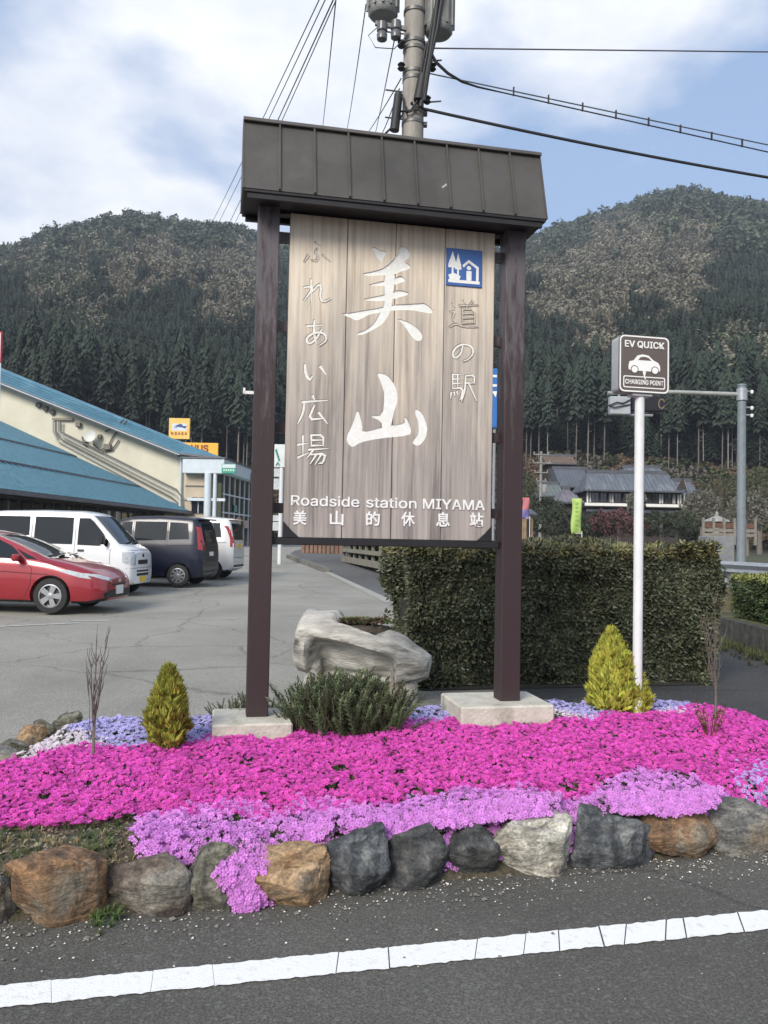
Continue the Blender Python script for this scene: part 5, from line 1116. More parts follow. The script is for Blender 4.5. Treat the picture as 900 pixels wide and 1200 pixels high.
kv = dict(L=3.395, W=1.475, wr=.275, axles=(.55, 2.98), tumble=.10, spokes=10,
    top=[(0, .93), (.05, 1.03), (.20, 1.10), (.30, 1.14), (.60, 1.46), (.88, 1.75), (1.0, 1.83), (1.3, 1.875), (2.2, 1.885), (3.2, 1.86), (3.34, 1.78), (3.395, 1.6)],
    belt=[(0, .80), (.2, .98), (.35, 1.07), (3.2, 1.12), (3.395, 1.10)], bot=[(0, .27), (.2, .22), (3.2, .24), (3.395, .32)], plan=[(0, .80), (.05, .90), (.15, .97), (.3, 1), (3.3, 1), (3.395, .95)],
    decals=[('windscreen', [(-.60, 1.155), (.60, 1.155), (.56, 1.5), (.53, 1.77), (-.53, 1.77), (-.56, 1.5)], 'front', M_GLASS), ('side_window', [(.55, 1.10), (1.24, 1.12), (1.24, 1.72), (1.0, 1.72), (.9, 1.64), (.66, 1.36), (.55, 1.22)], 'side', M_GLASS), ('side_window', [(1.36, 1.13), (2.24, 1.14), (2.24, 1.74), (1.36, 1.73)], 'side', M_GLASS), ('side_window', [(2.36, 1.14), (3.16, 1.15), (3.10, 1.74), (2.36, 1.74)], 'side', M_GLASS),
        ('headlight', [(.44, .68), (.655, .70), (.655, .98), (.46, .98)], 'front', M_LAMP, dict(mirror=1)), ('headlight', [(.03, .70), (.20, .74), (.22, .98), (.06, .97)], 'side', M_LAMP), ('grille', [(-.30, .70), (.30, .70), (.30, .80), (-.30, .80)], 'front', M_TRIM), ('badge', [(-.06, .86), (.06, .86), (.06, .94), (-.06, .94)], 'front', M_CHR),
        ('lower_grille', [(-.36, .44), (.36, .44), (.36, .50), (-.36, .50)], 'front', M_TRIM), ('lower_grille', [(-.36, .53), (.36, .53), (.36, .57), (-.36, .57)], 'front', M_TRIM), ('number_plate', [(-.165, .30), (.165, .30), (.165, .43), (-.165, .43)], 'front', M_PLY, dict(off=.02)),
        ('door_seam', seam([(.50, .5), (.48, 1.05)]), 'side', M_SEAM, dict(off=.003)), ('door_seam', seam([(1.30, .28), (1.30, 1.78)]), 'side', M_SEAM, dict(off=.003)), ('door_seam', seam([(2.30, .28), (2.30, 1.78)]), 'side', M_SEAM, dict(off=.003)), ('door_handle', [(1.08, .98), (1.22, .98), (1.22, 1.02), (1.08, 1.02)], 'side', M_TRIM, dict(off=.02)), ('bumper_seam', seam([(-.70, .62), (.70, .62)]), 'front', M_SEAM, dict(off=.003)), ('bonnet_seam', seam([(-.62, 1.02), (.62, 1.02)]), 'front', M_SEAM, dict(off=.003))],
    extra=[('mirror', M_TRIM, lambda m, L_, hw: (m.cbox((L_/2-.62, -hw-.10, 1.24), (.10, .16, .2), .03), m.cbox((L_/2-.62, hw+.10, 1.24), (.10, .16, .2), .03))), ('wiper', M_TRIM, lambda m, L_, hw: (m.bar((L_/2-.26, -.5, 1.16), (L_/2-.32, .1, 1.21), .02, .015), m.bar((L_/2-.26, 0, 1.16), (L_/2-.32, .5, 1.21), .02, .015)))])
def minivan(L_, W_, H, wr, yellow, M):
    k = H/1.735; q = lambda z: z*k
    return dict(L=L_, W=W_, wr=wr, axles=(.75, L_-.62), tumble=.13, spokes=9,
        top=[(0, q(.78)), (.05, q(.95)), (.5, q(1.02)), (.85, q(1.12)), (1.3, q(1.5)), (1.5, q(1.64)), (1.8, q(1.71)), (2.6, q(1.735)), (L_-.3, q(1.70)), (L_-.14, q(1.66)), (L_-.04, q(1.25)), (L_, q(.95))], belt=[(0, .7), (.5, q(.95)), (1.2, q(1.03)), (L_-.2, q(1.08)), (L_, q(.92))],
        bot=[(0, .25), (L_-.2, .22), (L_, .32)], plan=[(0, .80), (.15, .93), (.5, 1), (L_-.25, 1), (L_-.06, .96), (L_, .90)],
        decals=[('windscreen', [(-W_*.40, q(1.12)), (W_*.40, q(1.12)), (W_*.36, q(1.58)), (-W_*.36, q(1.58))], 'front', M_GLASS), ('side_window', [(1.32, q(1.10)), (L_*.5, q(1.11)), (L_*.5, q(1.58)), (1.62, q(1.56))], 'side', M_GLASS), ('side_window', [(L_*.5+.08, q(1.11)), (L_-.95, q(1.14)), (L_-.95, q(1.585)), (L_*.5+.08, q(1.585))], 'side', M_GLASS), ('quarter_window', [(L_-.88, q(1.15)), (L_-.36, q(1.17)), (L_-.42, q(1.56)), (L_-.88, q(1.58))], 'side', M_GLASS),
            ('rear_window', [(-W_*.36, q(1.10)), (W_*.36, q(1.10)), (W_*.33, q(1.56)), (-W_*.33, q(1.56))], 'rear', M_GLASS), ('tail_light', [(W_*.37, q(.90)), (W_*.455, q(.90)), (W_*.42, q(1.48)), (W_*.37, q(1.45))], 'rear', M_RED, dict(mirror=1)), ('tail_light', [(L_-.12, q(.92)), (L_-.045, q(.92)), (L_-.15, q(1.48)), (L_-.19, q(1.44))] if not yellow else [(L_-.09, q(.9)), (L_-.045, q(.9)), (L_-.09, q(1.2)), (L_-.12, q(1.2))], 'side', M_RED),
            ('number_plate', [(-.165, q(.76)), (.165, q(.76)), (.165, q(.86)), (-.165, q(.86))] if not yellow else [(-.165, q(.88)), (.165, q(.88)), (.165, q(1.0)), (-.165, q(1.0))], 'rear', M_PLY if yellow else M_PLW, dict(off=.02)), ('rear_bumper_trim', [(-W_*.4, .30), (W_*.4, .30), (W_*.4, .42), (-W_*.4, .42)], 'rear', M_TRIM), ('tailgate_seam', seam([(-W_*.44, q(.60)), (W_*.44, q(.60))]), 'rear', M_SEAM, dict(off=.003)),
            ('door_seam', seam([(L_*.5+.04, .3), (L_*.5+.04, q(1.6))]), 'side', M_SEAM, dict(off=.003)), ('door_seam', seam([(L_-.92, .6), (L_-.92, q(1.6))]), 'side', M_SEAM, dict(off=.003)), ('slide_rail', seam([(L_-.92, q(1.0)), (L_-.2, q(1.02))], .012), 'side', M_SEAM, dict(off=.003)), ('door_handle', [(L_*.5-.2, q(.95)), (L_*.5-.02, q(.95)), (L_*.5-.02, q(.99)), (L_*.5-.2, q(.99))], 'side', M, dict(off=.025)), ('door_handle', [(L_*.5+.1, q(.95)), (L_*.5+.28, q(.95)), (L_*.5+.28, q(.99)), (L_*.5+.1, q(.99))], 'side', M, dict(off=.025))],
        extra=[('rear_wiper', M_TRIM, lambda m, L2, hw: m.bar((-L2/2+.03, 0, q(1.09)), (-L2/2+.05, .3, q(1.14)), .015, .015)), ('roof_spoiler', M, lambda m, L2, hw: m.cbox((-L2/2+.16, 0, q(1.665)), (.26, W_*.70, .035), .012)), ('mirror', M, lambda m, L2, hw: (m.cbox((L2/2-1.15, -hw-.09, q(1.12)), (.12, .17, .18), .03), m.cbox((L2/2-1.15, hw+.09, q(1.12)), (.12, .17, .18), .03)))])
def put(px, Y, overhang_to_nose): pass
def place_car(spec, px_nose_near, Yn, nose_right=True):
    """centre of a car whose leading end's near corner is seen at px_nose_near and whose near side is at depth Yn"""
    X = at(px_nose_near, 640, Yn).x; d = Vector((cos(YC), sin(YC), 0)); n_ = Vector((-sin(YC), cos(YC), 0)); p = Vector((X, Yn, 0))-d*spec['L']/2+n_*spec['W']/2; return (p.x, p.y, G(p.y)+.01)
car('red_hatchback', 'shiny red hatchback with its nose to the right, nearest of the parked cars', 'car', red, hb, place_car(hb, 119, 14.55), YC)
car('white_van', 'small boxy white van with a yellow number plate, behind the red car', 'van', white, kv, place_car(kv, 154, 17.9), YC)
mv = minivan(3.72, 1.67, 1.80, .285, False, navy); car('navy_minivan', 'dark navy minivan parked with its rear to the right, between two white vans', 'car', navy, mv, place_car(mv, 237, 20.5), YC+pi)
mw = minivan(3.395, 1.475, 1.80, .27, True, white2); car('white_minivan', 'white minivan with dark rear window and yellow plate, farthest of the parked cars', 'car', white2, mw, place_car(mw, 273, 23.2), YC+pi)
# ------------------------------------------------------------------ the blue roofed building on the left
def building():
    YB = 57.; O = Vector((-13.8, YB, 0)); rz = YC; gz = G(YB)
    def wp(px, py, dy=0.):      # pixel on the gable plane (dy in front of it) -> local x, z
        Pn = Vector((sin(-rz), cos(-rz), 0)); r_ = ray(px, py); P0 = O-Pn*dy; k = (P0-Vector((0, 0, EYE))).dot(Pn)/r_.dot(Pn); P = Vector((0, 0, EYE))+r_*k; e1 = Vector((cos(rz), sin(rz), 0)); return ((P-O).dot(e1), P.z)
    t = thing('station_building', 'long cream building with bright blue metal roofs behind the parked cars', 'building', O, rz)
    blue = mat('blue_roof', (.075, .19, .26), (.10, .24, .32), 1.2, .42, metal=.15, c3=(.14, .29, .36), s3=.7, a3=.55); blue2 = mat('blue_trim', (.045, .13, .19), (.06, .17, .24), 4, .4, metal=.2)
    cream = mat('cream_wall', (.66, .63, .50), (.58, .55, .43), .8, .9); grey = mat('gutter_grey', (.10, .10, .11), (.15, .15, .16), 5, .5); dk = mat('dark_wood_wall', (.05, .042, .036), (.10, .085, .07), 1.5, .85); wh = mat('fascia_white', (.60, .66, .70), (.52, .58, .62), 2, .5)
    sl = .43; ze = 3.35; XR = -17.
    # lower roof in three stepped courses
    ys0, ys1 = -46., -.05
    xs_ = [.35, -3.6, -8.2, XR]
    for i in range(3):
        xa, xb = xs_[i], xs_[i+1]; za, zb_ = ze-.43*xa+.10*i*0, ze-.43*xb; dz = .0
        za = ze+sl*(-xa)+.07*i-.0; zb_ = ze+sl*(-xb)+.07*i; th = .09
        mb = MB(); mb.add([(xa, ys0, za), (xa, ys1, za), (xb, ys1, zb_), (xb, ys0, zb_), (xa, ys0, za-th), (xa, ys1, za-th), (xb, ys1, zb_-th), (xb, ys0, zb_-th)], [(0, 1, 2, 3), (7, 6, 5, 4), (0, 4, 5, 1), (1, 5, 6, 2), (2, 6, 7, 3), (3, 7, 4, 0)])
        rf = mb.build('lower_roof_course', blue, t)
        mb = MB(); y = ys1-.1
        while y > ys0: mb.bar((xa+.01, y, za+.02), (xb, y, zb_+.02), .09, .11, up=(0, 0, 1)); y -= .62
        mb.build('roof_rib', blue2, rf, kind='stuff')
        MB().bar((xa+.03, ys0, za+.0), (xa+.03, ys1, za+.0), .05, .12).build('course_edge', grey, rf)
    MB().add([(XR, ys0, ze-sl*XR+.14), (XR, ys1, ze-sl*XR+.14), (XR*2, ys1, ze+.1), (XR*2, ys0, ze+.1)], [(0, 1, 2, 3)]).build('rear_roof', blue, t)
    MB().box((.42, (ys0+ys1)/2, ze-.22), (.16, ys1-ys0, .16)).build('gutter', grey, t); MB().box((-.6, (ys0+ys1)/2, ze-.17), (1.9, ys1-ys0, .06)).build('soffit', mat('soffit_brown', (.10, .075, .055), rough=.8), t)
    MB().box((-1.75, (ys0+ys1)/2, (gz+ze)/2-.2), (.2, ys1-ys0, ze-gz+.0)).build('lower_wall', dk, t)
    for k in range(20):
        y = ys1-1.4-k*2.2; w = MB().box((-1.63, y, gz+1.45), (.05, 1.75, 1.5)).build('window', mat('dark_glass', (.015, .018, .02), rough=.08, spec=.8), t); MB().box((-1.60, y, gz+1.45), (.04, .05, 1.5)).build('window_bar', grey, w)
    for k in range(8): MB().box((-.1, ys1-2-k*5.5, (gz+ze)/2-.25), (.16, .16, ze-gz-.5)).build('eave_post', dk, t)
    # gable wall of the taller part
    ax, az = wp(211, 533); bx, bz = wp(0, 449); s2 = (bz-az)/(bx-ax)
    RXX = -30.
    W0 = [(2.0, gz-.3), (2.0, 6.0), (ax+.2, az-.05), (RXX, az+s2*(RXX-ax)), (RXX, gz-.3)]
    MP = Matrix(((1, 0, 0, 0), (0, 0, 1, 0), (0, 1, 0, 0), (0, 0, 0, 1)))
    MB().prism(W0, 0., .3, MP).build('gable_wall', cream, t)
    # upper roof: slab behind, sloping skirt in front, fascia and dark soffit
    z_at = lambda x: az+s2*(x-ax); tipx, tipz = wp(254, 535, 1.6)
    mb = MB(); x0, x1 = RXX, ax+.25
    mb.add([(x0, -.9, z_at(x0)+.12), (x1, -.9, z_at(x1)+.12), (tipx, -.9, tipz+.02), (x0, .5, z_at(x0)+1.22), (tipx-2.6*0, .5, tipz+.10), (x1, .5, z_at(x1)+.92)], [(0, 1, 5, 3), (1, 2, 4, 5)])
    sk = mb.build('gable_skirt', blue, t)
    mb = MB()
    for k in range(1, 5):
        f = k/5; mb.bar((x0, -.9+1.4*f-.01, z_at(x0)+.12+1.1*f+.01), (x1, -.9+1.4*f-.01, z_at(x1)+.12+.80*f+.01), .05, .035)
    mb.build('skirt_rib', blue2, sk)
    zt0, zt1 = z_at(x0)+1.2, z_at(x1)+.9
    MB().add([(x0, .48, zt0), (x1+2.2, .48, zt1-.85), (x1+2.2, 22, zt1-.85), (x0, 22, zt0), (x0, .48, zt0-.2), (x1+2.2, .48, zt1-1.05), (x1+2.2, 22, zt1-1.05), (x0, 22, zt0-.2)], [(0, 1, 2, 3), (4, 5, 6, 7), (0, 1, 5, 4), (1, 2, 6, 5), (2, 3, 7, 6), (3, 0, 4, 7)]).build('upper_roof', blue, t)
    MB().bar((x0, -.93, z_at(x0)+.05), (x1, -.93, z_at(x1)+.05), .08, .16).build('fascia', grey, t)
    MB().bar((x0, -.97, z_at(x0)+.0), (x1, -.97, z_at(x1)+.0), .04, .05).build('fascia_line', wh, t)
    MB().bar((x0, -.45, z_at(x0)-.03), (x1-.2, -.45, z_at(x1)-.03), .9, .06).build('soffit', grey, t)
    MB().bar((x1, -.93, z_at(x1)+.08), (tipx, -.93, tipz-.02), .08, .14).build('fascia', grey, t)
    # vents, vent hoods, dish, cable boxes, conduits
    vm = mat('vent_dark', (.07, .065, .06), rough=.7)
    for px, py in ((46, 475), (54, 479), (62, 483)):
        x, z = wp(px, py); MB().tube([(x, -.2, z), (x, .02, z)], .20, 12).build('wall_vent', vm, t, 40)
    px0 = [(68, 496), (70, 510), (74, 517)]
    x, z = wp(68, 492); MB().box((x+.4, -.15, z+.03), (1.5, .12, .16)).build('conduit_box', mat('box_rust', (.20, .17, .13), (.30, .27, .22), 9, .8), t)
    for k in range(4):
        P = [wp(64+k*3, 494), wp(64+k*3, 506), wp(69+k*3.2, 517-k*2.6)]; Q = [wp(199+k*3, 587-k*4.4), wp(208+k*2.4, 594-k*3.5), wp(209+k*2.4, 603)]
        MB().tube([(a, -.22-.02*k, b) for a, b in P+Q], .06, 6).build('conduit', mat('conduit_%d' % (k % 2), (.16, .155, .15) if k % 2 else (.40, .39, .37), rough=.6), t, 50)
    x, z = wp(110, 513); d = MB(); d.lathe([(.01, 0), (.26, .03), (.42, .12), (.44, .13), (.42, .15), (.25, .07), (.01, .04)], 18, T(x, -.55, z) @ Matrix.Rotation(RD(78), 4, 'X')); d.tube([(x, -.4, z), (x+.05, -.1, z-.3), (x, .0, z-.35)], .035, 6); d.build('satellite_dish', mat('dish_white', (.62, .62, .58), rough=.5), t, 40)
    for px, py, w, h in ((93, 498, .35, .3), (101, 516, .3, .35), (127, 524, .5, .4), (118, 512, .25, .3)):
        x, z = wp(px, py); MB().cbox((x, -.16, z), (w, .25, h), .02).build('cable_box', mat('box_brown', (.15, .13, .10), (.24, .22, .18), 9, .8), t)
    for pts in ([(97, 512), (99, 521), (103, 524)], [(110, 520), (118, 528), (128, 522), (133, 512), (150, 493)], [(118, 530), (132, 528), (140, 516)], [(124, 506), (136, 500), (146, 492)]):
        MB().tube([(wp(*p)[0], -.12, wp(*p)[1]) for p in pts], .045, 6).build('cable', vm, t)
    x, z = wp(212, 533); MB().tube([(x+.1, -.3, z-.1), (x+.1, -.22, z-.5), (x+.1, -.22, gz)], .09, 8).build('downpipe', wh, t, 50)
    # projecting shop front with a white fascia band
    b0, b1 = wp(214, 537, 1.0), wp(262.5, 555, 1.0); x0, x1 = b0[0], b1[0]; zt, zb = b0[1]+.02, b1[1]
    MB().cbox(((x0+x1)/2, 5.9, (zt+zb)/2), (x1-x0, 13.8, zt-zb), .03).build('fascia_band', wh, t); MB().box(((x0+x1)/2+.02, 5.9, zt+.04), (x1-x0+.12, 14., .08)).build('band_coping', grey, t)
    MB().box((x1+.012, 5.9, zb+.10), (.03, 13.6, .12)).build('green_stripe', mat('pale_green', (.25, .42, .38), rough=.5), t)
    MB().box((x0+1.0, .1-.3, (gz+zb)/2), (1.9, .3, zb-gz)).build('siding_wall', mat('beige_siding', (.52, .44, .33), (.42, .36, .27), 1, .9), t)
    for z in (gz+3.2, gz+2.3, gz+4.2): MB().box((x0+1.0, -.39, z), (1.9, .04, .08)).build('siding_joint', grey, t)
    wx, wz = wp(232, 592, .5); w = MB().box((wx, -.40, wz), (.95, .06, 1.1)).build('window', MATS['dark_glass'], t); MB().box((wx, -.44, wz), (.05, .04, 1.1)).build('window_bar', wh, w)
    for px in (243, 251.5): x, _ = wp(px, 580, .9); MB().tube([(x, -.85, gz-.2), (x, -.85, zb+.02)], .24 if px < 250 else .13, 14).build('column', wh, t, 40)
    MB().box(((x0+x1)/2+.2, -.7, gz+3.25), (x1-x0-.3, .25, .2)).build('canopy_beam', wh, t)
    gl = MB().box((x1-.35, 6.2, (gz+zb)/2), (.08, 12.6, zb-gz)).build('shop_glazing', MATS['dark_glass'], t)
    for k in range(9): MB().box((x1-.28, .2+k*1.55, (gz+zb)/2), (.07, .09, zb-gz)).build('mullion', wh, gl)
    for z in (gz+2.4, gz+3.7): MB().box((x1-.27, 6.2, z), (.06, 12.6, .10)).build('transom', wh, gl)
    for k, (y, z, c, w, h) in enumerate([(2.2, gz+1.8, (.45, .22, .15), 1.2, .6), (4.5, gz+1.9, (.5, .3, .22), 1.3, .5), (3.4, gz+2.8, (.12, .28, .22), .8, .5), (7.0, gz+1.7, (.45, .33, .28), 1.4, .6), (9.2, gz+1.8, (.12, .16, .4), .7, .7)]): MB().box((x1-.22, y, z), (.03, w, h)).build('poster', mat('poster_%d' % k, c, rough=.7), gl)
    q = wp(269, 549.5, 1.1); sg = thing('green_shop_sign', 'small green and white sign board on the white fascia of the shop front', 'sign', O+Vector((cos(rz), sin(rz), 0))*q[0]-Vector((sin(-rz), cos(-rz), 0))*1.25+Vector((0, 0, q[1])), rz)
    MB().cbox((0, 0, 0), (1.0, .12, .66), .02).build('board', mat('shop_green', (.04, .30, .20), rough=.5), sg); MB().box((0, -.065, .17), (.92, .01, .24)).build('white_band', wh, sg)
    for k in range(5): MB().box((-.32+.16*k, -.066, -.10), (.09, .01, .13)).build('sign_mark', mat('pale_mark', (.55, .72, .62), rough=.6), sg)
    q = wp(290.5, 557.5, 0); sb = thing('dark_shop_sign', 'small dark rectangular sign at the far end of the white fascia', 'sign', O+Vector((cos(rz), sin(rz), 0))*(x1+.06)+Vector((sin(-rz), cos(-rz), 0))*8.2+Vector((0, 0, (zt+zb)/2-.15)), rz)
    MB().box((0, 0, 0), (.06, 2.3, .62)).build('board', M_TRIM, sb); MB().box((.034, 0, 0), (.01, 1.9, .16)).build('sign_mark', wh, sb)
    # signs standing above the roof
    def roof_sign(x0, x1, y0, y1, Y, name, label, c, base):
        a, b = at(x0, y1, Y), at(x1, y0, Y); s = thing(name, label, 'sign', ((a.x+b.x)/2, Y, a.z)); w, h = b.x-a.x, b.z-a.z
        MB().cbox((0, 0, h/2), (w, .25, h), .02).build('panel', c, s)
        for k in ((-.3, .3) if base else (-.1, .1)): MB().tube([(w*k, .05, -base), (w*k, .05, .05)], .05, 8).build('leg', grey, s)
        return s, w, h
    yel = mat('sign_yellow', (.72, .43, .08), (.78, .50, .14), 2, .5); org = mat('sign_orange', (.80, .38, .03), (.85, .45, .06), 2, .5); nv = mat('mark_navy', (.05, .06, .2), rough=.6); bw = mat('mark_brown', (.35, .12, .03), rough=.6)
    s, w, h = roof_sign(198, 223, 490.5, 514.5, 66, 'yellow_roof_sign', 'square yellow sign with a small dark bird like mark above the blue roof', yel, 4.)
    mk = MB()
    for k, P in enumerate([[(-.25, .60), (-.05, .70), (.15, .66), (.30, .58), (.1, .56), (-.1, .58)], [(-.05, .62), (.02, .74), (.14, .70), (.10, .60)], [(.05, .58), (.3, .50), (.35, .64), (.2, .62)], [(-.3, .54), (-.1, .52), (-.12, .56)]]): mk.prism([(x*w, z*h) for x, z in P], -.135-.001*k, -.12, MP)
    mk.build('bird_mark', nv, s); mk = MB()
    for k in range(5): mk.box((w*(-.32+.16*k), -.13, h*.26), (w*.10, .012, h*(.12+.03*(k % 2))))
    mk.box((-.42*w*.0-.38*w, -.131, h*.3), (w*.05, .012, h*.1)); mk.build('small_mark', bw, s); MB().box((0, -.128, h*.57), (w*.7, .006, h*.34)).build('white_patch', wh, s)
    s, w, h = roof_sign(214, 256, 519.5, 533.5, 64, 'orange_roof_sign', 'wide orange sign with dark lettering partly hidden by the blue roof', org, 4.)
    lettering('NUS', w*.50, h*.58, T(-w*.02, -.14, h*.55) @ UP, mat('letter_dark_red', (.22, .04, .02), rough=.6), s, 'lettering', .04, .01)
    a, b = at(-9, 425, 50), at(3, 389, 50); s = thing('red_sign', 'red and white sign panel on the roof cut by the left edge', 'sign', ((a.x+b.x)/2, 50, a.z)); w, h = b.x-a.x, b.z-a.z; MB().cbox((0, 0, h/2), (w, .2, h), .02).build('panel', mat('panel_red', (.5, .03, .04), rough=.5), s); MB().box((w*.38, -.11, h/2), (w*.07, .02, h*.9)).build('white_stripe', wh, s); MB().tube([(w*.4, 0, -3), (w*.4, 0, h)], .05, 8).build('leg', wh, s)
building()

def tower_sign():     # white pylon with panels seen between the left post and the board
    Y = 31.8; P = at(327.5, 660, Y); t = thing('white_pylon_sign', 'slim white post with white sign panels seen behind the left wooden post', 'sign', (P.x, Y, G(Y))); k = Y/950
    wh = mat('pylon_white', (.66, .68, .68), (.56, .58, .58), 3, .5); z = lambda py: at(325, py, Y).z-G(Y)
    MB().tube([(0, 0, 0), (0, 0, z(545))], .085, 12).build('pole', wh, t, 40)
    MB().cbox((-.22, -.02, (z(521)+z(548))/2), (.86, .18, z(521)-z(548)), .02).build('top_panel', wh, t); mk = MB(); MP = Matrix(((1, 0, 0, 0), (0, 0, 1, 0), (0, 1, 0, 0), (0, 0, 0, 1)))
    mk.prism([(-.05, z(540)), (-.20, z(526)), (-.26, z(528)), (-.11, z(541))], -.125, -.112, MP); mk.prism([(-.06, z(545)), (-.14, z(541)), (-.22, z(545)), (-.20, z(546.5)), (-.14, z(544)), (-.07, z(546.5))], -.126, -.112, MP); mk.build('green_mark', mat('mark_green', (.02, .20, .14), rough=.6), t)
    for a, b in ((549, 559), (561, 574)): MB().cbox((-.30, 0, (z(a)+z(b))/2), (.66, .12, z(a)-z(b)), .015).build('panel', mat('panel_grey', (.40, .42, .43), (.55, .57, .57), 9, .5), t)
    for a, b in ((604, 611), (612, 622)): MB().cbox((-.22, 0, (z(a)+z(b))/2), (.5, .12, z(a)-z(b)), .015).build('panel', MATS['panel_grey'], t)
tower_sign()
def blue_sign():      # blue road sign glimpsed right of the board
    Y = 24.; a, b = at(548, 501, Y), at(583.3, 432, Y); t = thing('blue_road_sign', 'blue road sign with white marks glimpsed between the board and the right wooden post', 'sign', ((a.x+b.x)/2, Y, 0)); w = b.x-a.x
    MB().cbox((0, 0, (a.z+b.z)/2), (w, .06, b.z-a.z), .02).build('panel', mat('road_blue', (.02, .13, .42), (.03, .16, .48), 3, .4), t); wh = MATS['print_white']
    for py in (441, 452): z = at(580, py, Y).z; MB().box((w*.36, -.035, z), (w*.22, .01, .07)).build('white_mark', wh, t)
    z = at(580, 462, Y).z; MB().prism([(w*.30, z+.08), (w*.48, z+.08), (w*.44, z-.10)], -.045, -.036, Matrix(((1, 0, 0, 0), (0, 0, 1, 0), (0, 1, 0, 0), (0, 0, 0, 1)))).build('white_arrow', wh, t)
    MB().tube([(w*.43, .08, 0), (w*.43, .08, b.z)], .045, 12).build('post', mat('steel_grey', (.25, .26, .27), rough=.5), t, 40)
blue_sign()
# planter and fence along the drive, seen under the board
def drive_side():
    a, b = gnd(353, 648), gnd(402, 649); Y = a.y; t = thing('brick_planter', 'low reddish brown planter with shrubs at the end of the drive', 'planter', (a.x, Y, G(Y))); w = (b.x-a.x)
    for k in range(10): MB().cbox((w*(k+.5)/10, 0, .35), (w/10-.03, .4, .75), .03).build('planter_block', mat('red_brown', (.16, .09, .06), (.24, .15, .11), 3, .9), t)
    mb = leaf_sprig('planter_sprig', mat('planter_leaf', (.06, .075, .03), rough=.7, rand=.5), 6, 4); P = [(random.uniform(0, w), random.uniform(0, 1.2), .75+random.random()*.9) for _ in range(500)]; scatter('planter_shrub', P, rng.uniform(0, 6, (500, 3)), rng.uniform(.2, .4, 500), [mb], t, kind='stuff')
    # kerb island
    A, B = gnd(338, 654), gnd(383, 671); mb = MB(); d = (B-A); n = 14
    for k in range(n):
        p, q = A.lerp(B, k/n), A.lerp(B, (k+.93)/n); mb.bar(p+Vector((0, 0, .07)), q+Vector((0, 0, .07)), .22, .18)
    mb.build('kerb', M_CONCD, kind='structure')
    # three rail fence in front of a low hedge
    A, B = gnd(401, 658), gnd(462, 680); A.z = G(A.y); B.z = G(B.y); d = (B-A).normalized(); L_ = (B-A).length; yaw = atan2(d.y, d.x); t = thing('rail_fence', 'low weathered timber rail fence on a kerb left of the hedge', 'fence', A, yaw); mw = mat('grey_timber', (.16, .15, .12), (.26, .245, .20), 4, .9)
    for z, h in ((.12, .22), (.50, .14), (.86, .12)): MB().box((L_/2, 0, z), (L_, .12, h)).build('rail', mw, t)
    for k in range(9): MB().box((L_*k/8, .09, .45), (.14, .1, .98)).build('post', mw, t)
    hedge('fence_shrubs', 'low bushy shrubs behind the rail fence at the end of the car park', A+Vector((-d.y, d.x, 0))*(.25)*1.0+d*0, yaw, L_, 1.6, 1.15, 1.05, 2600, mat('drive_leaf', (.045, .06, .022), rough=.6, rand=.5), mat('drive_leaf_top', (.11, .12, .05), rough=.6, rand=.4), m_hc, size=.16, topn=.4)
drive_side()
# ------------------------------------------------------------------ houses across the valley
M_TILE = mat('grey_tile', (.085, .095, .115), (.13, .145, .165), .9, .55, bump=.8, bscale=7, stretch=(3, 1, 1), c3=(.17, .185, .20), s3=.5, a3=.55); M_TILED = mat('dark_tile', (.055, .06, .07), (.09, .095, .11), 1.2, .6); M_HW = mat('plaster_white', (.80, .80, .77), (.70, .70, .67), 2, .85); M_HD = mat('dark_boards', (.025, .020, .018), (.06, .048, .04), 2.5, .85, stretch=(4, 4, 1)); M_HG = mat('house_glass', (.03, .035, .04), rough=.1, spec=.8)
def gable_roof(t, x0, x1, y0, y1, ze, zr, m, ov=.0, hip=.0, name='roof'):
    """ridge along x; hip = how far the ridge ends are pulled in"""
    ym = (y0+y1)/2; th = .16; mb = MB()
    mb.add([(x0, y0, ze), (x1, y0, ze), (x1-hip, ym, zr), (x0+hip, ym, zr), (x0, y1, ze), (x1, y1, ze), (x0, y0, ze-th), (x1, y0, ze-th), (x1, y1, ze-th), (x0, y1, ze-th)],
        [(0, 1, 2, 3), (5, 4, 3, 2), (0, 3, 4), (1, 5, 2), (0, 6, 7, 1), (1, 7, 8, 5), (5, 8, 9, 4), (4, 9, 6, 0), (6, 9, 8, 7)])
    r = mb.build(name, m, t)
    rb = MB(); n = int((x1-x0)/.42)
    for k in range(n+1):
        x = x0+(x1-x0)*k/n; f = 1.
        if hip: f = min(1, (x-x0)/hip if x < x0+hip else (x1-x)/hip if x > x1-hip else 1)
        if f > .05: rb.bar((x, y0, ze+.02), (x, y0+(ym-y0)*f, ze+(zr-ze)*f+.02), .09, .06)
    rb.build('tile_row', m, r, kind='stuff')
    MB().box(((x0+x1)/2, ym, zr+.10), (x1-x0-2*hip+.3, .34, .34)).build('ridge', M_TILED, r)
    MB().box(((x0+x1)/2, y0-.02, ze-.08), (x1-x0, .08, .14)).build('gutter', M_TILED, r)
    return r
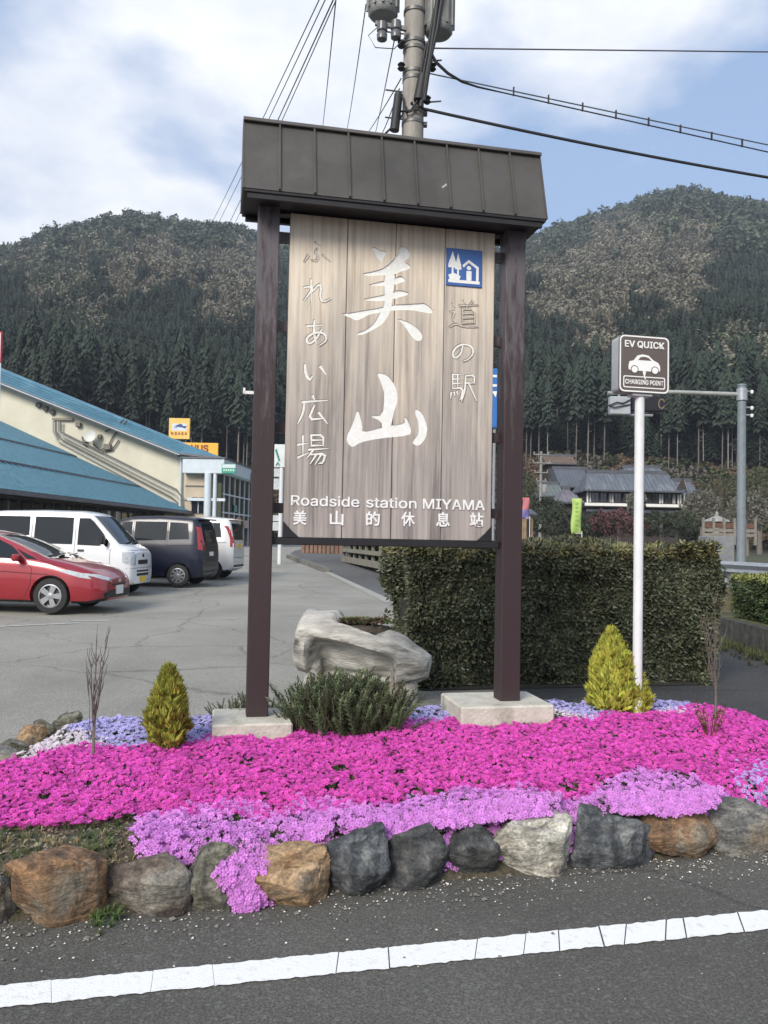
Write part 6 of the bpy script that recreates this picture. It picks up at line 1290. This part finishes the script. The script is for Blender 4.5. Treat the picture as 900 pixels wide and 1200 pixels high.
def house_main():
    Y = 84.; k = Y/950; X = lambda px: at(px, 600, Y).x; Z = lambda py, px=740: at(px, py, Y).z
    ox = X(740); t = thing('farmhouse', 'two storey farmhouse with grey tiled roofs and white upper walls behind the hedge', 'house', (ox, Y, 0)); x = lambda px: X(px)-ox
    gable_roof(t, x(750), x(806), 5.0, 10.5, Z(553), Z(539.5), M_TILE, name='back_roof', hip=.5)
    MB().box(((x(752)+x(803))/2, 8, Z(560)), (x(803)-x(752), 4.4, 1.4)).build('back_wall', M_HW, t)
    gable_roof(t, x(682), x(797), -1.2, 5.0, Z(575.5), Z(552.5), M_TILE, hip=.95)
    gable_roof(t, x(793), x(822), .3, 4.4, Z(577.5), Z(560.5), M_TILE, hip=.35, name='wing_roof')
    MB().add([(x(787), -1.26, Z(574)), (x(800), -1.26, Z(573)), (x(795), -1.26, Z(559))], [(0, 1, 2)]).build('gable_end', M_HD, t)
    MB().add([(x(797), .1, Z(572)), (x(806), .1, Z(572)), (x(802), .1, Z(561))], [(0, 1, 2)]).build('gable_end', M_HW, t)
    zt, zm, zb = Z(576.5), Z(593), Z(628)
    MB().box(((x(687)+x(799))/2, 2., (zt+zm)/2), (x(799)-x(687), 4.0, zt-zm+.4)).build('upper_wall', M_HD, t)
    MB().box(((x(799)+x(815))/2, 2.3, (zt+zm)/2-.1), (x(815)-x(799), 3.2, zt-zm)).build('wing_wall', M_HD, t); MB().box(((x(801)+x(813))/2, .66, Z(583)), (.9, .06, .6)).build('window', M_HG, t)
    MB().box(((x(684)+x(802))/2, -.42, Z(592)), (x(802)-x(684), .10, .30)).build('veranda_panel', M_HW, t); MB().box(((x(684)+x(802))/2, -.2, Z(594.5)), (x(802)-x(684)+.2, .9, .10)).build('veranda_floor', M_HD, t)
    for px, w, m in [(690, 5, M_HW), (697, 8, M_HG), (707, 7, M_HG), (716, 6, M_HW), (724, 8, M_HG), (733, 7, M_HG), (742, 6, M_HW), (759, 7, M_HG), (768, 6, M_HG), (774.5, 5, M_HW), (782, 7, M_HG), (789.5, 3, M_HW), (796, 5, M_HW)]:
        w_ = MB().box((x(px), -.03, (zt+Z(589))/2-.1), (w*k*.92, .06, zt-Z(589)-.15)).build('shoji_screen' if m is M_HW else 'window', m, t)
        MB().box((x(px), -.07, (zt+Z(589))/2-.1), (.06, .03, zt-Z(589)-.15)).build('window_bar', M_HD, w_)
    for px in (687, 712, 729, 755, 779, 800): MB().box((x(px), -.40, (zt+zm)/2), (.12, .12, zt-zm)).build('veranda_post', M_HW if px in (687, 800) else M_HD, t)
    MB().box(((x(690)+x(796))/2, 2.4, (zm+0)/2), (x(796)-x(690), 4.4, zm)).build('lower_wall', M_HD, t)
    mb = MB(); mb.add([(x(683), -1.6, Z(601)), (x(803), -1.6, Z(602)), (x(800), .2, Z(596)), (x(687), .2, Z(596))], [(0, 1, 2, 3)]); mb.add([(x(683), -1.6, Z(602.5)), (x(803), -1.6, Z(603.5)), (x(800), .2, Z(597.5)), (x(687), .2, Z(597.5))], [(0, 1, 2, 3)]); mb.build('lower_eave', M_TILED, t)
    for px in (703, 722, 746, 770, 786): MB().box((x(px), .17, Z(612)), (1.1, .06, 1.3)).build('window', M_HG, t)
    for px in (807, 813, 819): MB().box((x(px), .2, Z(592)), (.10, .10, 2.6)).build('drying_post', mat('grey_timber', (.16, .15, .12)), t)
house_main()
def small_house(name, label, px0, px1, pe, pr, Y, depth, mroof, mwall, hip=.0, wz=None):
    a = at(px0, pe, Y); b = at(px1, pe, Y); ox = (a.x+b.x)/2; t = thing(name, label, 'house', (ox, Y, 0)); w = (b.x-a.x)/2; ze = (a.z+b.z)/2; zr = at((px0+px1)/2, pr, Y).z
    gable_roof(t, -w, w, 0, depth, ze, zr, mroof, hip=hip); MB().box((0, depth/2, ze/2-.1), (2*w-.9, depth-1, ze)).build('wall', mwall, t)
    for s in (-.5, .1, .55): MB().box((s*w, .47, ze-1.2), (w*.28, .06, .9)).build('window', M_HG, t)
    return t
small_house('tall_grey_roofed_house', 'house with one big plain grey roof slope left of the farmhouse', 656, 698, 570, 546, 98, 8, mat('slate_roof', (.075, .085, .10), (.10, .11, .13), .5, .6), M_HD)
small_house('low_tiled_house', 'low house with a purplish grey tiled roof in front of the big grey roof', 655, 685, 588, 571, 72, 5, mat('purple_tile', (.12, .11, .13), (.17, .16, .18), 1, .6), M_HD, .9)
small_house('green_roofed_house', 'low house with a pale greenish roof beside the small utility pole', 634, 664, 581, 565, 80, 6, mat('greenish_roof', (.10, .125, .12), (.15, .17, .16), 1, .6), M_HD, .2)
t = small_house('old_barn', 'brown roofed barn on the terrace above the houses', 640, 676, 543, 532, 112, 6, mat('rust_roof', (.10, .065, .045), (.15, .11, .08), .6, .85), M_HD)
def shed():
    Y = 46.; a, b = at(600, 625, Y), at(622, 603, Y); t = thing('tan_shed', 'small tan boarded shed beside the right wooden post', 'shed', ((a.x+b.x)/2, Y, G(Y))); w = b.x-a.x; z1 = b.z-G(Y)
    n = 6
    for k in range(n): MB().box((-w/2+w*(k+.5)/n, 0, z1/2), (w/n-.02, 1.6, z1)).build('wall_board', mat('tan_board', (.34, .25, .15), (.24, .17, .10), 3, .9), t)
    MB().box((w*.25, -.83, z1*.62), (.22, .04, z1*.5)).build('door', M_HD, t); MB().add([(-w/2-.2, -1.0, z1), (w/2+.2, -1.0, z1), (w/2+.2, 1, z1+.35), (-w/2-.2, 1, z1+.35), (-w/2-.2, -1.0, z1-.08), (w/2+.2, -1.0, z1-.08), (w/2+.2, 1, z1+.27), (-w/2-.2, 1, z1+.27)], [(0, 1, 2, 3), (4, 5, 6, 7), (0, 1, 5, 4), (1, 2, 6, 5), (2, 3, 7, 6), (3, 0, 4, 7)]).build('roof', M_TILED, t)
shed()
def banner(px0, px1, py0, py1, polepx, Y, name, label, m, m2=None, marks=None):
    a, b = at(px0, py1, Y), at(px1, py0, Y); q = at(polepx, py0, Y); t = thing(name, label, 'banner', (q.x, Y, G(Y))); g = G(Y); mb = MB(); nx, nz = 5, 12; x0, x1 = a.x-q.x, b.x-q.x
    V = []
    for j in range(nz+1):
        for i in range(nx+1): f, h = i/nx, j/nz; V.append((x0+(x1-x0)*f+.05*sin(h*6)*(1-f), .06*sin(h*5+f*4), a.z-g+(b.z-a.z)*h))
    Fc = [(j*(nx+1)+i, j*(nx+1)+i+1, (j+1)*(nx+1)+i+1, (j+1)*(nx+1)+i) for j in range(nz) for i in range(nx)]
    c = MB().add(V, Fc); o = c.build('cloth', [m, m2 or m], t, 60)
    if m2:
        for p in o.data.polygons: p.material_index = 1 if p.center.z < a.z-g+(b.z-a.z)*.55 else 0
    md = o.modifiers.new('s', 'SOLIDIFY'); md.thickness = .006
    MB().tube([(0, .02, 0), (0, .02, b.z-g+.15)], .018, 6).build('pole', M_HW, t); MB().tube([(0, .02, b.z-g+.04), (x0*1.0, .02, b.z-g+.04)], .012, 5).build('crossbar', M_HW, t)
    if marks:
        mm = MB()
        for j in range(7): z = a.z-g+(b.z-a.z)*(.12+.12*j); xc = (x0+x1)/2; mm.box((xc, -.075, z), (.16, .004, .03)); mm.box((xc-.04, -.076, z-.04), (.03, .004, .09)); mm.box((xc+.05, -.077, z-.03), (.03, .004, .07))
        mm.build('banner_mark', marks, t)
banner(670, 681, 626, 584, 682, 40, 'green_banner', 'tall yellow green advertising banner on a pole in front of the farmhouse', mat('banner_green', (.36, .50, .14), rough=.8), None, mat('banner_mark', (.20, .42, .06), rough=.8))
banner(612, 620, 608, 583, 621, 44, 'pink_banner', 'small pink and purple banner on a pole right of the wooden post', mat('banner_pink', (.42, .14, .16), rough=.8), mat('banner_purple', (.17, .15, .36), rough=.8))
def far_pole(px, top, Y, label):
    q = at(px, 625, Y); zt = at(px, top, Y).z; t = thing('far_utility_pole', label, 'utility pole', (q.x, Y, terrain_z(q.x, Y))); g = t.location.z; cm = mat('far_concrete', (.20, .20, .19), (.27, .27, .25), 3, .85)
    MB().tube([(0, 0, 0), (0, 0, zt-g)], [.17, .12], 10).build('pole', cm, t, 40)
    for k, (z, w) in enumerate([(zt-g-.3, 1.5), (zt-g-1.1, 1.7), (zt-g-2.0, 1.3), (zt-g-2.8, .9)]):
        a = MB().box((.1*(k % 2), -.15, z), (w, .09, .09)).build('crossarm', cm, t)
        for s in (-.45, 0, .45): MB().lathe([(.05, 0), (.08, .08), (.05, .2)], 7, T(s*w, -.15, z+.05)).build('insulator', cm, a)
    MB().lathe([(.24, 0), (.26, .1), (.26, .7), (.2, .78)], 10, T(.35, -.1, zt-g-3.9)).build('transformer', cm, t, 40)
far_pole(633, 529, 76, 'small distant concrete utility pole with several crossarms right of the wooden sign')
# garden bushes
def bush(px, py, w, h, Y, m, label, n=420, cat='bush', sz=.20):
    q = at(px, py, Y); t = thing('garden_bush', label, cat, (q.x, Y, 0)); z0 = q.z-h/2; P = []
    for _ in range(n):
        d = Vector((random.gauss(0, 1), random.gauss(0, 1), random.gauss(0, 1))).normalized(); r = 1-.5*random.random()**2; r *= 1+.25*noise.noise(d*2+Vector((px, 0, 0))); P.append((d.x*r*w/2, d.y*r*w/2, q.z+d.z*r*h/2))
    scatter('foliage', P, rng.uniform(0, 6.28, (n, 3)), rng.uniform(.7, 1.3, n)*sz*1.3, [leaf_sprig('bush_sprig', m, 6, 2)], t, kind='stuff')
    MB().tube([(0, 0, min(0, z0)), (0, 0, q.z)], [w*.05, w*.02], 6).build('trunk', bark, t)
bg1 = mat('bush_dark', (.03, .038, .02), rough=.7, rand=.5); bg2 = mat('bush_olive', (.06, .065, .03), rough=.7, rand=.5); bg3 = mat('bush_red', (.09, .035, .035), rough=.7, rand=.4); bg4 = mat('bush_grey', (.13, .125, .10), rough=.8, rand=.4)
for a in [(725, 612, 4.5, 2.0, 64, bg3, 'dark reddish shrub below the farmhouse balcony left of the white pole'), (700, 614, 4, 2.0, 66, bg1, 'dark shrub at the left foot of the farmhouse'), (775, 614, 5.5, 2.0, 64, bg1, 'wide dark clipped pine below the farmhouse balcony'), (797, 612, 4, 1.6, 66, bg2, 'olive garden bush at the right corner of the farmhouse'), (746, 588, 1.5, 1.8, 70, bg4, 'pale flowering bush in front of the farmhouse balcony beside the white pole'),
          (650, 612, 4, 2.2, 62, bg1, 'dark shrub between the pink and the green banner'), (822, 592, 3.4, 2.6, 70, bg4, 'greyish bush right of the farmhouse wing'), (845, 580, 5, 3.2, 74, bg2, 'olive bush left of the tall grey pole'), (876, 600, 3, 3, 60, bg4, 'pale twiggy bush just right of the grey pole'), (890, 570, 6, 3.5, 78, bg2, 'olive bush at the right edge below the brown slope'),
          (606, 575, 4, 3.4, 80, bg2, 'olive bush right beside the wooden post'), (641, 598, 3.0, 2.0, 66, bg1, 'small dark bush at the foot of the small utility pole')]: bush(*a)
# ------------------------------------------------------------------ forest
def conifer_proto(name, m, mtr, seed, trunk=.3, wid=.20, lay=9, dense=1.):
    mb = MB(); rr = random.Random(seed); mb.tube([(0, 0, -.03), (0, 0, 1)], [.011, .003], 5, 1)
    n = int(420*dense)
    for k in range(n):
        f = (k/n)**1.15; z = trunk+(1-trunk)*f*.97; R_ = wid*(sin(min(1., (1-f)*1.12+.04)*pi/2))**.9*(1+.3*sin(seed+k*.11)*.4)+.012
        q = k*2.39996+rr.uniform(-.4, .4); l = R_*rr.uniform(.55, 1.15); c = rr.uniform(.25, .55); d = Vector((cos(q), sin(q), 0)); s = Vector((-sin(q), cos(q), rr.uniform(-.4, .4)))*.021*rr.uniform(.6, 1.2)*(1.25-.6*f)
        o = Vector((0, 0, z+.02))+d*l*c; t_ = Vector((0, 0, z-.02-.03*rr.random()))+d*l; m_ = o.lerp(t_, .55)+Vector((0, 0, .006)); mb.add([o, m_-s, t_, m_+s], [(0, 1, 2), (0, 2, 3)])
    return mb
def round_proto(name, m, seed, n=60, fl=.5, sz=.10):
    mb = MB(); rr = random.Random(seed); mb.tube([(0, 0, -.03), (0, 0, .5), (.03, 0, .8)], [.018, .012, .005], 5, 1); lob = [(rr.uniform(-.18, .18), rr.uniform(-.18, .18), rr.uniform(.5, .85), rr.uniform(.12, .22)) for _ in range(6)]
    for k in range(n):
        c = lob[k % 6]; d = Vector((rr.gauss(0, 1), rr.gauss(0, 1), rr.gauss(0, 1))).normalized(); o = Vector(c[:3])+d*c[3]; s = Vector((rr.gauss(0, 1), rr.gauss(0, 1), rr.gauss(0, .5))).normalized(); u_ = s.cross(d).normalized(); z = sz*rr.uniform(.6, 1.3)
        mb.add([o-s*z, o-u_*z*.7, o+s*z, o+u_*z*.7], [(0, 1, 2, 3)])
    return mb
def bare_proto(name, seed):
    mb = MB(); rr = random.Random(seed); mb.tube([(0, 0, -.03), (.01, 0, .35), (0, .01, .6)], [.016, .011, .006], 4, 1)
    for k in range(80):
        q = rr.uniform(0, 6.28); z0 = rr.uniform(.25, .65); l = rr.uniform(.2, .42); e = rr.uniform(.5, 1.3); d = Vector((cos(q)*cos(e), sin(q)*cos(e), sin(e)))*l; o = Vector((0, 0, z0))+Vector((cos(q), sin(q), 0))*rr.uniform(0, .14); s = Vector((-sin(q), cos(q), rr.uniform(-.5, .5)))*rr.uniform(.012, .035)
        mb.add([o-s*.4, o+s*.4, o+d*.7+s, o+d, o+d*.7-s], [(0, 1, 2), (0, 2, 4), (2, 3, 4)])
    return mb
m_tr = mat('cedar_trunk', (.17, .155, .14), rough=.9, rand=.35)
m_c1 = mat('cedar_green', (.024, .037, .024), rough=.9, rand=.3); m_c2 = mat('cypress_green', (.032, .047, .026), rough=.9, rand=.35); m_p = mat('ridge_pine', (.062, .080, .048), rough=.85, rand=.4); m_b = mat('bare_wood', (.165, .155, .118), rough=.95, rand=.35); m_b2 = mat('bare_wood_pale', (.19, .175, .13), rough=.95, rand=.3); m_o = mat('pale_green_wood', (.13, .15, .09), rough=.95, rand=.35); m_tt = mat('trunk_dark', (.07, .06, .05), rough=.95)
def zone(px, py):
    """what grows at that bearing and height on the slope, as seen in the valley"""
    def e(cx, cy, rx, ry): return ((px-cx)/rx)**2+((py-cy)/ry)**2 < 1+1.3*noise.noise(Vector((px/16, py/16, 0)))+.5*noise.noise(Vector((px/6, py/6, 4)))
    if any(e(*q) for q in [(268, 320, 46, 42), (139, 312, 24, 24), (183, 296, 30, 28), (250, 360, 30, 10), (735, 300, 70, 42), (797, 292, 38, 34), (690, 345, 46, 28), (783, 328, 36, 28), (705, 388, 42, 14), (640, 345, 30, 20), (660, 318, 40, 22)]): return 'bare'
    if any(e(*q) for q in [(62, 325, 40, 40), (84, 361, 42, 26), (20, 300, 40, 20), (859, 395, 45, 34), (765, 255, 80, 16), (640, 300, 30, 20), (883, 441, 26, 20), (108, 282, 50, 16), (215, 300, 30, 20)]): return 'mixed'
    return 'dark' if py > 300+30*noise.noise(Vector((px/60, 0, 2))) else 'upper'
def forest():
    groups = {k: ([], []) for k in ('cedar', 'cypress', 'pine', 'bare', 'pale')}; n = 0
    for _ in range(185000):
        px = random.uniform(-160, 1060); az = math.atan((px-450)/950); r0, r1 = foot(az); r = r1+(560-r1)*random.random()**.8
        if random.random() > .45+.55*(r/560): continue
        x, y = r*sin(az), r*cos(az); z = terrain_z(x, y)
        q = 950*(z+8-EYE)/y; py = 632+(px-450)*.019-q
        zt = zone(px, py); u_ = random.random()
        if zt == 'bare': k = 'bare' if u_ < .80 else 'pale' if u_ < .90 else 'cypress'
        elif zt == 'mixed': k = 'pale' if u_ < .45 else 'bare' if u_ < .6 else 'cypress'
        elif zt == 'upper': k = 'pine' if u_ < .5 else 'pale' if u_ < .6 else 'cypress'
        else: k = 'cedar' if u_ < .72 else 'cypress' if u_ < .97 else 'pale'
        if px > 990 or px < -80:
            if random.random() < .5: continue
        h = dict(cedar=random.uniform(9, 13), cypress=random.uniform(7, 11), pine=random.uniform(6, 10), bare=random.uniform(7.5, 11), pale=random.uniform(6.5, 9.5))[k]*(.86-.12*min(1, (r-r1)/350))*random.uniform(.75, 1.3)*(.72 if r < 260 else .86 if r < 340 else 1)
        if k == 'pine' and random.random() < .22: h *= 1.45
        if k in ('bare', 'pale') and random.random() < .15: continue
        groups[k][0].append((x, y, z)); groups[k][1].append((h*random.uniform(.85, 1.2), h*random.uniform(.85, 1.2), h))
    PR = dict(cedar=[proto('c', conifer_proto('c', 0, 0, s, .22, .20, 8), [m_c1, m_tt]) for s in (1, 2)], cypress=[proto('y', conifer_proto('y', 0, 0, s, .15, .24, 7), [m_c2, m_tt]) for s in (3, 4)], pine=[proto('p', round_proto('p', 0, s, 110, .5, .07), [m_p, m_tt]) for s in (5, 6, 7)],
              bare=[proto('b', bare_proto('b', 8), [m_b, m_tt])]+[proto('b', round_proto('b', 0, s, 120, .5, .05), [m, m_tt]) for s, m in ((9, m_b2), (10, m_b), (13, m_b))], pale=[proto('o', round_proto('o', 0, s, 110, .5, .055), [m_o, m_tt]) for s in (11, 12)])
    LB = dict(cedar='dense dark cedar plantation covering the lower slopes', cypress='cypress trees mixed through the slopes', pine='rounded evergreen trees along the ridges', bare='leafless brown grey woodland patches on the slopes', pale='pale green young woodland on the slopes')
    for k, (P, S_) in groups.items():
        n = len(P); E_ = np.c_[rng.normal(0, .03, n), rng.normal(0, .03, n), rng.uniform(0, 6.28, n)]; o = scatter(k+'_forest', P, E_, np.array(S_), PR[k], kind='stuff'); tag(o, LB[k], 'forest'); print(k, n)
forest()
def edge_trees():
    """the cedars at the forest edge: tall pale trunks, crowns high up; each its own tree"""
    rr = random.Random(11); m_e = [MATS['cedar_green'], MATS['cedar_green']]; meshes = []
    for s in range(5):
        c = MB(); r2 = random.Random(s); 
        full = conifer_proto('e', 0, 0, 20+s, .50, .10, 10, 1.3); keep = MB()
        for f, m in zip(full.f, full.m):
            if m == 0: keep.f.append(f)
        used = sorted({i for f in keep.f for i in f}); mp = {i: j for j, i in enumerate(used)}; keep.v = [full.v[i] for i in used]; keep.f = [tuple(mp[i] for i in f) for f in keep.f]; keep.m = [0]*len(keep.f)
        tk = MB(); tk.tube([(0, 0, -.03), (r2.uniform(-.01, .01), 0, .5), (0, 0, .96)], [.0062, .0048, .002], 6)
        for j in range(7): q = r2.uniform(0, 6.28); z = r2.uniform(.25, .5); tk.tube([(0, 0, z), (cos(q)*.035, sin(q)*.035, z+.004)], [.002, .001], 3)
        meshes.append((keep.mesh('crown', m_e[s % 2], None), tk.mesh('trunk', m_tr, 50)))
    spots = []
    for px in list(np.linspace(-40, 345, 78))+list(np.linspace(592, 990, 96)): spots.append(px+rr.uniform(-3, 3))
    for i, px in enumerate(spots):
        az = math.atan((px-450)/950); r0, r1 = foot(az); r = r1+rr.uniform(-6, 14); x, y = r*sin(az), r*cos(az); h = rr.uniform(13, 19); left = px < 450
        side = 'left slope above the blue roofs' if px < 225 else 'left slope beside the wooden sign' if left else 'right slope behind the farmhouse' if px < 830 else 'right slope right of the charging sign'
        t = thing('cedar_tree', 'cedar with bare pale trunk, %s' % side, 'tree', (x, y, terrain_z(x, y)), rr.uniform(0, 6.28), 'cedars along the forest edge, %s' % side); t.scale = (h, h, h)
        a, b = meshes[rr.randrange(5)]; link('crown', a, t); link('trunk', b, t)
edge_trees()
def slope_scrub():
    P = []; Q = []; Rr = []
    for _ in range(7600):
        px = random.uniform(300, 1000); az = math.atan((px-450)/950); r0, r1 = foot(az); r = random.uniform(r0+2, r1); x, y = r*sin(az), r*cos(az); z = terrain_z(x, y)
        c = noise.noise(Vector((x/7, y/7, 3))); (P if c > .08 else Q if c > -.22 else Rr).append((x, y, z+.2))
    mk = lambda nm, c, s: [proto(nm, round_proto(nm, 0, s, 40, .5, .16), [mat(nm+'_m', c, rough=.95, rand=.4), m_tt])]
    for nm, L_, c, s, lab in (('brown_scrub', P, (.12, .085, .055), 31, 'rusty brown scrub on the terraced slope behind the houses'), ('green_scrub', Q, (.06, .068, .03), 32, 'dull green scrub on the terraced slope behind the houses'), ('grey_scrub', Rr, (.11, .10, .08), 33, 'greyish dead bushes on the terraced slope behind the houses')):
        n = len(L_); o = scatter(nm, L_, np.c_[np.zeros(n), np.zeros(n), rng.uniform(0, 6.28, n)], rng.uniform(.7, 1.9, n), mk(nm, c, s), kind='stuff'); tag(o, lab, 'scrub')
slope_scrub()

def haze():
    m = bpy.data.materials.new('haze_air'); m.use_nodes = True; t = m.node_tree; t.nodes.clear(); o = N(t, 'ShaderNodeOutputMaterial'); v = N(t, 'ShaderNodeVolumePrincipled')
    v.inputs['Color'].default_value = (.80, .88, 1, 1); v.inputs['Density'].default_value = HAZE; v.inputs['Anisotropy'].default_value = .2; t.links.new(v.outputs[0], o.inputs['Volume'])
    zs = max((terrain_z(r*sin(a), r*cos(a)) for r in (420, 450, 480, 510, 540) for a in np.linspace(-3.1, 3.1, 120)))
    MB().box((0, 0, (zs+18-3)/2), (2000, 2000, zs+18+3)).build('haze', m, None, kind='stuff')
HAZE = .00042
haze()
# ------------------------------------------------------------------ utility pole, transformers, wires
def utility():
    Y = 12.; A = at(483.5, 160, Y); Bt = at(487, 0, Y); x, y = A.x, Y; cm = mat('pole_concrete', (.23, .215, .19), (.33, .31, .28), 4, .85, bump=.4, bscale=30, stretch=(3, 3, .5), c3=(.16, .15, .13), s3=2, a3=.6); hw = mat('pole_hardware', (.10, .10, .10), (.16, .16, .155), 9, .5, metal=.5); blk = MATS['black_rubber']
    t = thing('utility_pole', 'tall concrete utility pole behind the sign, hung with transformers and black cables', 'utility pole', (x, y, 0)); z = lambda py, px=485: at(px, py, Y).z; X = lambda px, py: at(px, py, Y).x-x; k = Y/950
    MB().tube([(0, 0, -.1), (0, 0, z(-120))], [.19, .150], 20).build('pole', cm, t, 40)
    for py in (52, 60, 87, 95, 133, 146, 16):
        b = MB().tube([(0, 0, z(py)-.025), (0, 0, z(py)+.025)], .172, 18).build('steel_band', hw, t, 40)
        MB().box((.19, 0, z(py)), (.05, .09, .05)).build('band_bolt', hw, b)
    for i, py in enumerate((40, 72, 108, 120, 140)): MB().tube([((-.16, .16)[i % 2], 0, z(py)), ((-.42, .42)[i % 2], -.03, z(py)+.01)], .012, 6).build('step_bolt', hw, t)
    # drum transformers
    def drum(px0, px1, pyb, label, dy):
        a = X(px0, pyb); b = X(px1, pyb); r = (b-a)/2; cx = (a+b)/2; zb = z(pyb)+.05; tt = thing('transformer', label, 'transformer', (x+cx, y+dy, zb)); gm_ = mat('transformer_grey', (.17, .175, .17), (.24, .245, .235), 5, .6, metal=.2)
        MB().lathe([(r*.80, 0), (r*.90, .03), (r*.94, .09), (r*.94, .75), (r, .78), (r, .86), (r*.9, .93), (r*.2, 1.0)], 24).build('tank', gm_, tt, 40)
        for q in range(12): a_ = 2*pi*q/12; MB().box((r*.99*cos(a_), r*.99*sin(a_), .38), (.03, .03, .6), Matrix.Rotation(a_, 3, 'Z')).build('cooling_fin', gm_, tt)
        MB().lathe([(r*.86, .10), (r*.96, .10), (r*.96, .14), (r*.86, .14)], 24).build('rim_band', gm_, tt, 30)
        for s in (-.4, .4): MB().lathe([(.05, .92), (.07, 1.0), (.05, 1.05), (.07, 1.1), (.04, 1.2)], 10, T(s*r, 0, 0)).build('bushing', M_HD, tt, 40)
        MB().box((-cx*.6, -dy*.6, .55), (abs(cx)*.6+.05, .06, .08)).build('bracket', hw, tt)
    drum(430, 467, 27, 'smaller grey drum transformer on the left of the utility pole', -.05); drum(496, 532, 42, 'larger grey drum transformer on the right of the utility pole', .05)
    # cut outs (dark cylinders) and crossarm at left
    MB().bar((X(440, 38), -.2, z(38)), (X(476, 45), -.2, z(44)), .05, .06).build('crossarm', hw, t)
    for px, py in ((448, 38), (464, 36)):
        o = MB().lathe([(.03, 0), (.075, -.03), (.08, -.15), (.06, -.17), (.08, -.20), (.075, -.28), (.03, -.30)], 12, T(X(px, py), -.22, z(py)+.02)).build('cutout_fuse', mat('porcelain_dark', (.10, .105, .11), rough=.3), t, 40)
    # black cable cluster down the pole and the fat sleeves
    for pts, r in [([(513, 0), (508, 40), (503, 75), (497, 110), (492, 135)], .035), ([(518, 0), (511, 45), (505, 70), (500, 100), (496, 128)], .03), ([(508, 20), (500, 70), (494, 105)], .022), ([(499, 60), (493, 90), (488, 128), (480, 140), (468, 140)], .018), ([(506, 60), (499, 95), (493, 118)], .028)]:
        MB().tube([(X(*p), -.19-.01*i, z(p[1])) for i, p in enumerate(pts)], r, 8).build('black_cable', blk, t, 50)
    MB().tube([(X(467, 116), -.12, z(116)), (X(462, 158), -.14, z(159))], [.065, .07], 12).build('cable_sleeve', blk, t, 40); MB().tube([(X(495, 96), -.18, z(96)), (X(490, 124), -.2, z(126))], [.07, .08], 12).build('cable_sleeve', blk, t, 40)
    MB().tube([(X(471, 118), -.15, z(118)), (X(476, 135), -.18, z(140)), (X(488, 138), -.2, z(137)), (X(498, 122), -.2, z(122))], .016, 6).build('black_cable', blk, t)
    MB().tube([(X(476, 38), -.2, z(52)), (X(462, 60), -.22, z(68)), (X(440, 66), -.2, z(66)), (X(432, 52), -.2, z(52)), (X(445, 40), -.2, z(40))], .008, 5).build('thin_lead', hw, t)
    for py, px in ((86, 470), (86, 506), (60, 470), (124, 500)): MB().lathe([(.03, 0), (.06, .03), (.03, .06), (.06, .09), (.03, .12)], 10, T(X(px, py), -.15, z(py)-.05)).build('insulator', M_BLACK, t, 40)
    # wires: the two ends as bearing and depth; sag in metres
    def wire(name, label, A, B, r, sag=0., n=22, group=None, cat='wire', m=None):
        P = [A.lerp(B, i/n)-Vector((0, 0, sag*4*(i/n)*(1-i/n))) for i in range(n+1)]; o = MB().tube(P, r, 5).build(name, m or blk, None, 60); tag(o, label, cat, group); return o
    g1 = mat('wire_grey', (.06, .06, .065), rough=.6)
    # overhead bundle passing high over the sign and running away to the left
    for i, (x0, x1, x2) in enumerate([(376, 306, 204), (383, 312, 210), (392, 325, 222), (395, 330, 228)]):
        far = at(x2-6*0, 332+i*4, 150); near = at(x0+14, -34, 13.5); wire('power_line', ['leftmost power line of the four running up over the left end of the sign roof', 'second power line from the left over the sign roof', 'third power line from the left over the sign roof', 'rightmost of the four power lines over the left end of the sign roof'][i], near, far, .011 if i != 2 else .014, 1.2, 30, m=g1)
    wire('power_line', 'single thin line meeting the sign roof between the power lines and the pole', at(394, -4, 13), at(376, 165, 40), .012, .2, m=g1)
    wire('power_line', 'thin line falling from the left transformer to the sign roof', at(429, 5, 12), at(404, 165, 34), .010, .2, m=g1)
    wire('power_line', 'thin wire from the fuse crossarm, upper one of the pair left of the pole', at(462, 48, 12), at(436, 172, 34), .010, .1, m=g1)
    wire('power_line', 'thin wire leaving the pole downward to the left, just above the black sleeve', at(470, 92, 12), at(418, 172, 34), .010, .1, m=g1); wire('power_line', 'thin wire leaving the pole beside the black sleeve down to the sign roof', at(468, 104, 12), at(446, 160, 20), .010, .05, m=g1)
    wire('service_cable', 'short black cable running left from the pole at the sign roof', at(483, 120, 11.8), at(440, 166, 14), .018, .05)
    # to the right
    wire('power_line', 'topmost thin straight line running right from the pole', at(509, 56.5, 12), at(1100, 63, 14.5), .011, .0, m=g1)
    wire('telephone_cable', 'thick black telephone cable running down to the right below the others', at(494, 127, 11.8), at(1100, 238, 14), .023, .10)
    a0 = at(505, 62, 11.8); mid = at(560, 102, 11.85); e = at(1100, 223, 14); up0 = at(503, 86, 11.85); upe = at(1100, 212, 14)
    P = [a0, at(511, 73, 11.8), at(525, 86, 11.8), at(542, 96, 11.8), mid]; P += [mid.lerp(e, i/20) for i in range(1, 21)]
    o = MB().tube(P, [.024, .024, .022, .018, .014]+[.010]*20, 6).build('hanging_cable', blk, None, 60); tag(o, 'black cable that loops from the pole and joins the spacer line to the right', 'cable')
    lo = [up0.lerp(upe, i/24) for i in range(25)]; o = MB().tube(lo, .010, 5).build('messenger_wire', g1, None, 60); tag(o, 'thin messenger wire carrying small spacers, just below the looping cable', 'wire')
    tt = thing('cable_spacers', 'row of small spacers hung between the two cables to the right of the pole', 'spacer', mid)
    for i in range(1, 15):
        f = i/15; p = mid.lerp(e, f); MB().box(p-mid+Vector((0, 0, .055)), (.022, .03, .13)).build('spacer', blk, tt)
utility()
